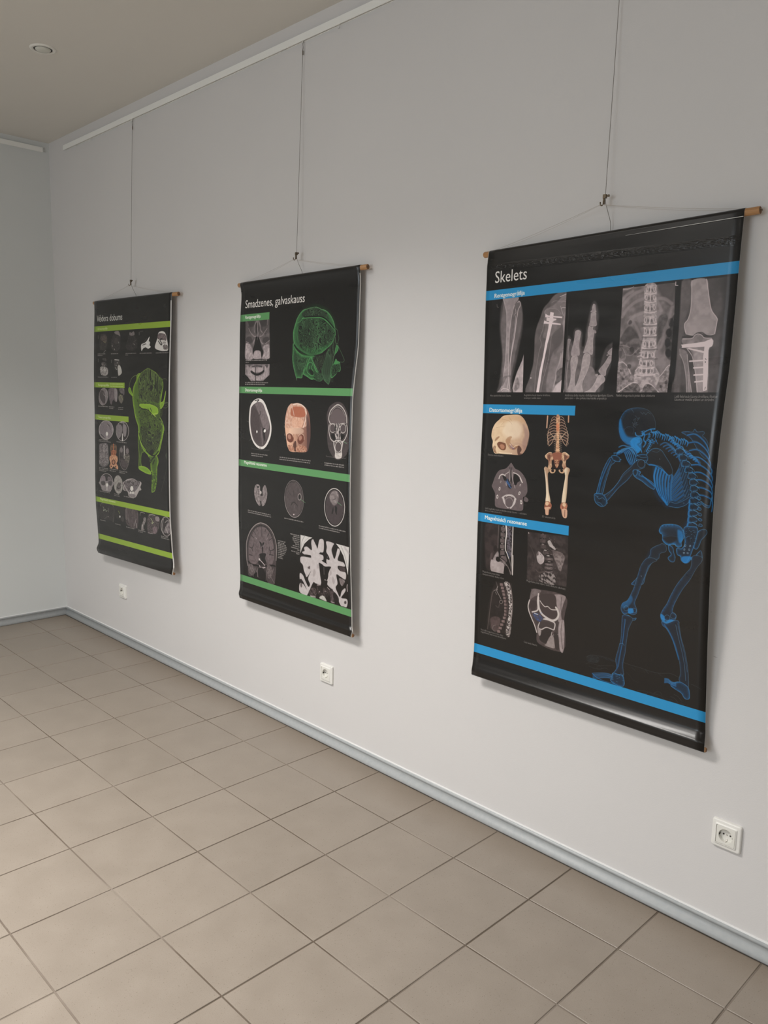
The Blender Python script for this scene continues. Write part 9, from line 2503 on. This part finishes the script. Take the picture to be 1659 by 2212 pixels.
0|9877588|0.6|0.8|586,683 -1,6 -11,7|2 2 1
0|9877588|0.6|0.8|756,775 3,5 0,4|2 2 1
0|9877588|0.6|0.8|580,760 -7,5 20,3|2 2 1
0|9877588|0.6|0.8|620,644 10,7 -24,1|2 2 1
0|9877588|0.6|0.8|760,635 6,7 -2,5|2 2 1
0|9877588|0.6|0.8|658,665 4,4 -5,6|2 2 1
0|9877588|0.6|0.8|646,774 1,7 5,-1|2 2 1
0|9877588|0.6|0.8|733,766 7,6 7,12|2 2 1
0|9877588|0.6|0.8|628,646 -4,3 -7,5|2 2 1
0|9877588|0.6|0.8|570,690 -14,7 28,9|2 2 1
0|9877588|0.6|0.8|578,748 -9,9 15,5|2 2 1
0|9877588|0.6|0.8|660,789 -8,9 -5,-1|2 2 1
0|9877588|0.6|0.8|615,624 9,4 -6,6|2 2 1
0|9877588|0.6|0.8|644,755 1,5 9,3|2 2 1
0|9877588|0.6|0.8|576,742 9,8 -1,11|2 2 1
0|9877588|0.6|0.8|764,711 -9,7 6,9|2 2 1
0|9877588|0.6|0.8|644,629 -9,5 18,11|2 2 1
0|9877588|0.6|0.8|682,671 7,6 -7,3|2 2 1
0|9877588|0.6|0.8|779,688 -1,5 -1,8|2 2 1
0|9877588|0.6|0.8|659,747 -5,8 11,0|2 2 1
0|9877588|0.6|0.8|743,625 -6,9 -9,2|2 2 1
0|9877588|0.6|0.8|655,783 13,4 -8,13|2 2 1
0|9877588|0.6|0.8|678,670 -9,4 -9,4|2 2 1
0|9877588|0.6|0.8|722,717 -12,10 32,1|2 2 1
0|9877588|0.6|0.8|645,771 4,8 -18,9|2 2 1
0|9877588|0.6|0.8|664,626 -13,5 2,5|2 2 1
0|9877588|0.6|0.8|761,681 -8,5 -10,8|2 2 1
0|9877588|0.6|0.8|659,630 0,5 -20,8|2 2 1
3|789514|0.9|2|680,455 21,6 -7,20 -23,-7
35|9748012|1|0.8|556,559 49,-4 68,1 54,9 26,12 -3,26 -57,5 -54,-18 -49,-12 -28,-2|1.2 7 8694322 11849070 0
0|790280|1|2|559,572 24,10 49,2 41,15 20,9|6 6 1
0|11849060|0.9|0.8|679,609 74,-9|3 3 1
0|922120|0.9|0.8|673,576 13,16|5 5 1
0|1976334|0.8|0.8|646,577 13,13|4 4 1
0|1054216|0.9|0.8|686,605 27,12|2.4 2.4 1
0|11061328|0.9|0.8|686,602 39,12 11,9|2.4 2.4 1
0|1054216|0.9|0.8|686,605 38,20|2.4 2.4 1
0|11061328|0.9|0.8|686,602 50,20 5,8|2.4 2.4 1
0|1054216|0.9|0.8|686,605 48,27|2.4 2.4 1
0|11061328|0.9|0.8|686,602 60,27 0,7|2.4 2.4 1
11|1054218|0.95|5|555,616 49,-8 82,10 80,4 33,31 -20,34 -93,-3 -83,-3 -42,-18|20 9878598 5 0 1
11|790025|0.97|5|561,683 56,-6 82,10 80,6 0,43 -21,44 -48,26 -61,3 -48,-20 -27,-39|30 9219152 5 0 1
0|790280|1|2|550,714 13,33 31,32 41,28 48,17 40,-3 34,-22|7 7 1
0|11062608|0.9|0.8|539,704 7,27 27,39 48,31|3 3 1
0|10535760|0.9|1.4|783,641 22,38 -13,40 -20,43 -21,35|3 3 1
0|922120|0.8|0.8|799,647 0,39 -14,46|3 3 1
3|790025|0.95|2|656,812 34,-22 17,19 -24,15
0|922120|0.9|3|668,865 21,-21 28,-15|8 8 1
0|922120|0.9|3|695,870 18,-21|8 8 1
0|922120|0.9|3|655,839 14,13|8 8 1
0|8558170|0.8|0.8|792,425 39,-4 19,10|2 2 1
35|7244850|1|0.8|796,441 12,0 1,28 -13,1|1.2 4 4610594 9876058 0
35|9748012|1|0.8|780,547 26,-10 10,-13 19,-42 -3,29 -16,42 -17,16 -19,7|1.2 6 7246378 9876058 0
0|8558176|0.85|0.8|806,569 32,1 23,-12 -7,-16 -29,4 -13,10|2 2 1
0|7900250|0.8|0.8|852,552 -2,3 -5,2 -7,1 -7,-1 -5,-2 -2,-3 2,-2 5,-3 7,-1 7,1 5,2 2,3|1.6 1.6 1
0|6586930|0.8|0.8|799,576 0,22 -13,23|2 2 1
0|6318676|0.8|0.8|799,637 26,41 19,38 7,39 -8,39 4,39 -6,46 -28,68 -31,63|2 2 1
3|4609088|0.7|3|829,815 17,-14 -1,32
1|12499895|1|0.5|-2,0 5,0 0,1440 -5,0
1|12499895|1|0.5|864,30 13,0 0,1410 -13,0
"""
pr = Print(875, 1440, .9); draw(pr, ART3); IMG3 = pr.image("print_3")

# ---------------------------------------------------------------- banners
# every table: per height station v -> (x, distance from the wall, z) of the left and of the right edge
VST = [0,.012,.03,.06,.1,.15,.2,.27,.34,.41,.5,.6,.7,.8,.88,.93,.955,.967,.975,.980,.985,.993,1.]
TAB = {
 'b1': [[[3.5133,3.5126,3.5116,3.5109,3.5102,3.5107,3.5112,3.5119,3.5125,3.5120,3.5114,3.5107,3.5114,3.5122,3.5128,3.5131,3.5123,3.5143,3.5169,3.5183,3.5190,3.5187,3.5170], [0.0380,0.0387,0.0398,0.0400,0.0399,0.0391,0.0383,0.0371,0.0360,0.0365,0.0372,0.0380,0.0368,0.0356,0.0346,0.0341,0.0348,0.0391,0.0438,0.0467,0.0496,0.0506,0.0480], [1.9874,1.9703,1.9446,1.9017,1.8446,1.7731,1.7017,1.6017,1.5017,1.4017,1.2731,1.1303,0.9874,0.8446,0.7303,0.6589,0.6231,0.6060,0.5946,0.5874,0.5803,0.5689,0.5589]],
    [[4.3367,4.3379,4.3378,4.3372,4.3368,4.3379,4.3383,4.3388,4.3361,4.3339,4.3325,4.3332,4.3352,4.3376,4.3399,4.3413,4.3429,4.3443,4.3470,4.3491,4.3513,4.3505,4.3496], [0.0380,0.0397,0.0404,0.0412,0.0427,0.0458,0.0495,0.0547,0.0611,0.0650,0.0650,0.0589,0.0496,0.0390,0.0297,0.0238,0.0220,0.0220,0.0281,0.0335,0.0388,0.0364,0.0340], [2.0094,1.9920,1.9658,1.9222,1.8640,1.7913,1.7186,1.6168,1.5150,1.4132,1.2823,1.1369,0.9915,0.8461,0.7297,0.6570,0.6206,0.6032,0.5916,0.5843,0.5770,0.5654,0.5552]]],
 'b2': [[[2.0995,2.1007,2.1016,2.1002,2.0984,2.0973,2.0971,2.0967,2.0964,2.0960,2.0953,2.0946,2.0938,2.0948,2.0958,2.0964,2.0938,2.0925,2.0929,2.0946,2.0963,2.0982,2.0992], [0.0380,0.0339,0.0305,0.0330,0.0363,0.0390,0.0408,0.0432,0.0456,0.0480,0.0486,0.0493,0.0499,0.0475,0.0454,0.0441,0.0440,0.0440,0.0461,0.0497,0.0533,0.0545,0.0520], [1.9928,1.9755,1.9495,1.9063,1.8486,1.7765,1.7044,1.6034,1.5025,1.4015,1.2718,1.1275,0.9833,0.8391,0.7238,0.6517,0.6156,0.5983,0.5868,0.5796,0.5723,0.5608,0.5507]],
    [[2.8935,2.8936,2.8936,2.8931,2.8925,2.8918,2.8911,2.8874,2.8847,2.8853,2.8861,2.8872,2.8885,2.8897,2.8904,2.8908,2.8909,2.8909,2.8915,2.8965,2.8998,2.8936,2.8883], [0.0380,0.0344,0.0301,0.0311,0.0323,0.0339,0.0354,0.0457,0.0550,0.0580,0.0618,0.0626,0.0599,0.0560,0.0509,0.0477,0.0466,0.0462,0.0464,0.0495,0.0518,0.0498,0.0480], [1.9995,1.9820,1.9558,1.9122,1.8540,1.7812,1.7084,1.6065,1.5047,1.4028,1.2718,1.1263,0.9807,0.8352,0.7188,0.6460,0.6096,0.5922,0.5805,0.5732,0.5660,0.5543,0.5441]]],
 'b3': [[[0.6350,0.6324,0.6293,0.6271,0.6249,0.6248,0.6248,0.6247,0.6252,0.6263,0.6253,0.6229,0.6205,0.6199,0.6238,0.6263,0.6283,0.6272,0.6246,0.6230,0.6214,0.6247,0.6294], [0.0380,0.0360,0.0343,0.0361,0.0386,0.0418,0.0450,0.0495,0.0525,0.0536,0.0555,0.0578,0.0602,0.0611,0.0579,0.0560,0.0560,0.0584,0.0623,0.0647,0.0671,0.0662,0.0640], [1.9992,1.9816,1.9552,1.9113,1.8527,1.7795,1.7063,1.6038,1.5013,1.3988,1.2671,1.1206,0.9742,0.8278,0.7107,0.6374,0.6008,0.5833,0.5716,0.5642,0.5569,0.5452,0.5350]],
    [[1.5056,1.5052,1.5048,1.5040,1.5032,1.5027,1.5023,1.5017,1.5015,1.5017,1.5018,1.5012,1.5004,1.5004,1.5026,1.5039,1.5118,1.5191,1.5241,1.5211,1.5164,1.5090,1.5025], [0.0380,0.0386,0.0394,0.0408,0.0430,0.0468,0.0507,0.0560,0.0595,0.0618,0.0647,0.0657,0.0664,0.0656,0.0610,0.0581,0.0580,0.0624,0.0656,0.0653,0.0645,0.0632,0.0620], [1.9913,1.9741,1.9482,1.9052,1.8477,1.7759,1.7041,1.6035,1.5030,1.4024,1.2732,1.1295,0.9859,0.8423,0.7274,0.6556,0.6197,0.6024,0.5909,0.5837,0.5766,0.5651,0.5550]]],
}

def edge(T, v):
    # smooth interpolation of the stations
    i = min(max(int(np.searchsorted(VST, v, side='right')) - 1, 0), len(VST) - 2)
    t = (v - VST[i]) / (VST[i + 1] - VST[i])
    out = []
    for a in range(3):
        A = T[a]
        def sl(k):
            if k <= 0 or k >= len(VST) - 1: return 0 if a == 1 else (A[min(k + 1, len(VST) - 1)] - A[max(k - 1, 0)]) / (VST[min(k + 1, len(VST) - 1)] - VST[max(k - 1, 0)])
            return (A[k + 1] - A[k - 1]) / (VST[k + 1] - VST[k - 1])
        d = VST[i + 1] - VST[i]
        h00 = 2 * t ** 3 - 3 * t ** 2 + 1; h10 = t ** 3 - 2 * t ** 2 + t; h01 = 1 - h00; h11 = t ** 3 - t ** 2
        if a == 2: out.append(A[i] * (1 - t) + A[i + 1] * t)
        else: out.append(h00 * A[i] + h10 * d * sl(i) + h01 * A[i + 1] + h11 * d * sl(i + 1))
    return out
def surf(key, u, v):
    A = edge(TAB[key][0], v); B = edge(TAB[key][1], v)
    x, d, z = [a * (1 - u) + b * u for a, b in zip(A, B)]
    return Vector((x, -d, z))
M_wood = mat('dowel_wood', L3(178, 130, 84), .45)
def wood():
    m = M_wood; tc = N(m, 'ShaderNodeTexCoord'); mp = N(m, 'ShaderNodeMapping'); mp.inputs['Scale'].default_value = (6, 90, 90)
    nz = N(m, 'ShaderNodeTexNoise'); nz.inputs['Scale'].default_value = 4; K(m, tc.outputs['Object'], mp.inputs[0]); K(m, mp.outputs[0], nz.inputs['Vector'])
    r = N(m, 'ShaderNodeValToRGB'); r.color_ramp.elements[0].color = L3(150, 104, 66); r.color_ramp.elements[1].color = L3(206, 158, 106); K(m, nz.outputs['Fac'], r.inputs[0]); K(m, r.outputs[0], bsdf(m).inputs['Base Color'])
wood()
M_end = mat('dowel_end', L3(128, 92, 62), .7)
M_cable = mat('steel_cable', L3(128, 122, 116), .45, .3); M_clip = mat('blackened_steel', L3(120, 108, 92), .32, .9)
M_nylon = mat('clear_nylon', L3(190, 184, 178), .3); M_hem = mat('white_vinyl_edge', (.72, .71, .69, 1), .5)
M_back = mat('white_vinyl_back', (.74, .73, .71, 1), .5)
def print_mat(name, img, dented):
    m = mat(name, (0, 0, 0, 1), .34, spec=.42)
    bsdf(m).inputs['Coat Weight'].default_value = .25; bsdf(m).inputs['Coat Roughness'].default_value = .2
    t = N(m, 'ShaderNodeTexImage'); t.image = img; t.interpolation = 'Cubic'; t.extension = 'EXTEND'
    uv = N(m, 'ShaderNodeUVMap'); uv.uv_map = 'UVMap'; K(m, uv.outputs[0], t.inputs[0]); K(m, t.outputs[0], bsdf(m).inputs['Base Color'])
    tc = N(m, 'ShaderNodeTexCoord'); mp = N(m, 'ShaderNodeMapping'); mp.inputs['Scale'].default_value = (1.2, 1, 6)
    n1 = N(m, 'ShaderNodeTexNoise'); n1.inputs['Scale'].default_value = 3.2; n1.inputs['Detail'].default_value = 2
    K(m, tc.outputs['Object'], mp.inputs[0]); K(m, mp.outputs[0], n1.inputs['Vector'])
    n2 = N(m, 'ShaderNodeTexNoise'); n2.inputs['Scale'].default_value = 900; n2.inputs['Detail'].default_value = 1; K(m, tc.outputs['Object'], n2.inputs['Vector'])
    bp = N(m, 'ShaderNodeBump'); bp.inputs['Strength'].default_value = .3; bp.inputs['Distance'].default_value = .004; K(m, n1.outputs['Fac'], bp.inputs['Height'])
    bp2 = N(m, 'ShaderNodeBump'); bp2.inputs['Strength'].default_value = .22; bp2.inputs['Distance'].default_value = .0006; K(m, n2.outputs['Fac'], bp2.inputs['Height']); K(m, bp.outputs[0], bp2.inputs['Normal'])
    last = bp2
    if dented:      # row of little creases pressed into the vinyl under the upper dowel
        mp3 = N(m, 'ShaderNodeMapping'); mp3.inputs['Scale'].default_value = (95, 1, 230); K(m, tc.outputs['Object'], mp3.inputs[0])
        n3 = N(m, 'ShaderNodeTexNoise'); n3.inputs['Scale'].default_value = 1; n3.inputs['Detail'].default_value = 1; K(m, mp3.outputs[0], n3.inputs['Vector'])
        sp = N(m, 'ShaderNodeSeparateXYZ'); K(m, tc.outputs['Object'], sp.inputs[0])
        dz = N(m, 'ShaderNodeMath', operation='ADD'); dz.inputs[1].default_value = .058; K(m, sp.outputs['Z'], dz.inputs[0])
        ab = N(m, 'ShaderNodeMath', operation='ABSOLUTE'); K(m, dz.outputs[0], ab.inputs[0])
        mk = N(m, 'ShaderNodeMapRange'); mk.inputs['From Min'].default_value = .004; mk.inputs['From Max'].default_value = .013; mk.inputs['To Min'].default_value = 1; mk.inputs['To Max'].default_value = 0
        K(m, ab.outputs[0], mk.inputs['Value'])
        mu = N(m, 'ShaderNodeMath', operation='MULTIPLY'); K(m, n3.outputs['Fac'], mu.inputs[0]); K(m, mk.outputs[0], mu.inputs[1])
        b3 = N(m, 'ShaderNodeBump'); b3.inputs['Strength'].default_value = .7; b3.inputs['Distance'].default_value = .004; K(m, mu.outputs[0], b3.inputs['Height']); K(m, bp2.outputs[0], b3.inputs['Normal']); last = b3
    K(m, last.outputs[0], bsdf(m).inputs['Normal'])
    rr = N(m, 'ShaderNodeMapRange'); rr.inputs['From Min'].default_value = .3; rr.inputs['From Max'].default_value = .7; rr.inputs['To Min'].default_value = .26; rr.inputs['To Max'].default_value = .38
    K(m, n1.outputs['Fac'], rr.inputs['Value']); K(m, rr.outputs[0], bsdf(m).inputs['Roughness'])
    return m
RR = .0098
BLAB = {
 'b1': ('large black anatomy banner with blue stripes and a blue skeleton, headed Skelets', 'nearest, with the blue striped banner'),
 'b2': ('black anatomy banner with green stripes and a green brain in a head, headed Smadzenes, galvaskauss', ''),
 'b3': ('black anatomy banner with lime stripes and a lime opened torso, headed Vēdera dobums', '')}
ENDS = {'b1': (.024, .036), 'b2': (.022, .034), 'b3': (.022, .048)}
CLIP = {'b1': (3.931, 2.097, 3.926), 'b2': (2.503, 2.079, 2.506), 'b3': (1.077, 2.079, 1.086)}
WLAB = {'b1': 'thin steel hanging cable with clip above the blue striped banner', 'b2': 'thin steel hanging cable with clip above the green striped banner', 'b3': 'thin steel hanging cable with clip above the lime striped banner'}
def banner(key, img):
    TL, TR = TAB[key]
    W_ = TR[0][0] - TL[0][0]
    mid = surf(key, .5, 0)
    t = thing('hanging_banner', BLAB[key][0], 'banner', (mid.x, 0, mid.z), 'anatomy banners on the wall')
    M = print_mat('printed_vinyl', img, key == 'b1')
    o0 = Vector(t.location)
    NU = 28
    us = [k / NU for k in range(NU + 1)]
    vs = [0.0, .004, .008] + list(np.linspace(.012, .96, 60)) + list(np.linspace(.9625, 1, 26))
    bm = bmesh.new(); uvl = bm.loops.layers.uv.new('UVMap')
    grid = []; vv = []
    # the sheet wraps over the upper dowel: back flap, over the top, then the face, then round the lower dowel
    for a in [-1.6 + .15 * k_ for k_ in range(11)]:
        row = []
        for u in us:
            c = surf(key, u, 0) + Vector((0, RR + .0012, 0))
            # a=0 is the front tangent; negative goes up and over the dowel to the back
            ph = a / 1.6 * math.pi
            row.append(c + Vector((0, -(RR + .0012) * math.cos(ph), -(RR + .0012) * math.sin(ph))))
        grid.append(row); vv.append(0)
    wob = {'b1': 1, 'b2': .6, 'b3': .6}[key]
    for v in vs:
        row = []
        for u in us:
            q = surf(key, u, v)
            f = math.sin(math.pi * v)
            if v <= .001: pass
            # soft waves of the hanging vinyl near the upper edge
            q.y += wob * .0012 * math.sin(9 * u + 3) * math.exp(-((v - .05) / .03) ** 2) - wob * .0016 * math.cos(5 * u) * math.exp(-((v - .03) / .018) ** 2)
            q.y += .0012 * math.sin(u * 7 + v * 5) * f
            row.append(q)
        grid.append(row); vv.append(v)
    for a in (.3, .6, .9, 1.2, 1.5, 1.8, 2.1, 2.5, 3.1):
        row = []
        for u in us:
            c = surf(key, u, 1) + Vector((0, RR * .72 + .0012, 0))
            row.append(c + Vector((0, -(RR * .72 + .0012) * math.cos(a), -(RR * .72 + .0012) * math.sin(a))))
        grid.append(row); vv.append(1)
    vt = [[bm.verts.new(q - o0) for q in row] for row in grid]
    for i in range(len(vt) - 1):
        for k in range(NU):
            f = bm.faces.new((vt[i][k], vt[i + 1][k], vt[i + 1][k + 1], vt[i][k + 1]))
            for lp, (uu, v_) in zip(f.loops, ((us[k], vv[i]), (us[k], vv[i + 1]), (us[k + 1], vv[i + 1]), (us[k + 1], vv[i]))):
                lp[uvl].uv = (uu, 1 - v_)
    me = bpy.data.meshes.new('printed_sheet'); bm.to_mesh(me); bm.free()
    for f in me.polygons: f.use_smooth = True
    me.materials.append(M); me.materials.append(M_back)
    sh = link_mesh('printed_sheet', me, None, t)
    sd = sh.modifiers.new('thick', 'SOLIDIFY'); sd.thickness = .0007; sd.offset = -1; sd.material_offset = 1; sd.material_offset_rim = 1
    # dowels
    for nm, v, r in (('top_dowel', 0, RR), ('bottom_dowel', 1, RR * .72)):
        A = surf(key, 0, v) + Vector((0, r + .0012, 0)); B = surf(key, 1, v) + Vector((0, r + .0012, 0)); d = (B - A).normalized()
        e0, e1 = (ENDS[key] if v == 0 else (.001, .003))
        A -= d * e0; B += d * e1
        bm = bmesh.new(); c = .0015
        tube(bm, [A - o0, A + d * c - o0, B - d * c - o0, B - o0], [r - .0012, r, r, r - .0012], 20)
        o = obj(nm, bm, M_wood, t, True)
        o.data.materials.append(M_end); o.data.polygons[len(o.data.polygons) - 2].material_index = 1; o.data.polygons[len(o.data.polygons) - 1].material_index = 1
        for f in o.data.polygons:
            if len(f.vertices) > 4: f.material_index = 1; f.use_smooth = False
        if v == 0: TA, TB = A, B
    # a small nail with its loop at each end of the upper dowel, and the nylon cord up to the clip
    cx, cz, _ = CLIP[key]; hook = Vector((cx - .009, -.043, cz - .0135))
    for P_, s in ((TA, -1), (TB, 1)):
        bm = bmesh.new(); q = P_ - o0; tube(bm, [q - Vector((s * .004, 0, 0)), q + Vector((s * .004, 0, 0)), q + Vector((s * .0041, 0, 0)), q + Vector((s * .0052, 0, 0))], [.0011, .0011, .0026, .0026], 10); obj('nail', bm, M_clip, t)
    for P_, s in ((TA, -1), (TB, 1)):
        bm = bmesh.new(); a = P_ + Vector((s * .001, 0, .003)) - o0; b = hook - o0
        pts = [a.lerp(b, k / 8) + Vector((0, 0, -.004 * math.sin(math.pi * k / 8))) for k in range(9)]
        tube(bm, pts, .00055, 6)
        tube(bm, [pp + Vector((0, .004, -.0035 * math.sin(math.pi * k / 8) - .002 * (1 - k / 8))) for k, pp in enumerate(pts)], .00045, 6)
        obj('nylon_cord', bm, M_nylon, t)
    if key == 'b1':      # cut edge of the folded over hem
        bm = bmesh.new(); pts = []
        for k in range(25):
            u = .60 + .399 * k / 24; q = surf(key, u, .0095) - o0; q.y -= .0022; q.z += .002 * u; pts.append(q)
        tube(bm, pts, [.0002 + .0006 * min(1, k / 16) for k in range(25)], 6); obj('hem_edge', bm, M_hem, sh)['label'] = 'thin white cut edge of the folded hem'
    # cable
    w = thing('hanging_cable', WLAB[key], 'cable', (CLIP[key][2], 0, 2.912), 'cables holding the banners')
    o0 = Vector(w.location)
    bm = bmesh.new(); xt = CLIP[key][2]
    top = Vector((xt, -.007, 2.914)); cl = Vector((cx, -.034, cz + .006)); sl = Vector((xt + (cx - xt) * .06, -.009, 2.872))
    pts = [sl.lerp(cl, k / 10) for k in range(11)]
    pts += [Vector((cx + .003, -.034, cz - .012)), Vector((cx + .0075, -.030, cz - .030)), Vector((cx + .0095, -.013, cz - .06)), Vector((cx + .010, -.007, 1.990)), Vector((cx + .010, -.004, 1.95))]
    tube(bm, [q - o0 for q in pts], .00085, 8); obj('cable', bm, M_cable, w, True)
    bm = bmesh.new()
    for s in (-1, 1):
        tube(bm, [q - o0 for q in (top + Vector((s * .002, 0, -.004)), Vector((xt + s * .0042, -.0075, 2.898)), Vector((xt + s * .003, -.008, 2.886)), sl + Vector((s * .0007, 0, 0)))], .0008, 6)
    obj('cable_loop', bm, M_cable, w, True)
    bm = bmesh.new(); box(bm, -.0021, -.0098, -.052, .0021, -.0066, -.036); bevel(bm, .0006, 1); obj('ferrule', bm, M_clip, w)
    bm = bmesh.new(); box(bm, -.0018, -.0105, -.006, .0018, -.0045, .006); bevel(bm, .0005, 1); obj('rail_hook', bm, M_rail, w)
    # clip: folded plate with screw on the cable, J shaped hook under it
    bm = bmesh.new(); c0 = Vector((cx, -.034, cz)) - o0
    def bx(a, b, c, d, e, f):
        b_ = bmesh.new(); box(b_, a, b, c, d, e, f); bevel(b_, .0004, 1)
        vm = {v: bm.verts.new(v.co + c0) for v in b_.verts}
        for f_ in b_.faces: bm.faces.new([vm[v] for v in f_.verts])
        b_.free()
    bx(-.0065, -.004, .004, .004, .004, .015)
    bx(-.0060, -.0032, -.012, -.0012, .0032, .006)
    body = obj('clip_body', bm, M_clip, w)
    bm = bmesh.new(); tube(bm, [c0 + Vector((.004, 0, .0095)), c0 + Vector((.0095, 0, .0100)), c0 + Vector((.0096, 0, .0100)), c0 + Vector((.0125, 0, .0102))], [.0026, .0026, .0036, .0036], 12); obj('clamp_screw', bm, M_clip, body, False)
    bm = bmesh.new(); tube(bm, [c0 + Vector((-.003, -.001, .0)), c0 + Vector((-.0035, -.003, -.012)), c0 + Vector((-.006, -.006, -.0165)), c0 + Vector((-.0095, -.008, -.0150)), c0 + Vector((-.0105, -.008, -.0095)), c0 + Vector((-.0105, -.008, -.006))], [.0019] * 6, 10); obj('hook', bm, M_clip, body, True)
    return t
for k_, ld in (('b1', IMG1), ('b2', IMG2), ('b3', IMG3)): banner(k_, ld)

# spare hooks left in the rail
for x, lab in ((.407, 'spare little rail hook nearest the corner of the room'), (.600, 'spare little rail hook second from the corner'), (2.725, 'spare little rail hook right of the middle cable')):
    t = thing('rail_hook', lab, 'hook', (x, 0, 2.912), 'spare hooks in the picture rail')
    bm = bmesh.new(); box(bm, -.0016, -.0095, -.004, .0016, -.0050, .006); bevel(bm, .0004, 1); obj('slider', bm, M_rail, t)
    bm = bmesh.new(); tube(bm, [(0, -.007, -.003), (0, -.007, -.010), (0, -.0085, -.0145), (.0, -.0115, -.0150), (.0, -.0135, -.0115)], .0011, 8); obj('hook', bm, M_rail, t, True)
